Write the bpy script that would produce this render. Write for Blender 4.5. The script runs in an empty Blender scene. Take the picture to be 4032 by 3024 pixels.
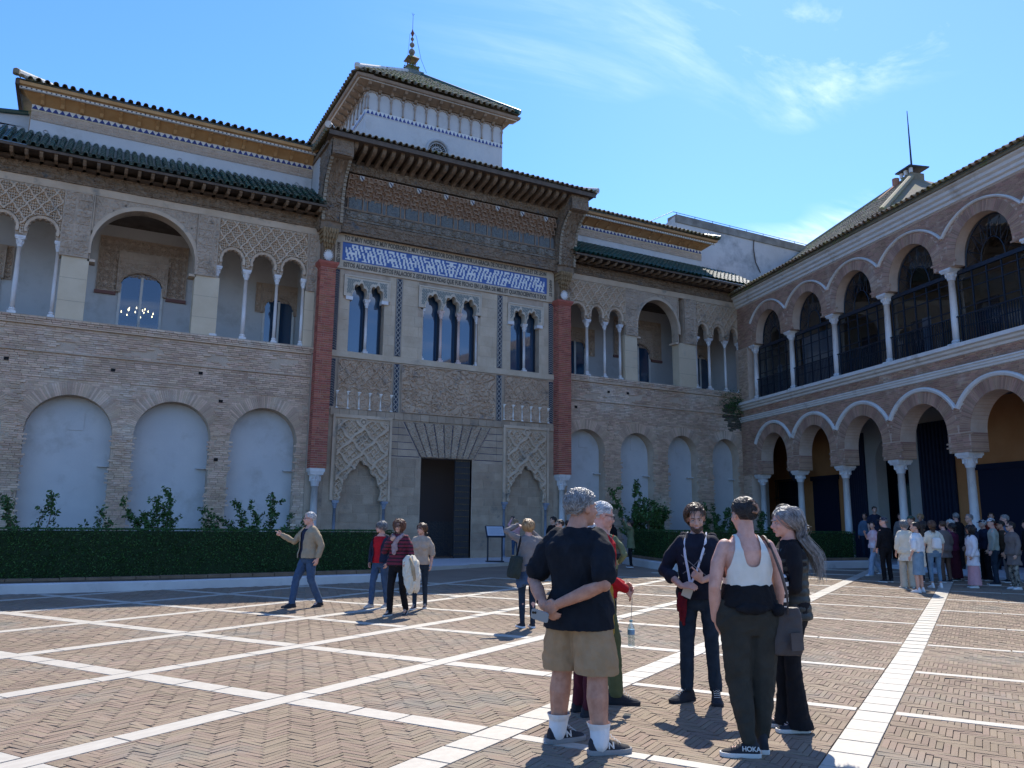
import bpy, math, random
import numpy as np
from math import pi, sin, cos, sqrt, radians, atan2
from mathutils import Vector, Matrix, geometry as MG
random.seed(7); np.random.seed(7)
RS = np.random.RandomState(11)
SC = bpy.context.scene
COL = SC.collection

# ------------------------------------------------------------------ camera
YAW = radians(90 - 61.58528); PITCH = radians(10.1108); ROLL = radians(.5637); EYE = 1.57
def camera():
    cp, sp = cos(PITCH), sin(PITCH); cr, sr = cos(ROLL), sin(ROLL)
    fwd = Vector((0, cp, sp)); up = Vector((0, -sp, cp)); right = Vector((1, 0, 0))
    x = cr*right + sr*up; u = -sr*right + cr*up
    R = Matrix.Rotation(-YAW, 3, 'Z')
    x, u, fwd = R @ x, R @ u, R @ fwd
    m = Matrix((x, u, -fwd)).transposed().to_4x4()
    m.translation = Vector((0, 0, EYE))
    c = bpy.data.cameras.new('camera'); c.sensor_width = 36; c.lens = 36*3142.49/4032
    c.clip_start = .05; c.clip_end = 6000
    o = bpy.data.objects.new('camera', c); COL.objects.link(o); o.matrix_world = m
    SC.camera = o
camera()

# ------------------------------------------------------------------ sky and sun
SUN_AZ = radians(48.0); SUN_EL = radians(48.5)      # azimuth counter-clockwise from +X
def world():
    w = bpy.data.worlds.new('World'); SC.world = w; w.use_nodes = True
    nt = w.node_tree; nt.nodes.clear(); N = nt.nodes.new; L = nt.links.new
    out = N('ShaderNodeOutputWorld'); bg = N('ShaderNodeBackground')
    sky = N('ShaderNodeTexSky'); sky.sky_type = 'NISHITA'; sky.sun_disc = False
    sky.sun_elevation = SUN_EL; sky.sun_rotation = pi/2 - SUN_AZ
    sky.air_density = 1.0; sky.dust_density = .12; sky.ozone_density = 3.2; sky.altitude = 100
    bg.inputs['Strength'].default_value = .105
    tc = N('ShaderNodeTexCoord')
    # cirrus wisps: direction projected on a high plane, stretched noise
    sep = N('ShaderNodeSeparateXYZ'); L(tc.outputs['Generated'], sep.inputs[0])
    def ma(op, a, b=None, c=None):
        m = N('ShaderNodeMath'); m.operation = op
        for i, v in enumerate((a, b, c)):
            if v is None: continue
            if isinstance(v, (int, float)): m.inputs[i].default_value = v
            else: L(v, m.inputs[i])
        return m.outputs[0]
    zc = ma('MAXIMUM', sep.outputs[2], .06)
    px = ma('DIVIDE', sep.outputs[0], zc); py = ma('DIVIDE', sep.outputs[1], zc)
    cmb = N('ShaderNodeCombineXYZ'); L(px, cmb.inputs[0]); L(py, cmb.inputs[1])
    mp = N('ShaderNodeMapping'); L(cmb.outputs[0], mp.inputs[0])
    mp.inputs['Rotation'].default_value = (0, 0, radians(-22)); mp.inputs['Scale'].default_value = (.55, 1.7, 1)
    mp.inputs['Location'].default_value = (3.15, 1.3, 0)
    n1 = N('ShaderNodeTexNoise'); n1.inputs['Scale'].default_value = 1.5; n1.inputs['Detail'].default_value = 9
    n1.inputs['Roughness'].default_value = .62; n1.inputs['Distortion'].default_value = .9; L(mp.outputs[0], n1.inputs[0])
    n2 = N('ShaderNodeTexNoise'); n2.inputs['Scale'].default_value = .8; n2.inputs['Detail'].default_value = 3; L(cmb.outputs[0], n2.inputs[0])
    n3 = N('ShaderNodeTexNoise'); n3.inputs['Scale'].default_value = 9; n3.inputs['Detail'].default_value = 6; n3.inputs['Distortion'].default_value = 1.5; L(mp.outputs[0], n3.inputs[0])
    a = ma('MULTIPLY', ma('SUBTRACT', n1.outputs[0], .485), 5.0)
    b = ma('MULTIPLY', ma('SUBTRACT', n2.outputs[0], .46), 7.0)
    a.node.use_clamp = True; b.node.use_clamp = True
    # cirrus lie to the north-east of the place (the right of the view)
    sm = N('ShaderNodeMapRange'); sm.interpolation_type = 'SMOOTHERSTEP'; sm.inputs[1].default_value = -.55; sm.inputs[2].default_value = .95; L(ma('SUBTRACT', px, ma('MULTIPLY', py, .52)), sm.inputs[0]); side = sm.outputs[0]
    c = ma('MULTIPLY', ma('MULTIPLY', a, b), side)
    c = ma('MULTIPLY', c, ma('ADD', ma('MULTIPLY', n3.outputs[0], .9), .1))
    veil = ma('MULTIPLY', side, .05)
    fac = ma('MINIMUM', ma('ADD', ma('MULTIPLY', c, 1.0), veil), .8)
    mix = N('ShaderNodeMix'); mix.data_type = 'RGBA'; L(fac, mix.inputs['Factor'])
    tint = N('ShaderNodeMix'); tint.data_type = 'RGBA'; tint.blend_type = 'MULTIPLY'; tint.inputs['Factor'].default_value = 1
    L(sky.outputs[0], tint.inputs['A']); tint.inputs['B'].default_value = (.43, .68, 1.02, 1)
    L(tint.outputs['Result'], mix.inputs['A']); mix.inputs['B'].default_value = (6.6, 7.1, 7.7, 1)
    L(mix.outputs['Result'], bg.inputs['Color']); L(bg.outputs[0], out.inputs[0])
    s = bpy.data.lights.new('sun', 'SUN'); s.energy = 2.9; s.angle = radians(.5); s.color = (1, .935, .83)
    so = bpy.data.objects.new('sun', s); COL.objects.link(so)
    d = Vector((cos(SUN_AZ)*cos(SUN_EL), sin(SUN_AZ)*cos(SUN_EL), sin(SUN_EL)))
    so.rotation_euler = (d).to_track_quat('Z', 'Y').to_euler(); so.location = (0, 0, 60)
world()
SC.view_settings.view_transform = 'Standard'; SC.view_settings.look = 'None'
SC.view_settings.exposure = 1.38; SC.view_settings.gamma = 1; SC.view_settings.use_curve_mapping = False
SC.cycles.max_bounces = 6; SC.cycles.diffuse_bounces = 4

# ------------------------------------------------------------------ mesh building
def A(x): return np.asarray(x, float)
class MB:
    def __init__(s): s.V = []; s.F = []; s.M = []; s.n = 0
    def add(s, V, F, m=0):
        V = A(V).reshape(-1, 3); F = np.asarray(F, int)
        s.V.append(V); s.F.append(F + s.n); s.M.append(m); s.n += len(V); return s
    QB = np.array([[0,1,3,2],[4,6,7,5],[0,4,5,1],[2,3,7,6],[0,2,6,4],[1,5,7,3]])
    def box(s, x0, x1, y0, y1, z0, z1, m=0):
        V = [[x, y, z] for x in (x0, x1) for y in (y0, y1) for z in (z0, z1)]
        return s.add(V, s.QB, m)
    def boxes(s, B, m=0, ang=None):
        """B (N,6): centre xyz, half sizes; ang (N,) rotation about z"""
        B = A(B)
        if len(B) == 0: return s
        sg = A([[x, y, z] for x in (-1, 1) for y in (-1, 1) for z in (-1, 1)])
        L = sg[None]*B[:, None, 3:6]
        if ang is not None:
            ang = np.broadcast_to(A(ang), (len(B),)); c, n = np.cos(ang)[:, None], np.sin(ang)[:, None]
            L = np.stack([L[..., 0]*c - L[..., 1]*n, L[..., 0]*n + L[..., 1]*c, L[..., 2]], -1)
        V = (L + B[:, None, :3]).reshape(-1, 3)
        F = (s.QB[None] + 8*np.arange(len(B))[:, None, None]).reshape(-1, 4)
        return s.add(V, F, m)
    def loft(s, rings, cap=True, closed=False, m=0):
        """rings: (R,K,3) closed rings"""
        R = A(rings); r, k = R.shape[:2]; V = R.reshape(-1, 3)
        i = np.arange(r if closed else r-1)[:, None]; j = np.arange(k)[None]
        a = i*k + j; b = i*k + (j+1) % k; i2 = (i+1) % r
        F = np.stack([a, b, i2*k + (j+1) % k, i2*k + j], -1).reshape(-1, 4)
        s.add(V, F, m); base = s.n - len(V)
        if cap and not closed:
            for rr, fl in ((0, True), (r-1, False)):
                c = R[rr].mean(0); s.V.append(c[None]); ci = s.n; s.n += 1
                idx = base + rr*k + np.arange(k); nx = np.roll(idx, -1)
                t = np.stack([np.full(k, ci), nx if fl else idx, idx if fl else nx], -1)
                s.F.append(t); s.M.append(m)
        return s
    def lathe(s, prof, cx=0, cy=0, n=16, m=0, a0=0.):
        th = np.arange(n)*2*pi/n + a0
        R = [[[cx + r*cos(t), cy + r*sin(t), z] for t in th] for r, z in prof]
        return s.loft(R, m=m)
    def tube(s, pts, r, n=6, m=0, closed=False, flat=1.):
        P = A(pts); r = np.broadcast_to(A(r), (len(P),))
        T = np.gradient(P, axis=0) if not closed else (np.roll(P, -1, 0) - np.roll(P, 1, 0))
        T /= np.linalg.norm(T, axis=1)[:, None] + 1e-9
        ref = A([0, 0, 1.]) if abs(T[0, 2]) < .9 else A([1., 0, 0])
        R = []; u = np.cross(ref, T[0]); u /= np.linalg.norm(u)
        th = np.arange(n)*2*pi/n
        for i in range(len(P)):
            u = u - T[i]*np.dot(u, T[i]); u /= np.linalg.norm(u) + 1e-9; v = np.cross(T[i], u)
            R.append([P[i] + r[i]*(cos(t)*u + flat*sin(t)*v) for t in th])
        return s.loft(R, closed=closed, m=m)
    def grid(s, P, m=0, keep=None):
        """P (R,C,3) open surface"""
        P = A(P); r, c = P.shape[:2]
        i, j = np.meshgrid(np.arange(r-1), np.arange(c-1), indexing='ij')
        F = np.stack([i*c+j, i*c+j+1, (i+1)*c+j+1, (i+1)*c+j], -1)
        F = F[keep] if keep is not None else F.reshape(-1, 4)
        return s.add(P.reshape(-1, 3), F.reshape(-1, 4), m)
    def plate(s, outer, holes, y0, y1, m=0, back=False, sides=True, outer_sides=True):
        """plate in the x-z plane from y0 (front) to y1 (behind) with holes"""
        loops = [outer] + list(holes); co = []; ed = []
        for lp in loops:
            b = len(co); co += [Vector((p[0], p[1])) for p in lp]; k = len(lp)
            ed += [(b+i, b+(i+1) % k) for i in range(k)]
        vs, _, fs, *_ = MG.delaunay_2d_cdt(co, ed, [], 1, 1e-5)
        vs = np.array([[v.x, v.y] for v in vs])
        F = np.array([f[:3] for f in fs])
        c = vs[F].mean(1); keep = inpoly(c, outer)
        for h in holes: keep &= ~inpoly(c, h)
        F = F[keep]
        a = vs[F]; ar = (a[:, 1, 0]-a[:, 0, 0])*(a[:, 2, 1]-a[:, 0, 1]) - (a[:, 1, 1]-a[:, 0, 1])*(a[:, 2, 0]-a[:, 0, 0])
        F = np.where((ar > 0)[:, None], F, F[:, ::-1]); F = F[np.abs(ar) > 1e-9]
        s.add(np.stack([vs[:, 0], np.full(len(vs), y0), vs[:, 1]], 1), F, m)
        if back: s.add(np.stack([vs[:, 0], np.full(len(vs), y1), vs[:, 1]], 1), F[:, ::-1], m)
        if sides:
            for q, lp in enumerate(loops):
                if q == 0 and not outer_sides: continue
                P = A(lp); k = len(P); x2 = np.roll(P, -1, 0)
                sgn = np.sum(P[:, 0]*x2[:, 1] - x2[:, 0]*P[:, 1])
                if (sgn < 0) == (q == 0): P = P[::-1]
                V = np.concatenate([np.stack([P[:, 0], np.full(k, y0), P[:, 1]], 1), np.stack([P[:, 0], np.full(k, y1), P[:, 1]], 1)])
                i = np.arange(k); j = (i+1) % k
                s.add(V, np.stack([j, i, i+k, j+k], 1), m)
        return s
    def build(s, name, mat, parent=None, smooth=False, tf=None, kind=None):
        me = bpy.data.meshes.new(name)
        V = np.concatenate(s.V)
        if tf is not None: V = tf(V)
        F = s.F; nl = sum(f.size for f in F); nf = sum(len(f) for f in F)
        me.vertices.add(len(V)); me.vertices.foreach_set('co', V.astype(np.float32).ravel())
        me.loops.add(nl); me.polygons.add(nf)
        me.loops.foreach_set('vertex_index', np.concatenate([f.ravel() for f in F]).astype(np.int32))
        tot = np.concatenate([np.full(len(f), f.shape[1]) for f in F]); st = np.concatenate([[0], np.cumsum(tot)[:-1]])
        me.polygons.foreach_set('loop_start', st.astype(np.int32)); me.polygons.foreach_set('loop_total', tot.astype(np.int32))
        mats = mat if isinstance(mat, (list, tuple)) else [mat]
        for mm in mats: me.materials.append(mm)
        if len(mats) > 1:
            me.polygons.foreach_set('material_index', np.concatenate([np.full(len(f), m) for f, m in zip(F, s.M)]).astype(np.int32))
        me.polygons.foreach_set('use_smooth', np.full(nf, smooth))
        me.update(calc_edges=True); me.validate()
        o = bpy.data.objects.new(name, me); COL.objects.link(o)
        if parent is not None: o.parent = parent
        if kind: o['kind'] = kind
        return o
def inpoly(P, poly):
    P = A(P); q = A(poly); x, y = P[:, 0], P[:, 1]; r = np.zeros(len(P), bool)
    x1, y1 = q[-1]
    for x2, y2 in q:
        c = ((y1 > y) != (y2 > y))
        if y1 != y2: r ^= c & (x < (x2-x1)*(y-y1)/(y2-y1) + x1)
        x1, y1 = x2, y2
    return r
def tag(o, label, cat, group=None, kind=None):
    o['label'] = label; o['category'] = cat
    if group: o['group'] = group
    if kind: o['kind'] = kind
    return o
def thing(name, label, cat, loc=(0, 0, 0), rz=0, group=None):
    o = bpy.data.objects.new(name, None); COL.objects.link(o); o.empty_display_size = .2
    o.location = loc; o.rotation_euler = (0, 0, rz)
    return tag(o, label, cat, group)
def dup(o, parent=None, loc=None, rz=None):
    c = o.copy(); COL.objects.link(c)
    if parent is not None: c.parent = parent
    if loc is not None: c.location = loc
    if rz is not None: c.rotation_euler = (c.rotation_euler[0], c.rotation_euler[1], rz)
    return c
def dup_tree(o, parent=None, loc=None, rz=None):
    c = dup(o, parent, loc, rz)
    for ch in list(o.children): dup_tree(ch, c)
    return c
def rect(x0, x1, z0, z1): return [(x0, z0), (x1, z0), (x1, z1), (x0, z1)]
def arch(x0, x1, zb, zs, za, n=24, shoe=0., lob=0, amp=0.):
    """arch opening polygon: jambs from zb to the springing zs, round head up to za (shoe: horseshoe return)"""
    c = (x0+x1)/2; a = (x1-x0)/2; h = za-zs; P = [(x1, zb)]
    t0 = -asin_(shoe)
    th = np.linspace(t0, pi-t0, n*(2 if lob else 1)+1)
    pts = []
    for i, t in enumerate(th):
        k = 1.
        if lob: k = 1 - amp*(1-abs(sin((t-t0)/(pi-2*t0)*lob*pi)))
        pts.append((c + a*cos(t)*k*(1+.0*shoe), zs + h*sin(t)*k))
    if shoe:
        xs = pts[0][0]; P = [(xs, zb)] + pts + [(2*c-xs, zb)]
    else: P = P + pts + [(x0, zb)]
    Q = [P[0]]
    for p in P[1:]:
        if abs(p[0]-Q[-1][0])+abs(p[1]-Q[-1][1]) > 1e-4: Q.append(p)
    if abs(Q[0][0]-Q[-1][0])+abs(Q[0][1]-Q[-1][1]) < 1e-4: Q.pop()
    return Q
def notched(x0, x1, z0, z1, holes):
    """rectangle whose bottom edge is cut by arches (each arch polygon runs right foot -> head -> left foot)"""
    P = [(x0, z0)]
    for h in sorted(holes, key=lambda h: min(p[0] for p in h)):
        q = list(h)[::-1]; q = [(x, max(z, z0)) for x, z in q]
        if q[0][1] > z0+1e-4: q = [(q[0][0], z0)] + q
        if q[-1][1] > z0+1e-4: q = q + [(q[-1][0], z0)]
        P += q
    P += [(x1, z0), (x1, z1), (x0, z1)]
    R = []
    for a in P:
        if not R or abs(a[0]-R[-1][0])+abs(a[1]-R[-1][1]) > 1e-4: R.append(a)
    return R
def asin_(v): return math.asin(max(-1, min(1, v)))

# ------------------------------------------------------------------ materials
MATS = {}
def mat(name, c1, c2=None, rough=.85, sc=3., bump=.0, bs=40., isl=0., spec=.3, metal=0, c3=None, s3=.6, t3=.55, aniso=None, strips=None, trans=0, coat=0, sheen=0, w3=.12, hue=0.):
    if name in MATS: return MATS[name]
    m = bpy.data.materials.new(name); m.use_nodes = True; nt = m.node_tree
    b = nt.nodes['Principled BSDF']; N = nt.nodes.new; L = nt.links.new
    b.inputs['Roughness'].default_value = rough; b.inputs['Metallic'].default_value = metal
    b.inputs['Specular IOR Level'].default_value = spec
    if trans: b.inputs['Transmission Weight'].default_value = trans
    if sheen: b.inputs['Sheen Weight'].default_value = sheen
    tc = N('ShaderNodeTexCoord'); src = tc.outputs['Object']
    if aniso:
        mp = N('ShaderNodeMapping'); mp.inputs['Scale'].default_value = aniso; L(src, mp.inputs[0]); src = mp.outputs[0]
    def noise(s, d=6, r=.6):
        n = N('ShaderNodeTexNoise'); n.inputs['Scale'].default_value = s; n.inputs['Detail'].default_value = d; n.inputs['Roughness'].default_value = r
        L(src, n.inputs[0]); return n.outputs[0]
    def mixc(f, a, bb, bl='MIX'):
        x = N('ShaderNodeMix'); x.data_type = 'RGBA'; x.blend_type = bl
        for k, v in (('Factor', f), ('A', a), ('B', bb)):
            if isinstance(v, (int, float)): x.inputs[k].default_value = v
            elif isinstance(v, (tuple, list)): x.inputs[k].default_value = (*v[:3], 1)
            else: L(v, x.inputs[k])
        return x.outputs['Result']
    def ramp(v, lo, hi):
        r = N('ShaderNodeMapRange'); r.inputs[1].default_value = lo; r.inputs[2].default_value = hi; L(v, r.inputs[0]); return r.outputs[0]
    col = c1
    if c2 is not None: col = mixc(ramp(noise(sc), .35, .65), c1, c2)
    if c3 is not None: col = mixc(ramp(noise(s3, 8, .7), t3, t3+w3), col, c3)
    if isl:
        g = N('ShaderNodeNewGeometry'); r = N('ShaderNodeMapRange'); r.inputs[3].default_value = 1-isl; r.inputs[4].default_value = 1+isl
        L(g.outputs['Random Per Island'], r.inputs[0]); hs = N('ShaderNodeHueSaturation'); L(r.outputs[0], hs.inputs['Value'])
        if hue:
            mu = N('ShaderNodeMath'); mu.operation = 'MULTIPLY'; mu.inputs[1].default_value = 37.7; L(g.outputs['Random Per Island'], mu.inputs[0])
            fr = N('ShaderNodeMath'); fr.operation = 'FRACT'; L(mu.outputs[0], fr.inputs[0])
            r2 = N('ShaderNodeMapRange'); r2.inputs[3].default_value = .5-hue; r2.inputs[4].default_value = .5+hue; L(fr.outputs[0], r2.inputs[0]); L(r2.outputs[0], hs.inputs['Hue'])
        if isinstance(col, (tuple, list)): hs.inputs['Color'].default_value = (*col[:3], 1)
        else: L(col, hs.inputs['Color'])
        col = hs.outputs[0]
    if strips:   # soft horizontal/vertical seams: (axis, period, width, colour)
        for ax, per, wd, cc in strips:
            se = N('ShaderNodeSeparateXYZ'); L(tc.outputs['Object'], se.inputs[0])
            mo = N('ShaderNodeMath'); mo.operation = 'PINGPONG'; mo.inputs[1].default_value = per/2; L(se.outputs[ax], mo.inputs[0])
            lt = N('ShaderNodeMath'); lt.operation = 'LESS_THAN'; lt.inputs[1].default_value = wd/2; L(mo.outputs[0], lt.inputs[0])
            col = mixc(lt.outputs[0], col, cc)
    if isinstance(col, (tuple, list)): b.inputs['Base Color'].default_value = (*col[:3], 1)
    else: L(col, b.inputs['Base Color'])
    if bump:
        bp = N('ShaderNodeBump'); bp.inputs['Strength'].default_value = min(1, bump); bp.inputs['Distance'].default_value = .02
        L(noise(bs, 5, .65), bp.inputs['Height']); L(bp.outputs[0], b.inputs['Normal'])
    MATS[name] = m; return m

STONE = mat('sandstone', (.48, .36, .25), (.58, .45, .325), sc=1.3, bump=.5, bs=25, c3=(.25, .225, .19), s3=1.1, t3=.56)
STONEG = mat('grey_limestone', (.38, .29, .21), (.47, .365, .27), sc=1.8, bump=.6, bs=22, c3=(.23, .185, .14), s3=1.3, t3=.55)
PLASTER = mat('white_plaster', (.50, .495, .485), (.56, .55, .53), sc=.8, bump=.15, bs=14, c3=(.42, .40, .37), s3=.9, t3=.53, w3=.2)
PLASTC = mat('cream_plaster', (.55, .44, .30), (.62, .51, .36), sc=1.0, bump=.15, bs=20, c3=(.43, .38, .30), s3=1.4, t3=.6)
WALLB = mat('old_mortar', (.44, .33, .24), (.55, .43, .32), sc=1.5, bump=.6, bs=30)
BRICKO = mat('old_pale_brick', (.48, .325, .225), (.60, .435, .315), sc=.7, bump=.5, bs=45, isl=.20, hue=.008, c3=(.62, .50, .39), s3=.45, t3=.52)
BRICKR = mat('red_brick', (.34, .095, .065), (.42, .13, .09), sc=2, bump=.3, bs=50, isl=.28, hue=.01)
MORTR = mat('pink_mortar', (.46, .31, .25), (.52, .36, .29), sc=3, bump=.3)
BRICKA = mat('brown_brick', (.34, .20, .135), (.44, .27, .19), sc=1.2, bump=.4, bs=45, isl=.2, hue=.012, c3=(.50, .38, .29), s3=.5, t3=.56)
MORTA = mat('brown_mortar', (.48, .35, .26), (.56, .42, .32), sc=3, bump=.3)
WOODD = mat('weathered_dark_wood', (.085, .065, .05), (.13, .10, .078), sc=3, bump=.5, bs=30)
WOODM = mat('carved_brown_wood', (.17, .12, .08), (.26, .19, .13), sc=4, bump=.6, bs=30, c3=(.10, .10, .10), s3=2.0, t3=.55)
WOODO = mat('orange_painted_wood', (.44, .25, .105), (.52, .32, .15), sc=2, bump=.2)
WOODP = mat('pale_carved_plaster', (.42, .32, .24), (.50, .39, .30), sc=3, bump=.6, bs=30)
MARB = mat('white_marble', (.70, .67, .62), (.80, .77, .71), sc=3, rough=.55, bump=.1, bs=20, isl=.06)
MARBC = mat('column_marble', (.58, .56, .55), (.74, .72, .69), sc=3.5, rough=.45, bump=.1, aniso=(1, 1, .35), c3=(.45, .42, .42), s3=4, t3=.58)
MARBP = mat('pink_marble', (.55, .40, .36), (.66, .53, .48), sc=5, rough=.4, aniso=(1, 1, .3))
TILEG = mat('green_glazed_tile', (.012, .05, .036), (.024, .075, .05), sc=2.5, rough=.32, spec=.55, isl=.45, hue=.03, c3=(.075, .075, .05), s3=3.5, t3=.55)
TILEO = mat('old_clay_tile', (.16, .125, .09), (.24, .19, .135), sc=2.5, rough=.85, isl=.35, hue=.02, c3=(.13, .15, .05), s3=1.6, t3=.52, bump=.4)
TILEM = mat('mossy_clay_tile', (.20, .155, .105), (.26, .21, .145), sc=2.0, rough=.9, isl=.4, hue=.02, c3=(.20, .22, .07), s3=2.2, t3=.53, bump=.4)
WHITEP = mat('white_paint', (.62, .60, .56), (.70, .68, .64), sc=2, bump=.2, c3=(.45, .41, .36), s3=1.1, t3=.56)
BLUET = mat('blue_glazed_tile', (.03, .075, .24), (.045, .105, .32), sc=6, rough=.35, spec=.5)
WHITET = mat('white_glazed_tile', (.62, .62, .58), (.70, .69, .65), sc=6, rough=.35, spec=.5)
DARKB = mat('dark_blue_paint', (.03, .04, .10), rough=.6)
IRON = mat('dark_iron', (.012, .018, .03), rough=.5, spec=.4)
LEAF = mat('leaf', (.035, .085, .018), (.055, .12, .028), sc=3, rough=.5, isl=.4, hue=.02, spec=.4)
HEDGE = mat('hedge_leaf', (.020, .062, .012), (.034, .090, .018), sc=1.2, rough=.55, isl=.5, hue=.02, spec=.35, c3=(.06, .095, .02), s3=1.4, t3=.58)
WOODB = mat('branch', (.13, .095, .065), rough=.9)
TERRA = mat('terracotta', (.36, .15, .085), (.42, .19, .11), sc=5, rough=.8)
OCHRE = mat('ochre_plaster', (.46, .20, .075), (.52, .24, .095), sc=1.2, bump=.1)
def glass(name, tint, rough=.03):
    if name in MATS: return MATS[name]
    m = bpy.data.materials.new(name); m.use_nodes = True; b = m.node_tree.nodes['Principled BSDF']
    b.inputs['Base Color'].default_value = (*tint, 1); b.inputs['Roughness'].default_value = rough
    b.inputs['Specular IOR Level'].default_value = 1.0; b.inputs['IOR'].default_value = 1.6
    b.inputs['Coat Weight'].default_value = .6; b.inputs['Coat Roughness'].default_value = .02
    MATS[name] = m; return m
GLASS = glass('window_glass', (.018, .05, .10))  # blue base colour paints the sky's reflection into the panes
def clear_glass():
    m = bpy.data.materials.new('clear_glass'); m.use_nodes = True; nt = m.node_tree; nt.nodes.clear(); N = nt.nodes.new; L = nt.links.new
    out = N('ShaderNodeOutputMaterial'); mx = N('ShaderNodeMixShader'); t = N('ShaderNodeBsdfTransparent'); g = N('ShaderNodeBsdfGlossy')
    g.inputs['Roughness'].default_value = .02; t.inputs[0].default_value = (.55, .60, .66, 1)
    lw = N('ShaderNodeLayerWeight'); lw.inputs[0].default_value = .35
    mr = N('ShaderNodeMapRange'); mr.inputs[3].default_value = .08; mr.inputs[4].default_value = .8; L(lw.outputs['Fresnel'], mr.inputs[0])
    L(mr.outputs[0], mx.inputs[0]); L(t.outputs[0], mx.inputs[1]); L(g.outputs[0], mx.inputs[2]); L(mx.outputs[0], out.inputs[0])
    MATS['clear_glass'] = m; return m
CLEAR = clear_glass()
# ------------------------------------------------------------------ plaza floor
EB = A([cos(radians(31.43)), sin(radians(31.43))]); EA = A([-EB[1], EB[0]])
FWD = A([sin(YAW), cos(YAW)]); RGT = A([cos(YAW), -sin(YAW)])
def gz(x, y):
    b = EB[0]*A(x) + EB[1]*A(y)
    return np.minimum(.012*np.maximum(0, b-12), .36)
def ba2w(b, a): return EB[0]*b + EA[0]*a, EB[1]*b + EA[1]*a
PAVE = mat('clay_paver', (.215, .158, .110), (.27, .205, .148), sc=.45, bump=.5, bs=60, isl=.12, hue=.012, rough=.85, c3=(.195, .17, .135), s3=.45, t3=.52)
PAVEM = mat('paver_mortar', (.19, .15, .11), (.23, .185, .138), sc=.8, bump=.5, bs=40)
MARBF = mat('floor_marble', (.40, .365, .31), (.47, .435, .37), sc=2.2, rough=.6, bump=.15, bs=25, isl=.07, c3=(.35, .32, .27), s3=1.6, t3=.6)
plaza = None
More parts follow.
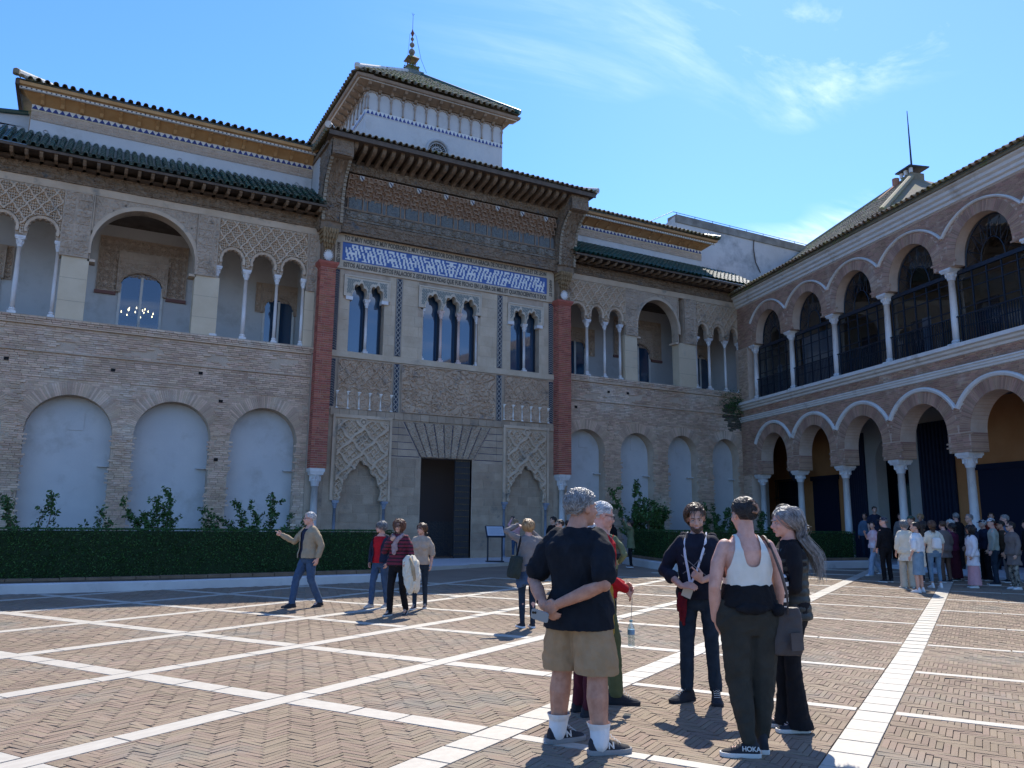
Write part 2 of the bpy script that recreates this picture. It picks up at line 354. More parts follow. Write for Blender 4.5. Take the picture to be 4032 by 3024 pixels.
def make_ground():
    global plaza
    xs = np.concatenate([[-3000, -400, -80], np.arange(-30, 60, 3.), [90, 400, 3000]]); ys = np.concatenate([[-3000, -400, -60], np.arange(-12, 60, 3.), [90, 400, 3000]])
    X, Y = np.meshgrid(xs, ys); Z = gz(X, Y) - .012
    m = MB(); m.grid(np.stack([X, Y, Z], -1)); plaza = m.build('plaza_ground', PAVEM); plaza['kind'] = 'structure'
    plaza['label'] = 'brick and marble paved courtyard ground'
    bl = [-4.0, -1.6, .8, 3.2, 5.6, 8.03, 10.43, 12.83, 15.28, 17.75, 20.2, 22.6, 25., 27.4, 29.8, 32.2]
    al = [-15.9, -13.5, -11.1, -8.7, -6.3, -3.9, -1.5, .93, 3.35, 5.6, 7.85, 10.05, 12.37, 14.8, 17.2, 19.6, 22.]
    def wb(b, a): return .14 if a < 2.5 else (.13 if b < 9.2 else .11)
    def wa(a): return .15 if a in (.93, 3.35) else .12
    def vis(b, a, lim, mg=1.25):
        x, y = ba2w(b, a); t = FWD[0]*x + FWD[1]*y; r = RGT[0]*x + RGT[1]*y
        return (t > 2.6) & (t < lim) & (np.abs(r) < t*.6416*mg + .5) & (y < 21.05+.0*x)
    slabs = []  # b,a,hb,ha
    g = .010
    for a in al:
        w = wa(a); step = .37 if w == .15 else .95
        b = -6.
        while b < 33:
            L = step*RS.uniform(.9, 1.1) if w == .15 else step*RS.uniform(.85, 1.15)
            slabs.append((b+L/2, a, L/2-g, w-g)); b += L
    for b in bl:
        for i in range(len(al)-1):
            a0 = al[i]+wa(al[i]); a1 = al[i+1]-wa(al[i+1]); w = wb(b, (a0+a1)/2) if (a0+a1)/2 > 2.5 else .075
            n = 2 if w < .1 else 3
            cut = np.linspace(a0, a1, n+1); cut[1:-1] += RS.uniform(-.15, .15, n-1)
            for k in range(n): slabs.append((b, (cut[k]+cut[k+1])/2, w-g, (cut[k+1]-cut[k])/2-g))
    S = A(slabs); S = S[vis(S[:, 0], S[:, 1], 46, 1.35)]
    x, y = ba2w(S[:, 0], S[:, 1]); ins = ~((y > 21.05))
    S, x, y = S[ins], x[ins], y[ins]
    d = np.hypot(x, y); o = np.argsort(d)
    ang = radians(31.43)
    unit = MB(); unit.box(-1, 1, -1, 1, -1, 0); u = unit.build('marble_slab', MARBF); ume = u.data; bpy.data.objects.remove(u)
    inview = vis(S[:, 0], S[:, 1], 46, 1.0)
    o = np.concatenate([o[inview[o]], o[~inview[o]]])
    for q in o[:300]:
        ob = bpy.data.objects.new('marble_slab', ume); COL.objects.link(ob); ob.parent = plaza
        ob.location = (x[q], y[q], gz(x[q], y[q])+.002+RS.uniform(-.001, .002)); ob.rotation_euler = (0, 0, ang); ob.scale = (S[q, 2], S[q, 3], .05)
    r = o[300:]; m = MB()
    m.boxes(np.stack([x[r], y[r], gz(x[r], y[r])-.023+.002, S[r, 2], S[r, 3], np.full(len(r), .025)], 1), ang=np.full(len(r), ang))
    m.build('marble_slabs_far', MARBF, plaza, kind='stuff')
    # herringbone pavers, clipped cell by cell
    W, n = .050, 5; J = .0030; out = []
    for i in range(len(bl)-1):
        for j in range(len(al)-1):
            am = (al[j]+al[j+1])/2; bm = (bl[i]+bl[i+1])/2
            if not vis(A([bm]), A([am]), 27, 1.6)[0]: continue
            w0 = wb(bl[i], am) if am > 2.5 else .075; w1 = wb(bl[i+1], am) if am > 2.5 else .075
            B0, B1 = bl[i]+w0, bl[i+1]-w1; A0, A1 = al[j]+wa(al[j]), al[j+1]-wa(al[j+1])
            NX = int((B1-B0)/W)+14; NY = int((A1-A0)/W)+14
            p, q = np.meshgrid(np.arange(-90, 90), np.arange(-14, 14)); p = p.ravel(); q = q.ravel()
            hx = p + n*q; hy = p - n*q
            for kind in (0, 1):
                if kind == 0: x0, y0, x1, y1 = hx, hy, hx+n, hy+1
                else: x0, y0, x1, y1 = hx, hy+1, hx+1, hy+1+n
                X0 = B0 + (x0-5)*W + J; X1 = B0 + (x1-5)*W - J; Y0 = A0 + (y0-5)*W + J; Y1 = A0 + (y1-5)*W - J
                X0 = np.maximum(X0, B0+J); X1 = np.minimum(X1, B1-J); Y0 = np.maximum(Y0, A0+J); Y1 = np.minimum(Y1, A1-J)
                k = (X1-X0 > .012) & (Y1-Y0 > .012)
                out.append(np.stack([X0[k], X1[k], Y0[k], Y1[k]], 1))
    P = np.concatenate(out); bc = (P[:, 0]+P[:, 1])/2; ac = (P[:, 2]+P[:, 3])/2
    k = vis(bc, ac, 25, 1.25); P, bc, ac = P[k], bc[k], ac[k]
    x, y = ba2w(bc, ac); z = gz(x, y) + RS.normal(0, .0010, len(x))
    hb = (P[:, 1]-P[:, 0])/2; ha = (P[:, 3]-P[:, 2])/2
    d = FWD[0]*x + FWD[1]*y; full = (np.maximum(hb, ha) > .12) & vis(bc, ac, 25, .98) & (d > 3.0)
    o = np.argsort(d + (~full)*1000.)
    me = None
    un = MB(); un.box(-1, 1, -1, 1, -1, 0); u = un.build('paving_brick', mat('clay_paver_loose', (.205, .158, .12), (.26, .205, .158), sc=.25, bump=.5, bs=60, rough=.85)); ume = u.data; bpy.data.objects.remove(u)
    for q in o[:300]:
        ob = bpy.data.objects.new('paving_brick', ume); COL.objects.link(ob); ob.parent = plaza
        ob.location = (x[q], y[q], z[q]); ob.rotation_euler = (0, 0, ang); ob.scale = (hb[q], ha[q], .02)
    r = o[300:]
    # open-bottomed bricks: five faces
    nb = len(r); sg = A([[-1, -1, 0], [1, -1, 0], [1, 1, 0], [-1, 1, 0], [-1, -1, -1], [1, -1, -1], [1, 1, -1], [-1, 1, -1]])
    tl = RS.normal(0, .012, (nb, 2))
    Lx = sg[None, :, 0]*hb[r, None]; Ly = sg[None, :, 1]*ha[r, None]; Lz = sg[None, :, 2]*.016 + Lx*tl[:, :1] + Ly*tl[:, 1:]*1.5
    V = np.stack([x[r, None]+Lx*cos(ang)-Ly*sin(ang), y[r, None]+Lx*sin(ang)+Ly*cos(ang), z[r, None]+Lz], -1)
    F = np.array([[0, 1, 2, 3], [0, 4, 5, 1], [1, 5, 6, 2], [2, 6, 7, 3], [3, 7, 4, 0]])
    m = MB(); m.add(V, (F[None]+8*np.arange(nb)[:, None, None]).reshape(-1, 4)); m.build('paving_bricks_far', PAVE, plaza, kind='stuff')
    print('pavers', nb)
make_ground()
def platform():
    m = MB(); poly = [(8.2, 24.3), (10.25, 24.85), (15.0, 26.6), (17.6, 27.6), (19.4, 28.0), (20.6, 29.99), (8.2, 29.99)]
    # marble slabs in courses, one bmesh
    top = lambda x, y: float(gz(x, y)) + .10
    P = A(poly); 
    V = [[x, y, top(x, y)] for x, y in poly] + [[x, y, top(x, y)-.2] for x, y in poly]; k = len(poly)
    vs, _, fs, *_ = MG.delaunay_2d_cdt([Vector(p) for p in poly], [(i, (i+1) % k) for i in range(k)], [], 1, 1e-5)
    m.add([[v.x, v.y, top(v.x, v.y)-.01] for v in vs], [f[:3] for f in fs])
    i = np.arange(k); j = (i+1) % k; m.add(V, np.stack([i, j, j+k, i+k], 1))
    o = m.build('marble_terrace', MARBF); o['kind'] = 'structure'; o['label'] = 'raised white marble terrace in front of the portal'
    un = MB(); un.box(-.49, .49, -.295, .295, -.02, 0); 
    base = un.build('terrace_slab', MARBP2, o); first = base; cnt = 0
    for r_ in range(12):
        for c_ in range(13):
            x = 8.8 + c_*1.0 + (r_ % 2)*.5; y = 29.6 - r_*.61
            cs = [(x+dx, y+dy) for dx in (-.5, .5) for dy in (-.3, .3)]
            if not inpoly(A(cs), poly).all(): continue
            ob = first if cnt == 0 else dup(first)
            ob.location = (x, y, top(x, y)); ob.rotation_euler = (0, -.0102, 0); cnt += 1
MARBP2 = mat('terrace_marble', (.50, .52, .55), (.58, .59, .61), sc=2.5, rough=.45, c3=(.44, .46, .49), s3=2, t3=.56)
platform()
# ------------------------------------------------------------------ helpers for masonry and carved relief
def brick_boxes(u0, u1, z0, z1, keep, L=.28, H=.078, J=.012, y=0., proud=.012, jit=.006, flem=False, phase=0., zf=None):
    """returns (N,6) boxes for a running bond on the plane y; keep(P)->mask on centres"""
    out = []; z = z0; r = 0
    while z + H*.6 < z1:
        off = (r % 2)*(L/2) + phase; n = int((u1-u0)/L)+3
        ln = np.full(n, L) if not flem else np.where((np.arange(n)+r) % 2 == 0, L, L*.5)
        ln = ln*RS.uniform(.92, 1.08, n); e = u0 - off + np.concatenate([[0], np.cumsum(ln)])
        a = np.maximum(e[:-1]+J/2, u0); b = np.minimum(e[1:]-J/2, u1); k = b-a > .03
        a, b = a[k], b[k]; hz = min(H, z1-z)-J
        p = proud + RS.uniform(-jit, jit, len(a))
        out.append(np.stack([(a+b)/2, y-p/2+.01, np.full(len(a), z+hz/2+J/2)+RS.uniform(-.003, .003, len(a)), (b-a)/2, p/2+.01, np.full(len(a), hz/2)], 1))
        z += H; r += 1
    B = np.concatenate(out)
    return B[keep(B[:, [0, 2]])] if keep is not None else B
def ring_bricks(m, c, zs, a, h, w, y, t0=0, t1=pi, W=.062, J=.010, proud=.014, depth=.02, jit=.004, power=None):
    """radial arch bricks round a (semi-elliptic) opening, one box per brick, width w"""
    arc = (a+h)/2*(t1-t0); n = max(3, int(arc/W)); V = []; F = []
    for i in range(n):
        ta = t0 + (t1-t0)*(i+.5)/n; dt = (t1-t0)/n*(1-J/W)/2
        p = proud + RS.uniform(-jit, jit); w_ = w*RS.uniform(.97, 1.02) if w > .2 else w
        co = []
        for t in (ta-dt, ta+dt):
            for rr in (0, w_):
                ux, uz = cos(t), sin(t)
                for yy in (y-p, y+depth): co.append([c + (a+rr)*ux, yy, zs + (h+rr)*uz])
        V.append(co)
    V = A(V).reshape(-1, 3); F = (MB.QB[None] + 8*np.arange(n)[:, None, None]).reshape(-1, 4)
    m.add(V, F)
def fbm(x, y, seed=0, oct=4):
    r = np.random.RandomState(seed); s = 0*x; a = 1.
    for o in range(oct):
        for k in range(3):
            th = r.uniform(0, 2*pi); f = (2**o)*r.uniform(.8, 1.3)
            s = s + a*np.sin(f*(x*cos(th)+y*sin(th)) + r.uniform(0, 6.28) + .8*np.sin(f*.7*(x*sin(th)-y*cos(th))))
        a *= .55
    return s/4
def sst(x, a, b): t = np.clip((x-a)/(b-a), 0, 1); return t*t*(3-2*t)
# relief height functions (0 deep .. 1 proud)
def H_arab(s=6.):            # dense foliage scrolls
    s = s*.72
    def f(u, z):
        p = fbm(u*s*2.2, z*s*2.2, 3, 3); q = fbm(u*s*2.2+9, z*s*2.2-4, 5, 3)
        v = np.abs(np.sin(3.2*p + s*1.1*u)*np.cos(3.2*q + s*1.1*z))
        w = np.abs(np.sin(s*3*u + 2.5*q)*np.sin(s*3*z + 2.5*p))
        return .55*sst(v, .12, .34) + .45*sst(w, .15, .4)
    return f
def H_sebka(pu, pz, w=.09, inner=True):   # ogee lozenge net with pierced foliage inside
    def f(u, z):
        uu = u/pu; zz = z/pz
        wob = .10*np.sin(2*pi*zz*2)
        a = np.abs((uu+zz+wob*.5) % 1 - .5); b = np.abs((uu-zz+wob*.5) % 1 - .5)
        rib = np.maximum(1-sst(.5-a, w*.6, w), 1-sst(.5-b, w*.6, w))
        if inner:
            k = np.sin(2*pi*(uu+zz)*3)*np.sin(2*pi*(uu-zz)*3); h = .5*sst(k, -.35, .1)
            return np.maximum(rib, h)
        return rib
    return f
def H_rib(p=.16):            # geometric strap work
    def f(u, z):
        a = np.abs(((u + .35*p*np.sign(np.sin(2*pi*z/p)))/p) % 1 - .5); b = np.abs((z/p + .25*np.sign(np.sin(2*pi*u/p))) % 1 - .5)
        l = np.minimum(a, b); d = np.sqrt(a*a+b*b)
        return np.maximum(1-sst(l, .07, .12), .7*(1-sst(np.abs(d-.25), .05, .09)))
    return f
def H_blocks(pu, pz, fn):
    def f(u, z):
        a = np.abs((u/pu) % 1-.5); b = np.abs((z/pz) % 1-.5)
        e = sst(np.minimum(.5-a, (.5-b)), .02, .06); return .35 + (fn(u, z)*.65)*e
    return f
def H_rosette(p):
    def f(u, z):
        a = (u/p) % 1-.5; b = (z/p) % 1-.5; r = np.sqrt(a*a+b*b); th = np.arctan2(b, a)
        s = 1-sst(np.abs(r-.40), .03, .07); q = 1-sst(np.abs(r-.18-.07*np.cos(8*th)), .04, .09)
        return np.maximum(s, q)
    return f
def relief(name, u0, u1, z0, z1, y, depth, fn, mt, parent=None, res=.02, hole=None, tf=None, border=.0, m=None, outer=None):
    nu = max(2, int((u1-u0)/res)+1); nz = max(2, int((z1-z0)/res)+1)
    U, Z = np.meshgrid(np.linspace(u0, u1, nu), np.linspace(z0, z1, nz))
    h = fn(U, Z)
    if border:
        e = np.minimum(np.minimum(U-u0, u1-U), np.minimum(Z-z0, z1-Z)); h = np.where(e < border, 1., h)
    Y = y - depth*h
    keep = None
    uc = (U[:-1, :-1]+U[1:, 1:])/2; zc = (Z[:-1, :-1]+Z[1:, 1:])/2
    if hole is not None or outer is not None:
        keep = np.ones(uc.shape, bool); P = np.stack([uc.ravel(), zc.ravel()], 1)
        for hp in (hole or []): keep &= ~inpoly(P, hp).reshape(uc.shape)
        if outer is not None: keep &= inpoly(P, outer).reshape(uc.shape)
    mm = m or MB(); mm.grid(np.stack([U, Y, Z], -1), keep=keep)
    return mm if m is not None else mm.build(name, mt, parent, tf=tf)

def column(parent, x, y, z0, z1, r=.075, mt=None, cap=.30, base=.16, name='column', n=14, capw=1.0, plain=False, tf=None):
    mt = mt or MARBC
    b = MB(); b.lathe([(r*1.0, z0+base), (r*1.25, z0+base), (r*1.45, z0+base*.8), (r*1.2, z0+base*.66), (r*1.5, z0+base*.5)], x, y, n)
    b.box(x-r*1.7, x+r*1.7, y-r*1.7, y+r*1.7, z0, z0+base*.5)
    s = MB(); zt = z1-cap; s.lathe([(r, z0+base), (r*1.02, z0+base+(zt-z0-base)*.35), (r*.88, zt-.03), (r*1.08, zt-.03), (r*1.08, zt)], x, y, n)
    c = MB(); w = r*capw
    c.lathe([(w*1.0, zt), (w*1.15, zt+cap*.12), (w*1.35, zt+cap*.3), (w*1.25, zt+cap*.34), (w*1.75, zt+cap*.62)], x, y, n)
    c.box(x-w*1.75, x+w*1.75, y-w*1.75, y+w*1.75, zt+cap*.62, zt+cap*.72)
    c.box(x-w*2.1, x+w*2.1, y-w*2.0, y+w*2.0, zt+cap*.80, z1); c.box(x-w*1.9, x+w*1.9, y-w*1.85, y+w*1.85, zt+cap*.72, zt+cap*.80)
    for k in range(8):   # leaves and volutes
        t = k*pi/4 + pi/8; rr = w*1.38; c.boxes([[x+rr*cos(t), y+rr*sin(t), zt+cap*.42, w*.2, w*.13, cap*.17]], ang=[t])
    so = s.build(name, mt, parent, smooth=True, tf=tf); b.build('base', mt, so, tf=tf); c.build('capital', mt, so, tf=tf)
    return so
def tile_roof(parent, x0, x1, ye, ze, yr, zr, mt, pitch=.26, rows=7, r=.085, name='roof', tf=None, hipL=0., hipR=0., stuff_after=300, swap=False, under=True, jx=0, trunc=None):
    """barrel tile slope from the eave (ye,ze) up to (yr,zr); hipL/hipR: how far the slope's edges move inwards at the top. swap: x and y exchanged"""
    sl = A([0, yr-ye, zr-ze]); Ls = np.linalg.norm(sl); sl = sl/Ls; nrm = np.cross([1., 0, 0], sl); 
    def tr(V): return V[:, [1, 0, 2]] if swap else V
    ncol = int(round((x1-x0)/pitch)); p = (x1-x0)/ncol; dr = Ls/rows
    deck = MB(); o = nrm*(-.02)
    deck.add(tr(A([[x0, ye, ze], [x1, ye, ze], [x1-hipR, yr, zr], [x0+hipL, yr, zr]])+o), [[0, 1, 2, 3]])
    ro = deck.build(name, mt, parent, tf=tf)
    K = 5; th = np.linspace(0, pi, K+1)
    def tile(xc, s0, s1, rad, up, lift0, lift1):
        V = []
        for s_, lf in ((s0, lift0), (s1, lift1)):
            for t in th:
                q = A([xc + rad*cos(t)*(1 if s_ == s0 else .86), 0, 0]) + A([0, ye, ze]) + sl*s_ + nrm*((rad*sin(t)*(1 if up else -.55)) + lf)
                V.append(q)
        for t in th:   # thickness lip at the low end
            V.append(A([xc + (rad-.016)*cos(t), 0, 0]) + A([0, ye, ze]) + sl*s0 + nrm*(((rad-.016)*sin(t)*(1 if up else -.55)) + lift0))
        return V
    k = K+1; i = np.arange(K)
    F0 = np.concatenate([np.stack([i, i+1, i+1+k, i+k], 1), np.stack([i, i+2*k, i+2*k+1, i+1], 1)])
    T = []
    for c in range(ncol):
        xc = x0 + (c+.5)*p
        for rr in range(rows):
            s0 = rr*dr - (.05 if rr == 0 else .02); s1 = (rr+1)*dr + .03; f = (s0+s1)/2/Ls
            if xc < x0 + hipL*f or xc > x1 - hipR*f: continue
            if trunc is not None and trunc(xc, f): continue
            j = RS.normal(0, .006)
            T.append((c, rr, tile(xc+j, s0, s1, r*RS.uniform(.96, 1.04), True, .035, .012)))
    for q, (c, rr, V) in enumerate(T[:stuff_after]):
        m = MB(); m.add(tr(A(V)), F0); m.build('roof_tile', mt, ro, smooth=False, tf=tf)
    m = MB()
    for c, rr, V in T[stuff_after:]: m.add(tr(A(V)), F0)
    for c in range(ncol+1):   # channel tiles at the eave between covers
        xc = x0 + c*p
        for rr in range(min(rows, 3)): 
            fh = min(rr+1.2, rows)/rows
            if xc < x0 + hipL*fh or xc > x1 - hipR*fh: continue
            if trunc is not None and trunc(xc, rr/rows): continue
            m.add(tr(A(tile(xc, rr*dr-.04, (rr+1)*dr, r*.8, False, .03, .02))), F0)
    if m.V: m.build('channel_tiles', mt, ro, tf=tf, kind='stuff')
    return ro

# ------------------------------------------------------------------ palace wings
def wing(label, X0, X1, low, dz, group, gal, side):
    """low: lower arches (x0,x1,zs,za); gal: gallery description"""
    W = thing('palace_wing', label, 'palace wing', (0, 0, 0), 0, group)
    Y = 30.; sill = 8.25+dz; lt = 7.97+dz; st = 7.1+dz
    holes = [arch(a, b, -.2, zs, za) for a, b, zs, za in low]
    alf = [(a-.14, b+.14, zs-.3, 6.25+dz) for a, b, zs, za in low]
    m = MB(); m.plate(rect(X0, X1, -.3, lt), holes, Y, Y+.55, outer_sides=True); m.build('wall', WALLB, W)
    # niche back wall and its faint plaster blocks
    m = MB(); m.box(X0, X1, Y+.5, Y+.6, -.3, lt)
    for a, b, zs, za in low[:3]:
        c = (a+b)/2; m.box(c-.05, c+.42, Y+.475, Y+.51, zs+.15, zs+.75)
    m.build('niche_plaster', PLASTER, W)
    for (a, b, zs, za) in low:   # the ledge at springing height inside each niche
        m = MB(); m.box(b-.35, b, Y+.35, Y+.5, zs-1.05, zs-1.0); m.build('niche_ledge', PLASTER, W)
    # masonry: rubble brick field, alfiz fields recessed, arch rings radial
    def keep_field(P):
        k = np.ones(len(P), bool)
        for h in holes: k &= ~inpoly(P, h)
        for a0, a1, z0, z1 in alf: k &= ~((P[:, 0] > a0) & (P[:, 0] < a1) & (P[:, 1] > z0) & (P[:, 1] < z1))
        return k
    m = MB(); B = brick_boxes(X0, X1, -.2, lt-.0, keep_field, y=Y, proud=.035, jit=.012, H=.074, L=.27)
    # worn holes and missing bricks under the ledge
    f = fbm(B[:, 0]*3, B[:, 2]*5, 8, 3); z = B[:, 2]
    gone = ((z > st+.12) & (z < lt-.18) & (f > .42)) | (RS.rand(len(B)) < .008)
    low_ = z < 3.75; B[~low_ & (RS.rand(len(B)) < .25), 4] *= 1.25
    wet = np.zeros(len(B), bool)
    if side == 'R':
        g_ = np.exp(-((B[:, 0]-29.3)/1.1)**2 - ((z-7.2)/.75)**2) + .35*fbm(B[:, 0]*2.5, z*3, 4, 3); wet = g_ > .42
        m.boxes(B[~gone & wet]); m.build('damp_bricks', mat('damp_brick', (.07, .075, .06), (.13, .12, .095), sc=3, isl=.4, bump=.5), W, kind='stuff'); m = MB()
    m.boxes(B[~gone & ~wet]); m.build('masonry_bricks', BRICKO, W, kind='stuff')
    for (a, b, zs, za), (a0, a1, z0, z1) in zip(low, alf):
        c = (a+b)/2; r = (b-a)/2; h = za-zs; w = .44
        m = MB(); ring_bricks(m, c, zs, r, h, w, Y, W=.058, proud=.018, depth=.30)
        def kf(P, a0=a0, a1=a1, z0=z0, z1=z1, c=c, r=r, h=h, w=w, zs=zs, a=a, b=b):
            e = ((P[:, 0]-c)/(r+w-.03))**2 + ((P[:, 1]-zs)/(h+w-.03))**2
            return (P[:, 0] > a0) & (P[:, 0] < a1) & (P[:, 1] > z0) & (P[:, 1] < z1) & ~((e < 1) & (P[:, 1] > zs)) & ~((P[:, 0] > a) & (P[:, 0] < b) & (P[:, 1] <= zs))
        m.boxes(brick_boxes(a0, a1, z0, z1, kf, y=Y, proud=.010, jit=.006, H=.074)); m.build('arch_bricks', BRICKO, W, kind='stuff')
        # reveal courses inside the jambs
    # string course and ledge
    m = MB(); m.box(X0, X1, Y-.085, Y-.002, st-.02, st+.02); m.build('string_course', WALLB, W)
    m = MB(); m.box(X0, X1, Y-.10, Y+.0, lt, lt+.05)
    B = np.concatenate([brick_boxes(X0, X1, lt+.05+i*.07, lt+.05+(i+1)*.07+.001, None, y=Y-.06-.018*i, proud=.04, jit=.006, H=.07, L=.26) for i in range(3)])
    B[:, 1] += .02; B[:, 4] += .03; m.boxes(B); m.build('gallery_ledge', BRICKO, W)
    m = MB(); m.box(X0, X1, Y-.12, Y+3.1, sill-.03, sill+.003); m.build('gallery_floor', STONEG, W)
    # putlog holes: thin near-black plates on the face paint the sockets' darkness
    for hx in gal.get('sockets', []):
        m = MB(); m.box(hx[0]-.07, hx[0]+.07, Y-.052, Y-.047, hx[1]-.055, hx[1]+.055); m.build('putlog_dark_plate', mat('socket_dark', (.012, .011, .01)), W)
    # ---- gallery storey
    top = 12.78+dz
    m = MB(); m.plate(notched(X0, X1, sill-.2, 13.4, [rect(.85, 2.2, 8, 10.9)[1:]+rect(.85, 2.2, 8, 10.9)[:1]] if side == 'L' else []), [], Y+3, Y+3.2, back=True); m.build('gallery_wall', PLASTER, W)
    if side == 'L':
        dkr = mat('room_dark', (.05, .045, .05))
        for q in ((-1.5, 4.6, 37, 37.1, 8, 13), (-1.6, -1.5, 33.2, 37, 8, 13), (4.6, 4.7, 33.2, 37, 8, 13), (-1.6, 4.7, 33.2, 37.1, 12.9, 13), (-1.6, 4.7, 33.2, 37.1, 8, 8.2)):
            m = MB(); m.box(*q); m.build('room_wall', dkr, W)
    m = MB(); xe = X1-.06 if side == 'L' else X0+.0; m.box(xe, xe+.05, Y+.02, Y+3.1, sill-.2, 13.3); m.build('gallery_end', PLASTER, W)
    if side == 'R': m = MB(); m.box(X1-.1, X1+1.2, Y+.3, Y+3.1, -.2, 13.6); m.build('gallery_end', PLASTER, W)
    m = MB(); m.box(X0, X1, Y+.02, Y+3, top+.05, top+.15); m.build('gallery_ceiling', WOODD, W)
    for a, b in gal['piers']:
        m = MB(); m.box(a, b, Y, Y+.5, sill, 10.46+dz); m.build('pier', PLASTC, W)
        for k in (.30, .66): 
            m = MB(); zz = sill+(2.2)*k; m.box(a-.0, b+.0, Y-.004, Y, zz, zz+.012); m.build('joint', mat('joint_grey', (.35, .30, .24)), W)
    for a, b in gal['blocks']:
        p = relief('carved_block', a, b, 10.46+dz, top, Y-.0, .06, H_blocks((b-a)*1.0, .29, H_arab(7)), STONEG, W, res=.022, border=.03)
        m = MB(); m.box(a, b, Y+.0, Y+.5, 10.46+dz, top); m.build('block_core', STONEG, W)
    for a, b, zs, za in gal['big']:
        hole = arch(a+.03, b-.03, 10.44+dz, zs, za, 32)
        m = MB(); m.plate(notched(a-.02, b+.02, 10.46+dz, top, [hole]), [], Y+.03, Y+.5); m.build('arch_spandrel', STONEG, W)
        relief('spandrel_carving', a+.06, b-.06, zs+.3, top-.04, Y+.03, .03, H_arab(6), STONEG, W, res=.024, hole=[arch(a-.07, b+.07, 9, zs, za+.11, 24)])
        c = (a+b)/2; r = (b-a)/2-.03; h = za-zs
        for k, (w0, w1, pr) in enumerate(((0, .10, .045), (.10, .15, .02))):
            m = MB(); th = np.linspace(-.12, pi+.12, 41)
            R = [[[c+(r+w)*cos(t), yy, zs+(h+w)*sin(t)] for w, yy in ((w0, Y+.03), (w0, Y-pr), (w1, Y-pr), (w1, Y+.03))] for t in th]
            m.loft(R); m.build('arch_moulding', STONE, W)
        for xa in (a-.04, b-.2):
            m = MB(); m.box(xa, xa+.24, Y+.0, Y+.5, 10.38+dz, 10.47+dz); m.build('impost', STONE, W)
        for k in (a, b):
            m = MB(); m.box(k-.02, k+.02, Y-.02, Y, zs, top); m.build('alfiz_strip', STONE, W)
    for a, b, ar, cols in gal['sebka']:
        zi = 10.93+dz; hs = [arch(x0, x1, zi, 11.2+dz, 11.62+dz, 20, lob=7, amp=.09) for x0, x1 in ar]
        m = MB(); m.plate(notched(a, b, zi, top, hs), [], Y+.03, Y+.25); m.build('sebka_backing', STONEG, W)
        big = [arch(x0-.10, x1+.10, zi-.1, 11.2+dz, 11.75+dz, 14) for x0, x1 in ar]
        relief('sebka_lattice', a+.03, b-.03, zi+.05, top-.05, Y+.03, .10, H_sebka(.42, .56, .12), STONE, W, res=.016, hole=big)
        for x0, x1 in ar:
            c = (x0+x1)/2; r = (x1-x0)/2; m = MB(); th = np.linspace(-.25, pi+.25, 45)
            R = []
            for t in th:
                lb = .018*abs(sin(t*5.5)); R.append([[c+(r+w+(lb if w < .05 else 0))*cos(t), yy, 11.2+dz+(.42+w+(lb if w < .05 else 0))*sin(t)] for w, yy in ((-.01, Y+.10), (-.01, Y-.02), (.085, Y-.05), (.10, Y+.03))])
            m.loft(R); m.build('arch_moulding', STONE, W)
        for x in (a, b):
            m = MB(); m.box(x-.03, x+.03, Y-.03, Y+.02, zi, top); m.build('alfiz_strip', STONE, W)
        for k, x in enumerate(cols):
            column(W, x, Y+.12, sill, zi+.0, r=.062 if k % 3 else .075, mt=MARBC, cap=.34, base=.22)
    m = MB(); m.box(X0, X1, Y+.0, Y+.3, top, 13.05+dz); m.build('frieze_band', STONE, W)
    relief('carved_frieze', X0, X1, 13.05+dz, 13.5+dz, Y-.02, .06, lambda u, z: np.maximum(H_arab(5)(u, z)*.8, 1-sst(np.abs(((z-13.05-dz) % .15)-.075), .0, .02)), WOODM, W, res=.024)
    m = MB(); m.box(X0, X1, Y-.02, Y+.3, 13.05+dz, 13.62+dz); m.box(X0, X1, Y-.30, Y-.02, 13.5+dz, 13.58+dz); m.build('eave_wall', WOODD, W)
    # rafters of the lower eave, each one
    n = int((X1-X0)/.42)
    for i in range(n):
        x = X0 + (i+.5)*(X1-X0)/n; m = MB()
        R = [[[x+sx, y, z+sz] for sx, sz in ((-.05, 0), (.05, 0), (.05, .11), (-.05, .11))] for y, z in ((Y-.02, 13.50+dz), (Y-.55, 13.50+dz), (Y-.78, 13.46+dz), (Y-.92, 13.55+dz))]
        m.loft(R); m.build('rafter', WOODM, W)
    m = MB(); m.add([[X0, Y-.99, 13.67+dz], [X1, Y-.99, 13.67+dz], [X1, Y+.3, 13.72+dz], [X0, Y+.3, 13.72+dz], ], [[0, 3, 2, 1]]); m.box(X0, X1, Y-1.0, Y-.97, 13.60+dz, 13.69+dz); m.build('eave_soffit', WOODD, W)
    tile_roof(W, X0, X1, Y-1.02, 13.73+dz, Y+1.02, 15.03+dz, TILEG, pitch=.255, rows=8, r=.088)
    # ---- door and surrounds at the back of the gallery
    for (c, hw, zt, sw, sz0, sz1, kind) in gal['doors']:
        yb = Y+3; hole = arch(c-hw, c+hw, sill, zt-.55, zt, 20, lob=9, amp=.05)
        lit = abs(c-1.53) < .01
        m = MB(); m.box(c-hw, c+hw, yb-.03, yb-.02, sill, zt); m.build('door_glass', CLEAR if lit else GLASS, W)
        m = MB()
        for x in (c-hw, c, c+hw): m.box(x-.045, x+.045, yb-.07, yb-.03, sill, zt-.15 if x == c else zt-.5)
        m.box(c-hw, c+hw, yb-.06, yb-.035, sill, sill+.1); m.build('door_frame', WHITEP, W)
        m = MB(); m.plate(notched(c-hw-.14, c+hw+.14, sz0, sz1-.55 if kind else sz1-.02, [hole]), [], yb-.16, yb); m.build('door_surround', WOODP, W)
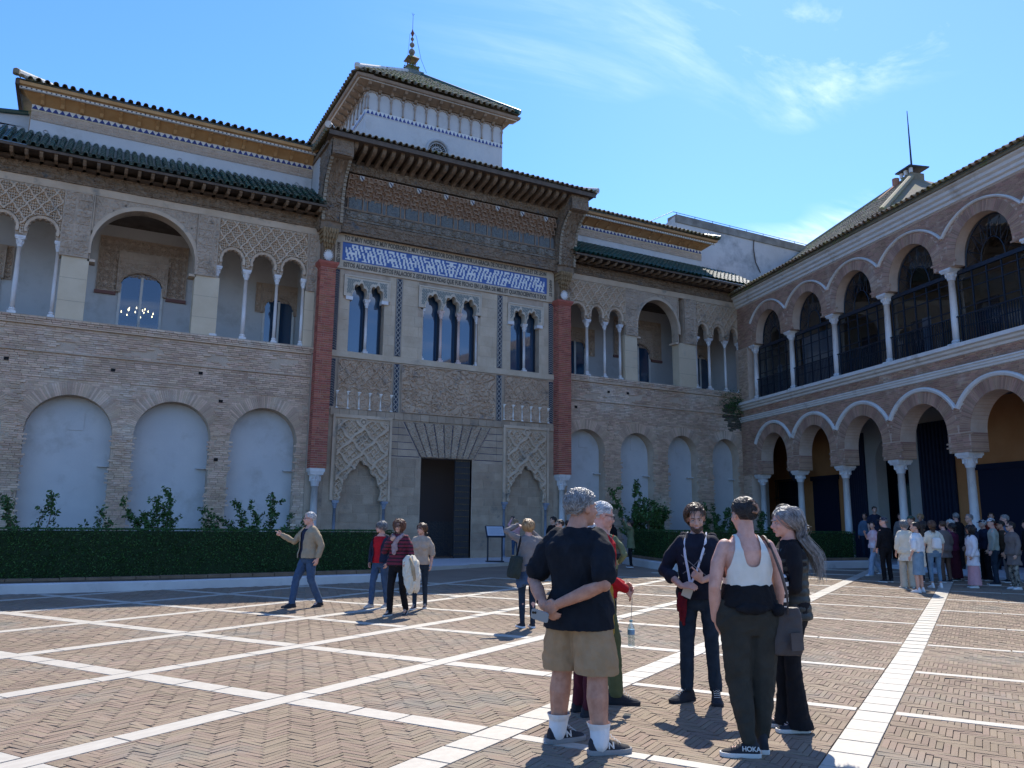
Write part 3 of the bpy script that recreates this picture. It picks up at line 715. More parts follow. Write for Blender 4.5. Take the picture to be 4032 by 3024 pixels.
        relief('surround_carving', c-sw, c+sw, sz0, sz1, yb-.02, .05, H_rosette(.27) if kind else H_arab(6), WOODP, W, res=.026, hole=[rect(c-hw-.05, c+hw+.05, 0, zt-.2)], border=.05)
        relief('surround_carving', c-hw-.14, c+hw+.14, sz0, zt+.35, yb-.16, .045, H_arab(8), WOODP, W, res=.022, hole=[arch(c-hw-.02, c+hw+.02, 5, zt-.55, zt+.02, 14)], border=.04)
        if kind:
            for xa, xb in ((c-sw-.03, c-hw-.14), (c+hw+.14, c+sw+.03)):
                m = MB(); m.box(xa, xb, yb-.10, yb, sz0-.12, sz0); m.build('brick_footing', mat('footing_red', (.20, .10, .085)), W)
            relief('muqarnas_band', c-sw*.6, c+sw*.6, zt+.38, zt+.62, yb-.1, .08, lambda u, z: H_blocks(.16, .08, lambda a, b: 1+0*a)(u, z), WOODP, W, res=.02)
    return W
gl = dict(piers=[(-1.14, -.31), (3.10, 3.95), (7.1, 7.52), (-4.75, -4.3)], blocks=[(-1.22, -.36), (3.07, 3.80), (7.12, 7.52)],
          big=[(-.33, 3.09, 10.86, 12.50)],
          sebka=[(3.80, 7.12, [(3.98, 4.72), (5.08, 5.88), (6.20, 6.98)], [4.90, 6.04, 7.04, 3.86]), (-4.45, -1.22, [(-2.22, -1.36), (-3.32, -2.54), (-4.3, -3.62)], [-2.38, -3.45, -1.26])],
          doors=[(1.53, .74, 11.05, 1.58, 10.2, 12.36, 1), (6.75, .60, 10.83, .97, 10.14, 11.4, 0), (-3.7, .60, 10.83, .97, 10.14, 11.4, 0)],
          sockets=[(-2.35, 6.75), (.75, 6.68), (3.55, 6.85), (4.3, 5.9), (4.28, 3.8)])
low_l = [(-8.0, -5.5, 4.5, 5.72), (-4.78, -2.28, 4.48, 5.72), (-1.66, .92, 4.46, 5.73), (1.56, 4.05, 4.52, 5.76), (4.70, 7.10, 4.56, 5.78)]
LW = wing('left palace wing with three tall round brick niches and a stone gallery above', -9.0, 7.52, low_l, 0., 'wings of the palace front', gl, 'L')
gr = dict(piers=[(22.32, 23.04), (25.60, 26.70), (19.0, 19.12)], blocks=[(22.36, 23.06), (25.98, 26.74)],
          big=[(23.06, 25.62, 11.2, 12.60)],
          sebka=[(19.0, 22.36, [(19.22, 20.04), (20.40, 21.02), (21.42, 22.14)], [20.22, 21.22, 22.10, 19.08]), (26.74, 29.9, [(26.86, 27.46), (27.90, 28.50), (28.96, 29.50)], [27.66, 28.74, 29.66, 26.80])],
          doors=[(25.35, .74, 11.1, 1.55, 10.35, 12.40, 1), (21.4, .60, 10.95, 1.2, 10.1, 11.5, 0), (29.6, .62, 10.95, 1.2, 10.1, 11.5, 0)],
          sockets=[(19.5, 6.9), (21.3, 7.75), (22.4, 7.78)])
low_r = [(19.0, 21.09, 5.0, 5.94), (21.97, 23.91, 5.0, 5.94), (24.74, 26.60, 5.02, 5.98), (27.54, 29.32, 5.02, 5.99)]
RW = wing('right palace wing with four narrow round niches, joining the arcaded building', 18.9, 30.4, low_r, .15, 'wings of the palace front', gr, 'R')
def chandelier():
    T = thing('chandelier', 'lit chandelier seen through the glazed gallery door of the left wing', 'chandelier')
    cx, cy, cz = 1.60, 35.6, 10.05; bulb = bpy.data.materials.new('lit_bulb'); bulb.use_nodes = True; b = bulb.node_tree.nodes['Principled BSDF']
    b.inputs['Emission Color'].default_value = (1, .72, .35, 1); b.inputs['Emission Strength'].default_value = 5
    m = MB(); m.tube([[cx, cy, 12.9], [cx, cy, cz+.3]], .015, 5); m.lathe([(.03, cz-.2), (.09, cz), (.05, cz+.2), (.02, cz+.35)], cx, cy, 8); m.build('stem', IRON, T)
    for k in range(14):
        t = 2*pi*k/14; r = .62 if k % 2 else .38; z = cz + (.0 if k % 2 else .14)
        m = MB(); m.tube([[cx, cy, cz], [cx+r*.6*cos(t), cy+r*.6*sin(t), z-.12], [cx+r*cos(t), cy+r*sin(t), z]], .010, 4); a = m.build('arm', IRON, T)
        m = MB(); m.lathe([(.005, z), (.020, z+.03), (.017, z+.07), (.003, z+.10)], cx+r*cos(t), cy+r*sin(t), 6); m.build('bulb', bulb, a)
chandelier()
def moss():
    m = MB(); n = 900; x = RS.normal(29.0, .45, n); z = RS.normal(7.75, .35, n); k = (x < 29.9) & (x > 27.6); x, z = x[k], z[k]
    leaf_cloud(m, np.stack([x, 29.85-np.abs(RS.normal(0, .12, len(x))), z], 1), .045); 
    o = m.build('wall_creeper', LEAF); tag(o, 'dark creeper growing on the wall corner under the gallery ledge', 'creeper')
    
def leaf_cloud(m, P, s, flat=.5, up=0.):
    n = len(P); d = RS.normal(0, 1, (n, 3)); d[:, 2] = d[:, 2]*flat + up; d /= np.linalg.norm(d, axis=1)[:, None]+1e-9
    e = np.cross(d, RS.normal(0, 1, (n, 3))); e /= np.linalg.norm(e, axis=1)[:, None]+1e-9
    sz = s*RS.uniform(.6, 1.3, (n, 1)); a = P + d*sz; b = P - d*sz; c = P + e*sz*.5; f = P - e*sz*.5
    nn = np.cross(d, e)*sz*.15
    V = np.stack([b, f+nn, a, c+nn], 1).reshape(-1, 3)
    m.add(V, np.arange(4*n).reshape(-1, 4)); return m
moss()
# ------------------------------------------------------------------ central portal
def pier_bricks(parent, x0, x1, y0, y1, z0, z1, name='brick'):
    """brick shaft with pieces on the front and both side faces; the first 280 singly, the rest joined"""
    m = MB(); m.box(x0, x1, y0, y1, z0, z1); m.build('pier_core', MORTR, parent)
    H = .085; out = []; z = z0; r = 0; w = x1-x0; d = y1-y0
    while z + H*.7 < z1:
        z2 = min(z+H, z1); h = (z2-z)/2-.009; zc = (z+z2)/2
        big = r % 5 == 3
        cuts = [0, .43, 1] if r % 2 == 0 else [0, .22, .75, 1]
        if r % 7 in (3, 5): cuts = [0, .3, .42, .54, .78, 1] if r % 2 else [0, .18, .5, .62, 1]
        cuts = [min(1, max(0, c + (RS.uniform(-.02, .02) if 0 < c < 1 else 0))) for c in cuts]
        for a, b in zip(cuts[:-1], cuts[1:]):
            xa, xb = x0+a*w+(.008 if a else -.012), x0+b*w-(.008 if b < 1 else -.012)
            out.append(((xa+xb)/2, y0-.004+RS.uniform(-.003, .003), zc, (xb-xa)/2, .014, h, 0))
        cs = [.012, .5, 1] if r % 2 else [.06, .3, .75, 1]
        for a, b in zip(cs[:-1], cs[1:]):
            ya, yb = y0+a*d+.008, y0+b*d-.008
            for xx in (x0, x1): out.append((xx, (ya+yb)/2, zc, .012, (yb-ya)/2, h, 1))
        z += H; r += 1
    out.sort(key=lambda b: (b[6], b[2]))
    for b in out[:280]:
        m = MB(); m.boxes([b[:6]]); m.build(name, BRICKR_ONE[RS.randint(4)], parent)
    m = MB(); m.boxes([b[:6] for b in out[280:]]); m.build('side_bricks', BRICKR, parent, kind='stuff')
BRICKR_ONE = [mat('red_brick_%s' % n, (.33*k, .095*k*j, .068*k), (.40*k, .125*k*j, .09*k), sc=4, bump=.3, bs=50) for n, k, j in (('plain', 1, 1), ('dark', .78, 1), ('light', 1.12, 1.1), ('dusky', .9, 1.25))]
def lobed(x0, x1, zs, za, n=5, dip=.22, zb=None, pointy=.25):
    """multifoil arch opening"""
    c = (x0+x1)/2; a = (x1-x0)/2; h = za-zs; P = []
    N = n*8
    for i in range(N+1):
        t = pi*i/N; k = 1 - dip*(1-abs(sin(t*n + (0 if n % 2 == 0 else 0))))
        bump = abs(sin(t*n)); k = 1 - dip*(1-bump)
        P.append((c + a*cos(t)*k, zs + h*(sin(t)**(1-pointy))*k if sin(t) > 0 else zs))
    if zb is not None: P = [(x1-a*dip, zb)] + [p for p in P] + [(x0+a*dip, zb)]
    return P
GLYPH = ["..##..####..##......####....##..",
         "..##..#..#..##..##..#..#....##..",
         "..##..#..#..##..##..#..##...##..",
         "..##..#.....##.####.#...##..##..",
         "..##..####..##..##..#....##.##..",
         "#.##.....#..##..##..#....#######",
         "#.##..####..######..##..##....##",
         "#.##..#.........##...#..#..#..##",
         "#.##..#..######.##.###..####..##",
         "#.##..#..#....#.##.#...........#",
         "#.##..#..#.##.#.##.#..######.###",
         "#.##.##..#.##.#.##.#..#....#.#..",
         "#....#..##.##.#.##.#..#.##.#.#..",
         "######..#..##.#....#..#.##...#..",
         "........#..##.######..#..#####..",
         "#########..##.........#.........",]
def portal():
    P = thing('palace_portal', 'carved stone palace portal with red brick piers, blue tile frieze and deep dark eaves', 'palace portal')
    Y = 29.9; X0, X1 = 7.46, 18.96
    floor = .24
    nl = arch(8.78, 10.46, floor-.5, 2.52, 4.05, 28); nr = arch(15.98, 17.72, floor-.5, 2.6, 4.15, 28)
    door = rect(12.06, 14.32, floor-.5, 4.26)
    winL = [rect(8.84, 10.28, 8.24, 11.2)]; winC = [rect(11.96, 14.48, 8.24, 11.24)]; winR = [rect(16.08, 17.52, 8.26, 11.12)]
    m = MB(); m.plate(rect(X0, X1, -.2, 11.6), [nl, nr, door] + winL + winC + winR, Y, Y+.6); m.build('wall', STONEG, P)
    m = MB(); m.box(X0, X1, Y+.0, Y+.6, 11.6, 16.2); m.build('upper_wall', STONEG, P)
    m = MB(); m.box(8.5, 10.9, Y+.16, Y+.17, 0, 4.3); m.box(15.8, 17.95, Y+.16, Y+.17, 0, 4.4)
    # ashlar blocks: real stones, lower storey
    def ashlar(u0, u1, z0, z1, h, L, y, keep, pr=.012, mt=STONEG, nm='ashlar_block', jj=.012, cut=()):
        z = z0; r = 0; n = 0
        while z < z1-.05:
            hh = min(h*RS.uniform(.92, 1.08), z1-z); e = [u0]; 
            while e[-1] < u1-.05: e.append(min(u1, e[-1]+L*RS.uniform(.6, 1.35)))
            segs = list(zip(e[:-1], e[1:]))
            for (c0, c1, d0, d1) in cut:
                if z+hh < d0+.02 or z > d1-.02: continue
                segs = [s for a, b in segs for s in ([(a, b)] if b <= c0 or a >= c1 else [(a, min(b, c0)), (max(a, c1), b)])]
                segs = [(a, b) for a, b in segs if b-a > .05]
            for a, b in segs:
                if b-a < .06: continue
                c = A([[(a+b)/2, z+hh/2]])
                if keep is not None and not keep(c)[0]: continue
                m = MB(); p = pr+RS.uniform(-.004, .006); m.box(a+jj/2, b-jj/2, y-p, y+.01, z+jj/2, z+hh-jj/2); m.build(nm, mt[RS.randint(len(mt))] if isinstance(mt, list) else mt, P); n += 1
            z += hh; r += 1
    SG = [mat('limestone_%s' % n, (.33*k, .245*k, .17*k), (.41*k, .315*k, .225*k), sc=2.5, bump=.6, bs=18, c3=(.21, .18, .145), s3=1.6, t3=.58) for n, k in (('a', .92), ('b', 1.0), ('c', 1.1))]
    SW = [mat('sand_ashlar_%s' % n, (.47*k, .37*k, .26*k), (.55*k, .45*k, .33*k), sc=2, bump=.35, bs=18, c3=(.33, .28, .22), s3=1.2, t3=.6) for n, k in (('a', .95), ('b', 1.0), ('c', 1.05))]
    def clear(*ps): return lambda c: not any(inpoly(c, q)[0] for q in ps) and [True] or [False]
    fl = rect(8.42, 10.74, 2.45, 5.66); fr = rect(15.78, 17.96, 2.55, 5.72); nicheL = rect(8.7, 10.5, -1, 4); nicheR = rect(15.95, 17.75, -1, 4)
    dr = [(12.0, -1), (14.38, -1), (14.38, 4.28), (15.2, 5.7), (11.25, 5.7), (12.0, 4.28)]
    ashlar(8.12, 12.03, floor, 5.68, .36, .75, Y, None, mt=SG, cut=[(8.40, 10.78, 2.45, 5.8), (8.80, 10.44, 0, 2.5), (10.7, 12.1, 4.24, 5.8)])
    ashlar(14.36, 18.28, floor, 5.7, .36, .75, Y, None, mt=SG, cut=[(15.75, 18.0, 2.55, 5.8), (16.0, 17.7, 0, 2.6), (14.3, 15.8, 4.26, 5.8)])
    ashlar(8.62, 10.62, floor, 4.05, .37, .7, Y+.17, None, mt=SG); ashlar(15.85, 17.85, floor, 4.15, .37, .7, Y+.17, None, mt=SG)
    for xa in (8.5, 15.8):
        m = MB(); m.box(xa, xa+2.18, Y+.17, Y+.2, 0, 4.3); m.build('niche_back', WALLB, P)
    # long courses beside the lintel with dark joints
    zz = [4.26, 4.54, 4.82, 5.11, 5.39, 5.66]
    for i in range(5):
        a, b = zz[i], zz[i+1]; f0 = (a-4.26)/1.4; xl = 12.03-.77*f0 - .05; xr = 14.38+.77*f0+.05
        for x0, x1 in ((10.76, 11.05), (11.05, xl-.02), (xr+.02, 15.45), (15.45, 15.76)):
            m = MB(); dx = -.14 if (x1 == xl-.02) else 0
            if x1 == xl-.02: q = [(x0+.005, a+.012), (x1, a+.012), (x1-.14, b-.012), (x0+.005, b-.012)]
            elif x0 == xr+.02: q = [(x0, a+.012), (x1-.005, a+.012), (x1-.005, b-.012), (x0+.14, b-.012)]
            else: q = rect(x0+.005, x1-.005, a+.012, b-.012)
            m.plate(q, [], Y-.02, Y+.01); m.build('ashlar_course', SG[RS.randint(3)], P)
        m = MB(); m.box(10.76, xl, Y-.006, Y-.003, a-.013, a+.013); m.box(xr, 15.76, Y-.007, Y-.003, a-.013, a+.013); m.build('dark_joint', DARKB, P)
    # flat-arch lintel: nine carved voussoirs
    for i in range(9):
        f = lambda k, z: (12.04+(14.38-12.04)*k/9) + ((11.27+(15.16-11.27)*k/9) - (12.04+(14.38-12.04)*k/9))*(z-4.26)/1.4
        q = [(f(i, 4.28)+.025, 4.28), (f(i+1, 4.28)-.025, 4.28), (f(i+1, 5.64)-.03, 5.64), (f(i, 5.64)+.03, 5.64)]
        x0 = min(p[0] for p in q); x1 = max(p[0] for p in q)
        m = MB(); m.plate(q, [], Y-.03, Y+.02); relief('', x0, x1, 4.28, 5.64, Y-.032, .03, H_arab(8+i % 2), None, m=m, res=.024, outer=[(x, z) for x, z in q]); m.build('voussoir', SG[1 + i % 2], P)
    m = MB()
    for i in range(10):
        q = [(f(i, 4.28)-.012, 4.28), (f(i, 4.28)+.012, 4.28), (f(i, 5.64)+.014, 5.64), (f(i, 5.64)-.014, 5.64)]
        m.plate(q, [], Y-.012, Y); 
    m.build('dark_joint', DARKB, P)
    # door: dark hall, leaf with studs on the right, dado inside
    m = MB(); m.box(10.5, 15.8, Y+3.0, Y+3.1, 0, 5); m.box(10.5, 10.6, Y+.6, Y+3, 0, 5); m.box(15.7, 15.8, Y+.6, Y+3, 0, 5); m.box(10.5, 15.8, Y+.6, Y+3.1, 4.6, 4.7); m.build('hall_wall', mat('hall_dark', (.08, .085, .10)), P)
    m = MB(); m.box(11, 15.5, Y-.1, Y+3.1, .1, floor); m.build('hall_floor', MARBF, P)
    relief('tile_dado', 10.7, 15.6, floor, 1.75, Y+2.98, .012, H_rosette(.17), mat('dado', (.06, .085, .12), (.10, .12, .13), sc=20), P, res=.03)
    lf = MB(); lf.box(13.62, 14.30, Y+.10, Y+.17, floor, 4.24); L_ = lf.build('door_leaf', mat('door_wood', (.035, .035, .04), (.05, .045, .04), sc=5), P)
    s = MB()
    for i in range(16):
        z = floor+.2+i*.25; s.boxes([[13.66+.075*j, Y+.095, z, .018, .012, .018] for j in range(9)])
    s.build('door_studs', mat('brass_stud', (.16, .12, .06), rough=.5, metal=.6), L_)
    m = MB(); m.box(12.02, 12.06, Y-.01, Y+.2, floor, 4.26); m.box(14.32, 14.36, Y-.01, Y+.2, floor, 4.26); m.build('door_jamb', STONEG, P)
    # side niches: carved sebka above a pointed multifoil arch on small blue-grey colonnettes
    for a, b, z0, z1, xa, xb, ap in ((8.44, 10.72, 2.47, 5.63, 8.82, 10.36, 4.03), (15.80, 17.94, 2.57, 5.70, 16.04, 17.66, 4.15)):
        c = (a+b)/2
        H = []
        for k in range(29):
            t = k/28*pi; q = 1-.10*(1-abs(sin(t*6.5))); xx = c + (xb-xa)/2*1.06*cos(t)*q; v = sin(t)
            H.append((xx, z0+.02+(ap-z0)*((v**.80)*.78 + .22*max(0, 1-abs(cos(t))*1.8))*q))
        hole = [(H[0][0], z0+.02)] + H[1:-1] + [(H[-1][0], z0+.02)]
        m = MB(); m.plate(notched(a, b, z0, z1, [hole]), [], Y-.05, Y+.05); m.build('niche_spandrel', STONE, P)
        relief('sebka_carving', a+.12, b-.12, z0+.02, z1-.1, Y-.05, .12, lambda u, z: np.maximum(H_sebka(.95, .95, .10, False)(u-c+.475, z-ap+.2)*1.0, .72*np.maximum(H_sebka(.32, .32, .14, False)(u-c, z-ap), H_arab(5)(u, z)*.5)), STONE, P, res=.017, hole=[hole])
        m = MB(); R = [[[p[0]+dx*(p[0]-c), yy, z0+(p[1]-z0)*(1+dx)] for dx, yy in ((0, Y+.02), (0, Y-.09), (.05, Y-.13), (.10, Y-.09), (.10, Y-.04))] for p in hole]
        m.loft(R); m.build('multifoil_rim', STONE, P)
        for x in (a, b):
            m = MB(); m.box(x-.05, x+.05, Y-.10, Y, z0, z1+.05); m.build('alfiz_strip', STONE, P)
        m = MB(); m.box(a-.05, b+.05, Y-.11, Y, z1, z1+.12); m.build('alfiz_strip', STONE, P)
        m = MB(); th = np.linspace(0, 2*pi, 20, endpoint=False)
        m.tube([[c+.13*cos(t), Y-.14, z1-.14+.13*sin(t)] for t in th], .035, 6, closed=True); m.boxes([[c, Y-.13, z1-.14, .06, .03, .06]]); m.build('medallion', STONE, P)
        cols = mat('blue_marble', (.20, .235, .30), (.29, .32, .38), sc=4, rough=.35)
        for x in (xa-.20, xb+.20):
            s_ = column(P, x, Y-.02, floor, z0, r=.062, mt=cols, cap=.26, base=.12, name='colonnette')
    # string band of stone blocks at 5.7-5.9
    e = np.arange(8.27, 18.3, .37)
    for a, b in zip(e[:-1], e[1:]):
        m = MB(); m.box(a+.006, min(b, 18.28)-.006, Y-.06+RS.uniform(-.006, .006), Y, 5.70, 5.97); m.build('string_block', SG[RS.randint(3)], P)
    # middle storey panels
    CP = mat('carved_panel_stone', (.42, .30, .205), (.50, .37, .26), sc=2.2, bump=.4, bs=30, c3=(.22, .19, .165), s3=1.4, t3=.56)
    relief('carved_panel', 11.10, 15.36, 6.0, 7.96, Y-.01, .075, lambda u, z: np.maximum(H_arab(4.6)(u, z), .85*(1-sst(np.abs(((z-6.0) % 3)-.55), .0, .03))*((z-6) < .7)), CP, P, res=.017, border=.04)
    for a, b, z0 in ((8.50, 10.70, 5.98), (15.78, 17.98, 6.03)):
        def fn(u, z, a=a, z0=z0):
            p = (b-a)/5; s = H_sebka(p, p*1.1, .075, False)(u-a, z-z0-.85)
            st = 1-sst(np.abs(((z-z0) % .22)-.11), .0, .02)
            ar = H_arab(6)(u, z)*.6
            v = (u-a) % p; lowa = 1-sst(np.abs(np.hypot((v-p/2)/(p/2), np.maximum(0, (z-z0-.62))/(p*.55))-1), .05, .12)
            return np.where(z-z0 > .95, np.maximum(s, ar), np.maximum(lowa*(z-z0 > .5), ar*.9))
        relief('carved_panel', a, b, z0, z0+1.94, Y-.01, .075, fn, CP, P, res=.016, border=.03)
        for k in range(6):
            column(P, a+(b-a)*k/5, Y-.05, z0+.0, z0+.68, r=.030, mt=MARB, cap=.12, base=.06, name='mini_column', n=8)
    # interlaced black and white bands
    KB = mat('knot_dark', (.035, .045, .07)); KW = mat('knot_pale', (.36, .34, .30))
    def knot(x0, x1, z0, z1, kind):
        m = MB(); m.box(x0, x1, Y-.012, Y-.002, z0, z1); o = m.build('knot_band', KB if kind else KB, P)
        c = (x0+x1)/2; w = (x1-x0)/2; zs = np.arange(z0+.03, z1-.03, .02); m = MB()
        if kind:   # chain
            for s in (1, -1): m.tube([[c+s*w*.55*sin(2*pi*z/.42), Y-.022, z] for z in zs], .018, 4)
            for x in (c-w*.86, c+w*.86): m.box(x-.012, x+.012, Y-.026, Y-.01, z0, z1)
        else:
            n = int((z1-z0)/.10)
            for i in range(n):
                z = z0+.05+i*(z1-z0-.1)/n
                for s in (1, -1):
                    m.tube([[c-s*w*.9, Y-.022, z], [c, Y-.024, z+.07], [c+s*w*.1, Y-.022, z+.075]], .014, 4)
        m.build('interlace', KW, o)
    for xc in (10.9, 15.54):
        knot(xc-.13, xc+.13, 5.99, 7.95, 1); knot(xc-.13, xc+.13, 8.27, 11.50, 1)
    for xc in (8.28, 18.13):
        knot(xc-.11, xc+.11, 6.05, 7.9, 0); knot(xc-.11, xc+.11, 8.25, 11.5, 0)
    m = MB(); m.box(8.15, 18.28, Y-.05, Y, 8.0, 8.24); m.build('sill_band', SW[1], P)
    # window storey ashlar
    wl, wc, wr = rect(8.54, 10.5, 8.25, 11.3), rect(11.72, 14.62, 8.25, 11.36), rect(15.9, 17.72, 8.26, 11.24)
    for a, b in ((8.42, 10.74), (11.06, 15.40), (15.68, 18.0)):
        ashlar(a, b, 8.25, 11.52, .42, .8, Y, None, pr=.008, mt=SW, nm='window_ashlar', jj=.005, cut=[(8.84, 10.28, 8.2, 10.5), (8.57, 10.49, 10.4, 11.3), (11.96, 14.48, 8.2, 10.5), (11.73, 14.61, 10.4, 11.36), (16.08, 17.52, 8.2, 10.5), (15.91, 17.73, 10.36, 11.24)])
    # windows: multifoil arches, marble columns, blue-green tile spandrels
    TS = mat('spandrel_tile', (.05, .10, .11), (.10, .15, .14), sc=15, rough=.4, spec=.5); RIM = mat('arch_rim_stone', (.50, .42, .32), (.58, .50, .39), sc=4, bump=.2)
    for nm, x0, x1, fz0, fz1, ops, dx in (('L', 8.60, 10.46, 10.46, 11.28, [(8.90, 9.54), (9.60, 10.22)], 0), ('C', 11.76, 14.58, 10.44, 11.33, [(12.02, 12.78), (12.84, 13.60), (13.66, 14.42)], 0), ('R', 15.94, 17.70, 10.40, 11.20, [(16.15, 16.79), (16.83, 17.46)], 0)):
        F = MB(); hs = []
        for a, b in ops:
            c = (a+b)/2; r = (b-a)/2; Hh = []
            for k in range(41):
                t = k/40*pi; q = 1-.20*(1-abs(sin(t*3.5+pi/2*0))); Hh.append((c+r*.98*cos(t)*q, fz0+.0+(.66 if nm == 'C' else .60)*(sin(t)**.85 if sin(t) > 0 else 0)*q))
            hs.append([(Hh[0][0], fz0+.004)] + Hh[1:-1] + [(Hh[-1][0], fz0+.004)])
        F.plate(notched(x0, x1, fz0, fz1, hs), [], Y-.06, Y+.25); w = F.build('window', RIM, P)
        for h in hs:
            c = sum(p[0] for p in h)/len(h)
            m = MB(); R = [[[c+(p[0]-c)*(1+k), yy, fz0+(p[1]-fz0)*(1+k)] for k, yy in ((.0, Y-.05), (.0, Y-.10), (.10, Y-.10), (.10, Y-.05))] for p in h]; m.loft(R); m.build('foil_rim', RIM, w)
        # tile lozenges in the spandrels
        m = MB(); big = [[(sum(p[0] for p in h)/len(h) + (p[0]-sum(q[0] for q in h)/len(h))*1.16, fz0+(p[1]-fz0)*1.16) for p in h] for h in hs]
        zt = fz0+.16
        while zt < fz1-.09:
            xt = x0+.12 + (.035 if int(round((zt-fz0)/.07)) % 2 else 0)
            while xt < x1-.1:
                if not any(inpoly(A([[xt, zt-.03]]), q)[0] for q in big): m.add([[xt-.026, Y-.064, zt], [xt, Y-.064, zt-.038], [xt+.026, Y-.064, zt], [xt, Y-.064, zt+.038]], [[0, 1, 2, 3]])
                xt += .07
            zt += .045
        m.build('tile_lozenges', TS, w)
        for xx in (x0, x1): 
            m = MB(); m.box(xx-.03, xx+.03, Y-.085, Y-.04, fz0, fz1+.03); m.build('window_frame', RIM, w)
        m = MB(); m.box(x0-.03, x1+.03, Y-.088, Y-.04, fz1-.01, fz1+.05); m.build('window_frame', RIM, w)
        for (a, b), (a2, b2) in zip(ops[:-1], ops[1:]): column(P, (b+a2)/2, Y+.10, 8.25, fz0, r=.058, mt=MARBP if nm == 'C' else MARBC, cap=.32, base=.16, name='window_column')
        if nm == 'C':
            for xx in (ops[0][0]-.05, ops[-1][1]+.05): column(P, xx, Y+.10, 8.25, fz0, r=.05, mt=MARBC, cap=.32, base=.16, name='window_column')
        else:
            for xx in (ops[0][0]-.08, ops[-1][1]+.08):
                m = MB(); m.box(xx-.16, xx+.12, Y-.09, Y+.2, fz0-.14, fz0); m.build('impost', MARBC, w)
        for a, b in ops:
            m = MB(); m.box(a-.03, b+.03, Y+.40, Y+.41, 8.24, fz1); m.build('pane', GLASS, w)
            m = MB(); m.box(b-.02, b+.03, Y+.3, Y+.40, 8.24, fz1-.1); m.box(a-.03, a+.0, Y+.3, Y+.40, 8.24, fz1-.1); m.build('sash', IRON, w)
    # inscription bands and the blue frieze
    m = MB(); m.plate(rect(8.14, 18.26, 11.55, 13.02), [rect(8.44, 17.90, 11.90, 12.66)], Y-.06, Y+.02); m.build('inscription_band', SW[0], P)
    INK = mat('inscription_dark', (.12, .105, .085))
    def text(s, x, z, w, h, rot=0, y=Y-.068, mt=INK, nm='inscription'):
        cu = bpy.data.curves.new(nm, 'FONT'); cu.body = s; cu.size = 1; cu.extrude = .006; cu.resolution_u = 2; cu.offset = .03; cu.materials.append(mt)
        o = bpy.data.objects.new(nm, cu); COL.objects.link(o); bpy.context.view_layer.update()
        me = bpy.data.meshes.new_from_object(o.evaluated_get(bpy.context.evaluated_depsgraph_get())); d = o.dimensions.copy(); bpy.data.objects.remove(o); o = bpy.data.objects.new(nm, me); COL.objects.link(o); o.parent = P; o.location = (x, y, z); o.rotation_euler = (pi/2, 0, 0)
        o.scale = (w/max(d.x, .01), h/.73, 1)
        if rot: o.rotation_euler = (pi/2, -rot, 0)
        return o
    text('TO Z MUY NOBLE Z MUY PODEROSO Z MUY CONQUERIDOR DON PEDRO POR LA GRACIA DE DIOS REY DE CASTIELLA ET DE LEON', 8.5, 12.735, 9.35, .20)
    text('ESTOS ALCAZARES Z ESTOS PALACIOS Z ESTAS PORTADAS QUE FUE FECHO EN LA ERA DE MILL ET QUATROCIENTOS Y DOS', 8.5, 11.645, 9.35, .19)
    text('MANDO FAZER', 8.215, 12.60, .85, .14, rot=-pi/2); text('ANNOS ET', 18.02, 12.60, .80, .14, rot=-pi/2)
    m = MB(); m.box(8.44, 17.90, Y-.03, Y-.02, 11.90, 12.66); fz = m.build('tile_frieze', BLUET, P)
    nc, nr_ = 216, 16; bm = np.zeros((nr_, nc), bool); rg = np.random.RandomState(3)
    off = [0, 0, 0, 0, 1, 1, 2, 2, 2, 3, 3, 3, 4, 4, 4, 4]      # parallel kufic-like bars stepping sideways
    for i, x in enumerate(range(-6, nc//2+6, 4)):
        r0, r1 = (1, 15); 
        if i % 5 == 2: r0 = 4
        if i % 7 == 4: r1 = 12
        for r_ in range(r0, r1):
            xx = x + off[r_] + (1 if i % 3 == 0 and 5 < r_ < 9 else 0)
            for c in (xx, xx+1):
                if 0 <= c < nc//2: bm[r_, c] = True
        for (cond, rr, w0, w1) in ((i % 3 == 0, 1, 0, 6), (i % 4 == 1, 14, -2, 3), (i % 5 == 2, 8, -1, 5), (i % 6 == 3, 4, 0, 5)):
            if cond:
                for c in range(x+off[rr]+w0, x+off[rr]+w1):
                    if 0 <= c < nc//2: bm[rr, c] = True; bm[min(rr+1, 14), c] |= (i % 2 == 0)
        if i % 8 == 5:
            for c in range(x+off[6]-2, x+off[6]+4):
                if 0 <= c < nc//2: bm[6, c] = False
    bm[[0, 15]] = False
    bm[:, nc//2:] = bm[:, :nc//2][:, ::-1]; cw = 9.20/nc; ch = .74/nr_; B = []
    for r_ in range(nr_):
        c = 0
        while c < nc:
            if bm[r_, c]:
                e = c
                while e < nc and bm[r_, e]: e += 1
                B.append([8.57+(c+e)/2*cw, Y-.032, 12.65-(r_+.5)*ch, (e-c)*cw/2, .006, ch*.5]); c = e
            else: c += 1
    m = MB(); m.boxes(B); m.build('white_tile_letters', WHITET, fz, kind='stuff')
    # ---------------- red brick piers, columns, muqarnas capitals and lion shields
    for x0, x1, cx, zb in ((7.52, 8.10, 7.79, 3.62), (18.28, 18.90, 18.59, 3.80)):
        S = thing('brick_pier', 'red brick pier %s of the portal on a marble column' % ('left' if x0 < 10 else 'right'), 'pier') if False else P
        q = bpy.data.objects.new('brick_pier', None); COL.objects.link(q); q.parent = P
        pier_bricks(q, x0, x1, 29.45, 29.98, zb, 11.36)
        m = MB(); m.loft([[[x0-e, 29.45-e, z], [x1+e, 29.45-e, z], [x1+e, 30, z], [x0-e, 30, z]] for e, z in ((0, 11.36), (.03, 11.40), (.10, 11.52), (.11, 11.60), (.02, 11.61))]); m.build('brick_cap', BRICKR_ONE[0], P)
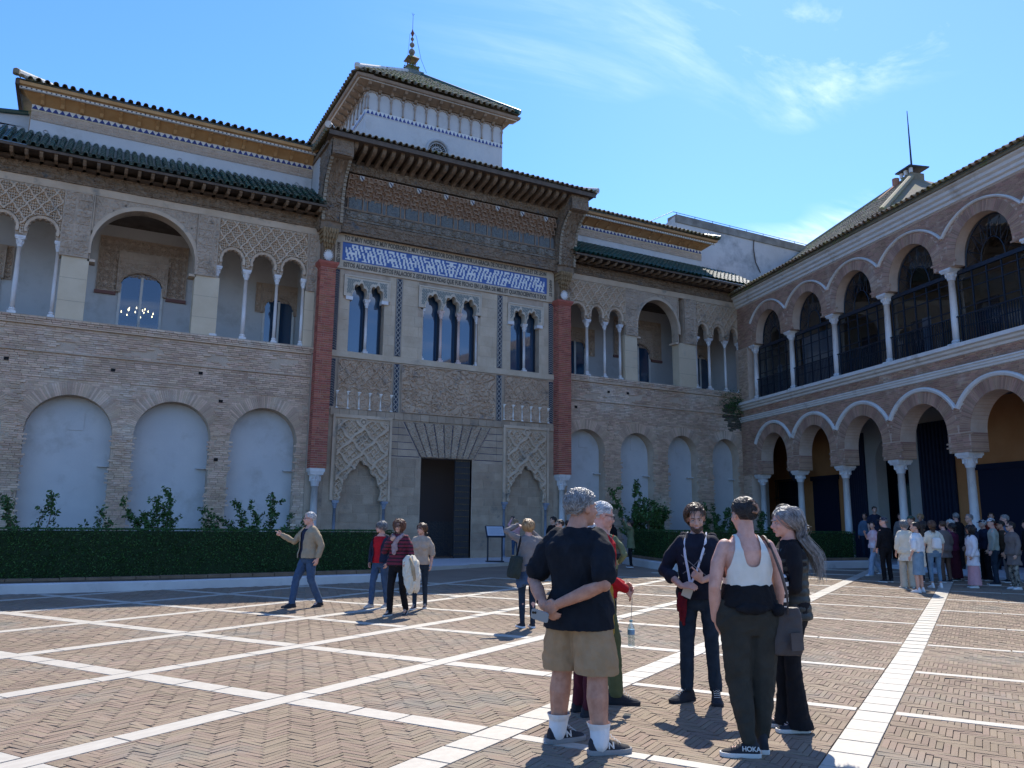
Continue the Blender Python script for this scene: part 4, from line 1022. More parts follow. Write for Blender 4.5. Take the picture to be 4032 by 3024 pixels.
        m = MB(); m.box(x0+.05, x1-.05, 29.62, 30, 11.6, 13.1); m.build('pier_head', WOODM, P)
        column(P, cx, 29.72, float(gz(cx, 29.6))+.08, zb, r=.135, mt=MARBC, cap=.62, base=.3, name='pier_column', n=18)
        m = MB()   # muqarnas cluster growing upwards
        for k, (z, w, d) in enumerate(((12.10, .13, .16), (12.26, .19, .24), (12.42, .25, .33), (12.58, .29, .40), (12.76, .31, .45))):
            n = 4 + k // 2
            for j in range(n):
                xx = cx - w + 2*w*(j+.5)/n; m.lathe([(.02, z-.10), (w/n*.9, z-.02), (w/n*1.02, z+.09), (w/n*.6, z+.16)], xx, 29.72-d, 7)
            m.box(cx-w, cx+w, 29.72-d, 29.9, z, z+.15)
        m.build('muqarnas_capital', mat('gilded_wood', (.21, .135, .065), (.31, .21, .11), sc=6, bump=.4), P)
        m = MB(); th = np.linspace(0, 2*pi, 16, endpoint=False); m.loft([[[cx+r*cos(t), 29.50-dy, 11.86+r*1.1*sin(t)] for t in th] for r, dy in ((.15, -.06), (.15, .02), (.10, .05))])
        for k in range(16): t = k*pi/8; m.tube([[cx+.11*cos(t), 29.47, 11.86+.13*sin(t)], [cx+.19*cos(t+.4), 29.46, 11.86+.23*sin(t+.4)]], .018, 5)
        m.build('stone_shield', WHITEP, P)
    # ---------------- timber frieze below the eaves
    F0 = 29.66
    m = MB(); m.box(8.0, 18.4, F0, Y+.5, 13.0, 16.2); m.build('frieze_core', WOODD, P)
    relief('timber_frieze', 7.95, 18.45, 12.98, 13.50, F0-.02, .06, lambda u, z: np.maximum(H_arab(5)(u, z)*.7, 1-sst(np.abs(((z-12.98) % .26)-.13), .0, .02)), WOODM, P, res=.02)
    relief('timber_frieze', 8.0, 18.4, 13.52, 13.92, F0-.04, .09, lambda u, z: np.maximum(1-sst(np.abs(np.hypot(((u/.46) % 1-.5)*.46, z-13.80)-.10), .01, .03), np.maximum(1-sst(np.abs(z-13.60-.05*np.abs(np.sin(u*14))), .01, .035), .4*H_arab(6)(u, z))), mat('zigzag_wood', (.16, .14, .115), (.28, .25, .205), sc=3.5, bump=.5), P, res=.018)
    m = MB(); m.box(8.2, 18.2, F0-.10, F0, 13.93, 14.0); m.build('frieze_ledge', WOODM, P)
    m = MB(); m.box(8.2, 18.2, F0-.14, F0, 15.30, 15.42); m.build('frieze_ledge', WOODM, P)
    # muqarnas frieze: painted panels between colonnettes with stacked niches above
    MQ = mat('muqarnas_brown', (.27, .17, .11), (.36, .245, .165), sc=5, bump=.4); PAN = mat('painted_panel', (.115, .13, .135), (.165, .175, .165), sc=7, bump=.3)
    n = 12; x0, x1 = 8.40, 18.0; p = (x1-x0)/n
    for i in range(n):
        c = x0+(i+.5)*p
        relief('painted_panel', c-.27*p/.8, c+.27*p/.8, 14.0, 14.52, F0-.05, .03, lambda u, z, c=c: np.maximum(1-sst(np.abs(np.hypot(u-c, z-14.24)-.10), .01, .03), .6*H_arab(9)(u, z)), PAN, P, res=.02, border=.02)
        m = MB(); m.plate(arch(c+p/2-.085, c+p/2+.085, 14.0, 14.38, 14.50, 8), [], F0-.07, F0); m.build('painted_panel', PAN, P)
        for s in (-1, 1):
            m = MB(); xx = c+s*.31*p/.8; m.lathe([(.03, 14.0), (.02, 14.06), (.02, 14.42), (.045, 14.50)], xx, F0-.08, 6); m.build('colonnette', MQ, P)
        # corbelled cells: each row steps outwards
        m = MB()
        for k, z in enumerate((14.50, 14.66, 14.82, 14.98, 15.12)):
            d = .10+.075*k; nn = 4
            for j in range(nn):
                xx = c-p/2+p*(j+.5)/nn + (p/nn/2 if k % 2 else 0); hw = p/nn/2*.92
                h = 0.20; q = arch(xx-hw*.7, xx+hw*.7, z-.0, z+.09, z+.16, 5)
                zz0 = z + (.05 if (j+k) % 2 else 0)
                m.plate(rect(xx-hw, xx+hw, zz0-.04, z+.19), [[(x_, max(zz0-.035, z_-.0)) for x_, z_ in q]], F0-d, F0-d+.08)
                m.lathe([(.012, zz0-.12), (hw*.30, zz0-.03)], xx-hw, F0-d+.02, 5)
            m.box(c-p/2, c+p/2, F0-d+.07, F0, z-.02, z+.17)
        m.build('muqarnas_cells', MQ, P)
    for i in range(8):
        c = 8.9 + i*1.22; m = MB(); m.plate([(c-.09, 15.26), (c-.09, 15.14), (c, 15.03), (c+.09, 15.14), (c+.09, 15.26)], [], F0-.50, F0-.42); sh = m.build('heraldic_shield', mat('shield_white', (.50, .47, .42)), P)
        m = MB(); m.plate([(c-.07, 15.24), (c-.03, 15.24), (c+.07, 15.12), (c+.035, 15.07)], [], F0-.506, F0-.50); m.build('shield_band', DARKB, sh)
    relief('timber_frieze', 8.0, 18.4, 15.42, 15.78, F0-.30, .06, H_arab(6), WOODM, P, res=.022)
    m = MB(); m.box(8.0, 18.4, F0-.29, F0, 15.42, 15.95); m.build('frieze_core', WOODD, P)
    # long rafters with carved noses
    nb = 27
    for i in range(nb):
        x = 8.35 + i*(18.25-8.35)/(nb-1); m = MB()
        R = [[[x+sx, y, z+sz] for sx, sz in ((-.075, 0), (.075, 0), (.075, .24), (-.075, .24))] for y, z in ((F0, 15.66), (29.0, 15.84), (28.50, 15.90), (28.34, 15.97), (28.26, 16.05))]
        m.loft(R); m.build('rafter', WOODM, P)
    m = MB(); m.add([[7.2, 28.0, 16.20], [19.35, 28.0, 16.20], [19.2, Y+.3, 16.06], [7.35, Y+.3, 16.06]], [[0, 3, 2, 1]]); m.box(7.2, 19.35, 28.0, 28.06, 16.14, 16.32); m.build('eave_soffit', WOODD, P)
    # great carved side brackets
    for x0, x1 in ((7.42, 8.24), (18.22, 19.10)):
        prof = [(29.98, 12.9), (29.50, 12.9), (29.44, 13.25), (29.40, 13.30), (29.36, 13.8), (29.30, 14.3), (29.14, 14.8), (28.86, 15.2), (28.52, 15.46), (28.30, 15.5), (28.24, 16.18), (29.98, 16.18)]
        m = MB(); k = len(prof); 
        vs, _, fs, *_ = MG.delaunay_2d_cdt([Vector(q) for q in prof], [(i, (i+1) % k) for i in range(k)], [], 1, 1e-5)
        vs = [(v.x, v.y) for v in vs]
        for xx in (x0, x1): m.add([[xx, a, b] for a, b in vs], [list(f[:3]) for f in fs])
        V = [[x0, a, b] for a, b in prof] + [[x1, a, b] for a, b in prof]; i = np.arange(k); j = (i+1) % k
        m.add(V, np.stack([i, j, j+k, i+k], 1)); br = m.build('side_bracket', WOODM, P)
        m = MB()   # twisted rope edges and leafy relief on the curved face
        pc = A(prof[2:9]); tt = np.linspace(0, len(pc)-1, 60); yy = np.interp(tt, np.arange(len(pc)), pc[:, 0]); zz2 = np.interp(tt, np.arange(len(pc)), pc[:, 1])
        for xx in (x0+.05, x1-.05): m = MB(); m.boxes([[xx, a-.02, b, .06, .05*(1+.5*sin(q*1.9)), .035] for q, (a, b) in enumerate(zip(yy, zz2))]); m.build('rope_edge', mat('rope_wood', (.26, .21, .15), (.33, .27, .20), sc=5, bump=.4), br)
        m = MB(); U = np.linspace(x0+.12, x1-.12, 26); T = np.linspace(0, len(pc)-1, 90); gy = np.interp(T, np.arange(len(pc)), pc[:, 0]); gzz = np.interp(T, np.arange(len(pc)), pc[:, 1])
        UU, GY = np.meshgrid(U, gy); _, GZ = np.meshgrid(U, gzz); h = H_arab(6)(UU, GZ+GY); m.grid(np.stack([UU, GY-.07*h-.005, GZ-.02*h], -1)); m.build('bracket_carving', WOODM, br)
        for xx, sg in ((x0, -1), (x1, 1)):   # side faces
            nu, nz = 60, 110; YY, ZZ = np.meshgrid(np.linspace(28.24, 29.95, nu), np.linspace(12.95, 16.15, nz)); h = H_arab(5)(YY, ZZ)
            yc = (YY[:-1, :-1]+YY[1:, 1:])/2; zc = (ZZ[:-1, :-1]+ZZ[1:, 1:])/2; kp = inpoly(np.stack([yc.ravel(), zc.ravel()], 1), prof).reshape(yc.shape)
            m = MB(); m.grid(np.stack([xx+sg*(.005+.035*h), YY, ZZ], -1), keep=kp); m.build('bracket_carving', WOODM, br)
        relief('bracket_carving', x0, x1, 15.52, 16.12, 28.24, .035, H_blocks(x1-x0, .3, H_arab(6)), WOODM, br, res=.02)
    # white side wall of the portal block, above the gallery roofs
    m = MB(); m.box(7.36, 19.0, 29.98, 34.0, 13.2, 16.3); m.build('block_wall', PLASTER, P)
    m = MB(); m.box(7.30, 7.42, 28.6, 30.9, 16.05, 16.22); m.box(18.98, 19.1, 28.6, 30.9, 16.05, 16.22); m.build('verge', WOODM, P)
    tile_roof(P, 7.12, 19.42, 27.98, 16.36, 31.9, 17.75, TILEO, pitch=.25, rows=10, r=.085, hipL=1.8, hipR=1.8)
    # side slopes of the portal roof and their pale hip tiles
    m = MB(); m.add([[7.12, 27.98, 16.34], [8.92, 31.9, 17.74], [7.12, 33, 16.34]], [[0, 1, 2]]); m.add([[19.42, 27.98, 16.34], [17.62, 31.9, 17.74], [19.42, 33, 16.34]], [[0, 2, 1]]); m.build('side_roof', TILEO, P)
    B = []
    for i in range(10): y = 28.2+i*.26; B.append(y)
    for xx, s in ((7.12, 1), (19.42, -1)):
        for i in range(16):
            y = 28.15+i*.25; f = (y-27.98)/3.92; top = 7.12+1.8*f if s > 0 else 19.42-1.8*f
            if y > 31.8: break
            m = MB(); m.tube([[xx-s*.04, y, 16.36], [top, y, 16.36+1.36*f]], .085, 8); m.build('roof_tile', TILEO, P)
    for xx, s in ((7.12, 1), (19.42, -1)):
        m = MB(); m.tube([[xx, 27.94, 16.46], [xx+s*.5, 29.05, 16.86], [xx+s*1.8, 31.9, 17.86]], [.13, .12, .12], 10); m.build('hip_ridge', TILEL, P)
    return P
TILEL = mat('pale_ridge_tile', (.52, .50, .46), (.62, .60, .56), sc=3, bump=.3, c3=(.28, .28, .2), s3=2.5, t3=.58)  # ridge tiles in a paler colour than the roof slopes
PORTAL = portal()
# ------------------------------------------------------------------ upper pavilions behind the gallery roofs
def sawtooth(parent, x0, x1, y, z0, z1, p=.21):
    m = MB(); m.box(x0, x1, y-.02, y, z0, z1); b = m.build('sawtooth_band', WHITET, parent)
    n = int((x1-x0)/p); q = (x1-x0)/n; m = MB()
    for i in range(n): m.add([[x0+i*q, y-.024, z0+.01], [x0+(i+.94)*q, y-.024, z0+.01], [x0+(i+.47)*q, y-.024, z1-.01]], [[0, 1, 2]])
    m.build('blue_teeth', BLUED, b)
BLUED = mat('dark_blue_tile', (.03, .045, .17), (.05, .07, .24), sc=8, rough=.4)
def cornice(parent, x0, x1, yw, ye, z0, z1, mt, xe0, xe1, pitch=.62):
    """painted timber cornice: soffit, brackets, dotted strip. wall at yw, eave at ye"""
    m = MB()
    m.loft([[[x0, yw, z0], [x1, yw, z0], [x1, yw+.1, z0], [x0, yw+.1, z0]], [[x0, yw-.05, z0+.02], [x1, yw-.05, z0+.02], [x1, yw+.1, z0+.1], [x0, yw+.1, z0+.1]],
            [[xe0+.1, ye+.22, z1-.12], [xe1-.1, ye+.22, z1-.12], [xe1-.1, yw+.1, z1-.05], [xe0+.1, yw+.1, z1-.05]],
            [[xe0, ye+.03, z1-.10], [xe1, ye+.03, z1-.10], [xe1, yw+.1, z1], [xe0, yw+.1, z1]], [[xe0, ye, z1], [xe1, ye, z1], [xe1, yw+.1, z1+.02], [xe0, yw+.1, z1+.02]]])
    m.build('painted_cornice', mt, parent)
    n = int((x1-x0)/pitch)
    for i in range(n):
        x = x0 + (i+.5)*(x1-x0)/n; m = MB()
        R = [[[x+sx, y, z+sz] for sx, sz in ((-.06, 0), (.06, 0), (.06, .10), (-.06, .10))] for y, z in ((yw-.02, z0-.0), (yw-.2, z0+.01), (yw-.32, z1-.30), (ye+.30, z1-.22))]
        m.loft(R); m.build('bracket', mt, parent)
    m = MB(); yy = ye+.16; m.box(xe0+.04, xe1-.04, yy, yy+.10, z1-.19, z1-.115); o = m.build('dotted_strip', WHITET, parent)
    m = MB(); k = int((xe1-xe0)/.15); m.boxes([[xe0+.1+i*.15, yy-.002, z1-.152, .024, .004, .022] for i in range(k)]); m.build('strip_dots', DARKB, o)
def pavilion(label, x0, x1, dz, mt, left_end, right_end):
    T = thing('upper_pavilion', label, 'palace roof storey', (0, 0, 0), 0, 'white upper storeys beside the tower')
    Y = 31.0
    m = MB(); m.box(x0, x1, Y, Y+2.1, 13.5, 16.1+dz); m.build('wall', PLASTER, T)
    relief('lace_band', x0, x1, 15.52+dz, 15.84+dz, Y-.01, .03, H_blocks(.40, .34, H_arab(8)), WOODP, T, res=.024)
    m = MB(); m.box(x0-.01, x1+.01, Y-.04, Y, 15.84+dz, 15.90+dz); m.build('cream_fillet', PLASTC, T)
    sawtooth(T, x0, x1, Y-.02, 15.89+dz, 16.07+dz, .21)
    cornice(T, x0, x1, Y, Y-.86, 16.05+dz, 16.46+dz, mt, x0-.42 if left_end else x0, x1+.42 if right_end else x1)
    tile_roof(T, x0-.46 if left_end else x0, x1+.5 if right_end else x1, Y-.92, 16.52+dz, Y+2.1, 17.6+dz, TILEO if not right_end else TILEM, pitch=.262, rows=8, r=.09, hipL=2.0 if left_end else 0, hipR=2.0 if right_end else 0)
    if left_end:
        m = MB(); m.add([[x0-.46, Y-.92, 16.5+dz], [x0+1.5, Y+2.4, 17.73+dz], [x0-.46, Y+4.5, 16.5+dz]], [[0, 1, 2]]); m.build('side_roof', TILEO, T)
        m = MB(); m.tube([[x0-.50, Y-1.0, 16.66+dz], [x0+.5, Y+.7, 17.25+dz], [x0+1.5, Y+2.4, 17.85+dz]], .12, 9); m.build('hip_ridge', TILEL, T)
        m = MB(); m.box(x0-.50, x0-.38, Y-.86, Y+4, 16.30+dz, 16.5+dz); m.build('side_eave', WOODD, T)
        m = MB(); m.lathe([(.0, 16.5), (.11, 16.55), (.11, 16.72), (.03, 16.78)], x0-.48, Y-1.02, 8); m.build('corner_knob', TILEO, T)
    if right_end:
        m = MB(); m.add([[x1+.5, Y-.92, 16.5+dz], [x1-1.5, Y+2.4, 17.73+dz], [x1+.5, Y+4.5, 16.5+dz]], [[0, 2, 1]]); m.build('side_roof', TILEO, T)
        m = MB(); m.tube([[x1+.5, Y-.96, 16.6+dz], [x1-1.5, Y+2.4, 17.85+dz]], .11, 9); m.build('hip_ridge', TILEG, T)
    # iron tie rings in the plaster
    for xx in np.linspace(x0+.5, x1-.6, 3):
        m = MB(); t = np.linspace(0, 2*pi, 14, endpoint=False); m.tube([[xx+.07*cos(a), Y-.02, 15.15+dz+.06*sin(a)] for a in t], .012, 5, closed=True); m.build('tie_ring', mat('tie_ring_grey', (.32, .33, .35)), T)
    return T
pavilion('white upper storey with bright orange painted cornice, left of the tower', -2.59, 7.34, 0, WOODO, True, False)
pavilion('shorter white upper storey with dull brown cornice, right of the tower', 19.0, 28.15, .05, mat('faded_orange_wood', (.36, .20, .09), (.43, .26, .13), sc=2), False, True)
def gable():   # small white wall with green coping at the far left
    T = thing('gable_wall', 'low white wall with a green tiled coping beyond the left upper storey', 'wall')
    m = MB(); m.box(-12, -2.7, 32.0, 32.4, 13.4, 15.6); m.add([[-12, 32, 15.6], [-2.7, 32, 15.6], [-2.7, 32, 16.15], [-12, 32, 14.9]], [[0, 1, 2, 3]]); m.build('wall', PLASTER, T)
    m = MB(); m.tube([[-12, 31.96, 14.85], [-2.75, 31.96, 16.15]], .09, 8); m.build('coping', TILEG, T)
gable()

# ------------------------------------------------------------------ tower
def tower():
    T = thing('palace_tower', 'white square tower with blind arcade, round oculus and hipped mossy tile roof', 'tower')
    x0, x1, y0, y1 = 9.80, 16.65, 32.0, 39.0
    oc = [(13.30+.50*cos(t), 18.60+.50*sin(t)) for t in np.linspace(0, 2*pi, 32, endpoint=False)]
    m = MB(); m.plate(rect(x0, x1, 15, 20.8), [oc], y0, y0+.35); m.box(x0+.01, x1-.01, y0+.4, y1, 15, 20.8); m.build('wall', PLASTER, T)
    # oculus: moulded ring and pierced rosette
    m = MB(); th = np.linspace(0, 2*pi, 40, endpoint=False); m.tube([[13.3+.56*cos(t), y0-.01, 18.6+.56*sin(t)] for t in th], .07, 8, closed=True); m.tube([[13.3+.44*cos(t), y0+.05, 18.6+.44*sin(t)] for t in th], .03, 6, closed=True); o = m.build('oculus', mat('oculus_grey', (.40, .41, .42), (.47, .47, .47), sc=4), T)
    m = MB(); m.box(12.75, 13.85, y0+.32, y0+.35, 18.05, 19.15); m.build('oculus_void', mat('socket_dark2', (.02, .022, .03)), o)
    m = MB()
    for k in range(24):
        t = k*pi/12; m.tube([[13.3+.27*cos(t), y0+.12, 18.6+.27*sin(t)], [13.3+.45*cos(t), y0+.12, 18.6+.45*sin(t)]], .016, 5)
    for k in range(8):
        t = k*pi/4; q = np.linspace(0, 2*pi, 12, endpoint=False); m.tube([[13.3+.15*cos(t)+.10*cos(a), y0+.12, 18.6+.15*sin(t)+.10*sin(a)] for a in q], .014, 5, closed=True)
    m.tube([[13.3+.27*cos(t), y0+.12, 18.6+.27*sin(t)] for t in th], .02, 5, closed=True); m.build('rosette', mat('rosette_white', (.48, .48, .47)), o)
    BR = mat('blind_arcade_stone', (.33, .255, .20), (.42, .33, .26), sc=4, bump=.3)
    def side(org, ux, n, L):
        """blind arcade along a face: org + ux*u, outwards normal n"""
        ux, n, org = A(ux), A(n), A(org)
        def tfm(V): V = A(V); return org + V[:, :1]*ux + V[:, 1:2]*n + V[:, 2:]*A([0, 0, 1.])
        na = 12; p = L/na
        m = MB(); m.box(0, L, 0, .02, 19.56, 19.80); b = m.build('sawtooth_band', WHITET, T, tf=tfm)
        m = MB(); k = 36
        for i in range(k): m.add([[i*L/k, .024, 19.58], [(i+.92)*L/k, .024, 19.58], [(i+.46)*L/k, .024, 19.77]], [[0, 1, 2]])
        m.build('blue_teeth', BLUED, b, tf=tfm)
        for i in range(na+1):
            x = min(max(i*p, .06), L-.06); m = MB(); m.lathe([(.055, 19.80), (.055, 19.86), (.032, 19.90), (.029, 20.26), (.06, 20.36), (.06, 20.41)], x, .05, 8); m.build('blind_column', BR, T, smooth=True, tf=tfm)
        for i in range(na):
            c = (i+.5)*p; r = p/2-.03; m = MB(); R = []
            for t in np.linspace(0, pi, 33):
                k_ = 1-.11*(1-abs(sin(t*4.5)))
                R.append([[c+r*k_*cos(t), 0, 20.40+.27*k_*sin(t)], [c+r*k_*cos(t), .05, 20.40+.27*k_*sin(t)], [c+(r+.03)*cos(t), .05, 20.40+.31*sin(t)], [c+(r+.03)*cos(t), 0, 20.40+.31*sin(t)]])
            m.loft(R); m.build('blind_arch', BR, T, tf=tfm)
        m = MB(); m.box(-.05, L+.05, -.05, .12, 20.74, 20.80)
        k = 12
        m.loft([[[-.02, 0, 20.72], [L+.02, 0, 20.72], [L+.02, -.1, 20.8], [-.02, -.1, 20.8]], [[-.3, .30, 20.84], [L+.3, .30, 20.84], [L+.3, -.1, 20.98], [-.3, -.1, 20.98]], [[-.62, .64, 20.94], [L+.62, .64, 20.94], [L+.62, -.1, 21.05], [-.62, -.1, 21.05]], [[-.66, .68, 21.06], [L+.66, .68, 21.06], [L+.66, -.1, 21.12], [-.66, -.1, 21.12]]])
        m.build('painted_cornice', CW, T, tf=tfm)
        for i in range(k+1):
            x = i*L/k; m = MB(); R = [[[x+sx, y, z+sz] for sx, sz in ((-.07, 0), (.07, 0), (.07, .10), (-.07, .10))] for y, z in ((.0, 20.62), (.14, 20.64), (.20, 20.76), (.42, 20.78), (.50, 20.90))]; m.loft(R); m.build('bracket', CW, T, tf=tfm)
        m = MB(); m.box(-.5, L+.5, .50, .56, 20.90, 20.965); o2 = m.build('dotted_strip', WHITET, T, tf=tfm)
        m = MB(); m.boxes([[-.45+i*.14, .563, 20.933, .024, .003, .02] for i in range(int((L+.9)/.14))]); m.build('strip_dots', DARKB, o2, tf=tfm)
    CW = mat('brown_cornice_wood', (.23, .165, .115), (.30, .22, .155), sc=3)
    side((x0, y0, 0), (1, 0, 0), (0, -1, 0), x1-x0)
    side((x0, y1, 0), (0, -1, 0), (-1, 0, 0), y1-y0)
    e = .72; xa, xb, ya, yb = x0-e, x1+e*.8, y0-e, y1+e; xm, ym, zt = (xa+xb)/2, (ya+yb)/2, 24.35; ze = 21.18
    tile_roof(T, xa, xb, ya, ze, ym, zt, TILEM, pitch=.30, rows=12, r=.10, hipL=xm-xa, hipR=xb-xm)
    # left slope (x as the sloping direction)
    tile_roof(T, ya, yb, xa, ze, xm, zt, TILEO, pitch=.30, rows=12, r=.10, hipL=ym-ya, hipR=yb-ym, swap=True, stuff_after=0)
    m = MB(); m.add([[xb, ya, ze], [xb, yb, ze], [xm, ym, zt]], [[0, 1, 2]]); m.add([[xb, yb, ze], [xa, yb, ze], [xm, ym, zt]], [[0, 1, 2]]); m.build('rear_roof', TILEO, T)
    for cx, cy, mt in ((xa, ya, TILEL), (xb, ya, TILEG)):
        m = MB(); m.tube([[cx, cy, ze+.10], [(cx+xm)/2, (cy+ym)/2, (ze+zt)/2+.10], [xm, ym, zt+.12]], .125, 9); m.build('hip_ridge', mt, T)
    m = MB(); m.lathe([(.0, ze), (.13, ze+.02), (.13, ze+.22), (.02, ze+.26)], xa+.03, ya+.03, 8); m.build('corner_knob', TILEL, T)
    # roof lantern and finial
    c = (xm, ym); F = MB()
    F.lathe([(.70, zt-.25), (.72, zt-.05), (.62, zt), (.5, zt+.04)], *c, n=4, a0=pi/4); F.build('lantern_base', mat('lantern_tile', (.20, .21, .20), (.08, .13, .13), sc=6), T)
    F = MB(); F.lathe([(.40, zt), (.42, zt+.22), (.48, zt+.25), (.48, zt+.29), (.3, zt+.30)], *c, n=4, a0=pi/4); F.build('lantern_body', TILEO, T)
    for dx, dy in ((-.15, -.15), (.15, -.15), (-.15, .15), (.15, .15)):
        F = MB(); F.lathe([(.035, zt+.29), (.035, zt+.76)], c[0]+dx, c[1]+dy, 6); F.build('lantern_post', WOODD, T)
    F = MB(); F.lathe([(.44, zt+.75), (.46, zt+.78), (.07, zt+1.05)], *c, n=4, a0=pi/4); F.build('lantern_roof', TILEO, T)
    F = MB(); F.lathe([(.028, zt+1.0), (.024, zt+2.5)], *c, n=8); F.build('finial_rod', mat('red_iron', (.16, .05, .035)), T)
    for r, z in ((.165, zt+1.22), (.13, zt+1.62), (.09, zt+1.95)):
        F = MB(); F.lathe([(r*sin(t)+.001, z-r*cos(t)) for t in np.linspace(0, pi, 9)], *c, n=14); F.build('finial_ball', mat('finial_glaze', (.16, .15, .125), (.22, .20, .16), sc=6), T, smooth=True)
    F = MB(); F.lathe([(.014, zt+2.4), (.011, zt+3.3), (.003, zt+3.45)], *c, n=6); F.tube([[c[0]-.07, c[1], zt+3.42], [c[0], c[1], zt+3.30], [c[0]+.07, c[1], zt+3.42]], .009, 5); F.build('lightning_rod', IRON, T)
    F = MB(); F.lathe([(.05, zt+2.15), (.09, zt+2.28), (.03, zt+2.45)], *c, n=8); F.build('finial_cross', MATS['red_iron'], T)
    for s in (-1, 1):
        F = MB(); F.tube([[c[0], c[1], zt+2.45], [c[0]+s*.18, c[1]-.1, zt+2.1], [c[0]+s*.36, c[1]-.4, zt+.7], [c[0]+s*.6, c[1]-.6, zt-.1]], .009, 4); F.build('stay_wire', IRON, T)
    m = MB(); P = []
    for k in range(150):
        t = RS.uniform(0, 6.28); P.append([c[0]+.38*cos(t), c[1]+.38*sin(t), zt+.1+RS.uniform(0, .3)])
    leaf_cloud(m, A(P), .055, up=.8); m.build('roof_weeds', mat('dry_weed', (.14, .15, .04), isl=.4), T, kind='stuff')
    m = MB(); P = []
    for k in range(380):
        u = RS.beta(2, 3); s_ = RS.beta(1.3, 4); yy = ya+s_*(ym-ya); hl = (xm-xa)*s_; P.append([xa+hl+u*(xb-xa-2*hl), yy, ze+(zt-ze)*s_+.10])
    leaf_cloud(m, A(P), .075, up=.8); m.build('roof_weeds', mat('roof_moss_green', (.15, .18, .05), isl=.5), T, kind='stuff')
tower()
# ------------------------------------------------------------------ weathered white wall beyond the right wing
def far_wall():
    W = thing('parapet_wall', 'weathered white rendered wall with a rail along the top, rising behind the right palace wing', 'wall')
    wm = mat('stained_render', (.50, .50, .49), (.60, .60, .59), sc=.45, bump=.25, bs=8, c3=(.33, .34, .34), s3=.45, t3=.50, w3=.14)
    def pt(x, y, D): return (x*D, D, y)
    m = MB(); Yw = 33.2; xc, zc = 28.40, 18.97; xl, zl = 27.3, 18.0
    m.box(xc, 52, Yw, Yw+.6, 0, zc); m.add([[xl, Yw+.02, 0], [xc, Yw+.02, 0], [xc, Yw+.02, zc], [xl, Yw+.02, zl]], [[0, 1, 2, 3]]); m.build('wall', wm, W)
    m = MB(); m.box(xc-.05, 52, Yw-.06, Yw+.7, zc-.42, zc+.04); m.build('coping', mat('coping_dark', (.16, .15, .13), (.30, .29, .26), sc=1.2, bump=.3), W)
    for i in range(11):
        x = xc+.3+i*1.35; m = MB(); m.lathe([(.018, zc), (.018, zc+.34)], x, Yw+.3, 5); m.build('rail_post', IRON, W)
    m = MB(); m.tube([[xl-1.6, Yw+.3, zl-.2], [xc, Yw+.3, zc+.32], [xc+14, Yw+.3, zc+.32]], .018, 5); m.build('rail', IRON, W)
    m = MB(); m.tube([[34.3, Yw-.05, 18.6], [34.2, Yw-.08, 18.0], [34.35, Yw-.05, 17.2], [34.7, Yw-.06, 16.6]], .03, 5); m.build('dangling_cable', WOODD, W)
far_wall()
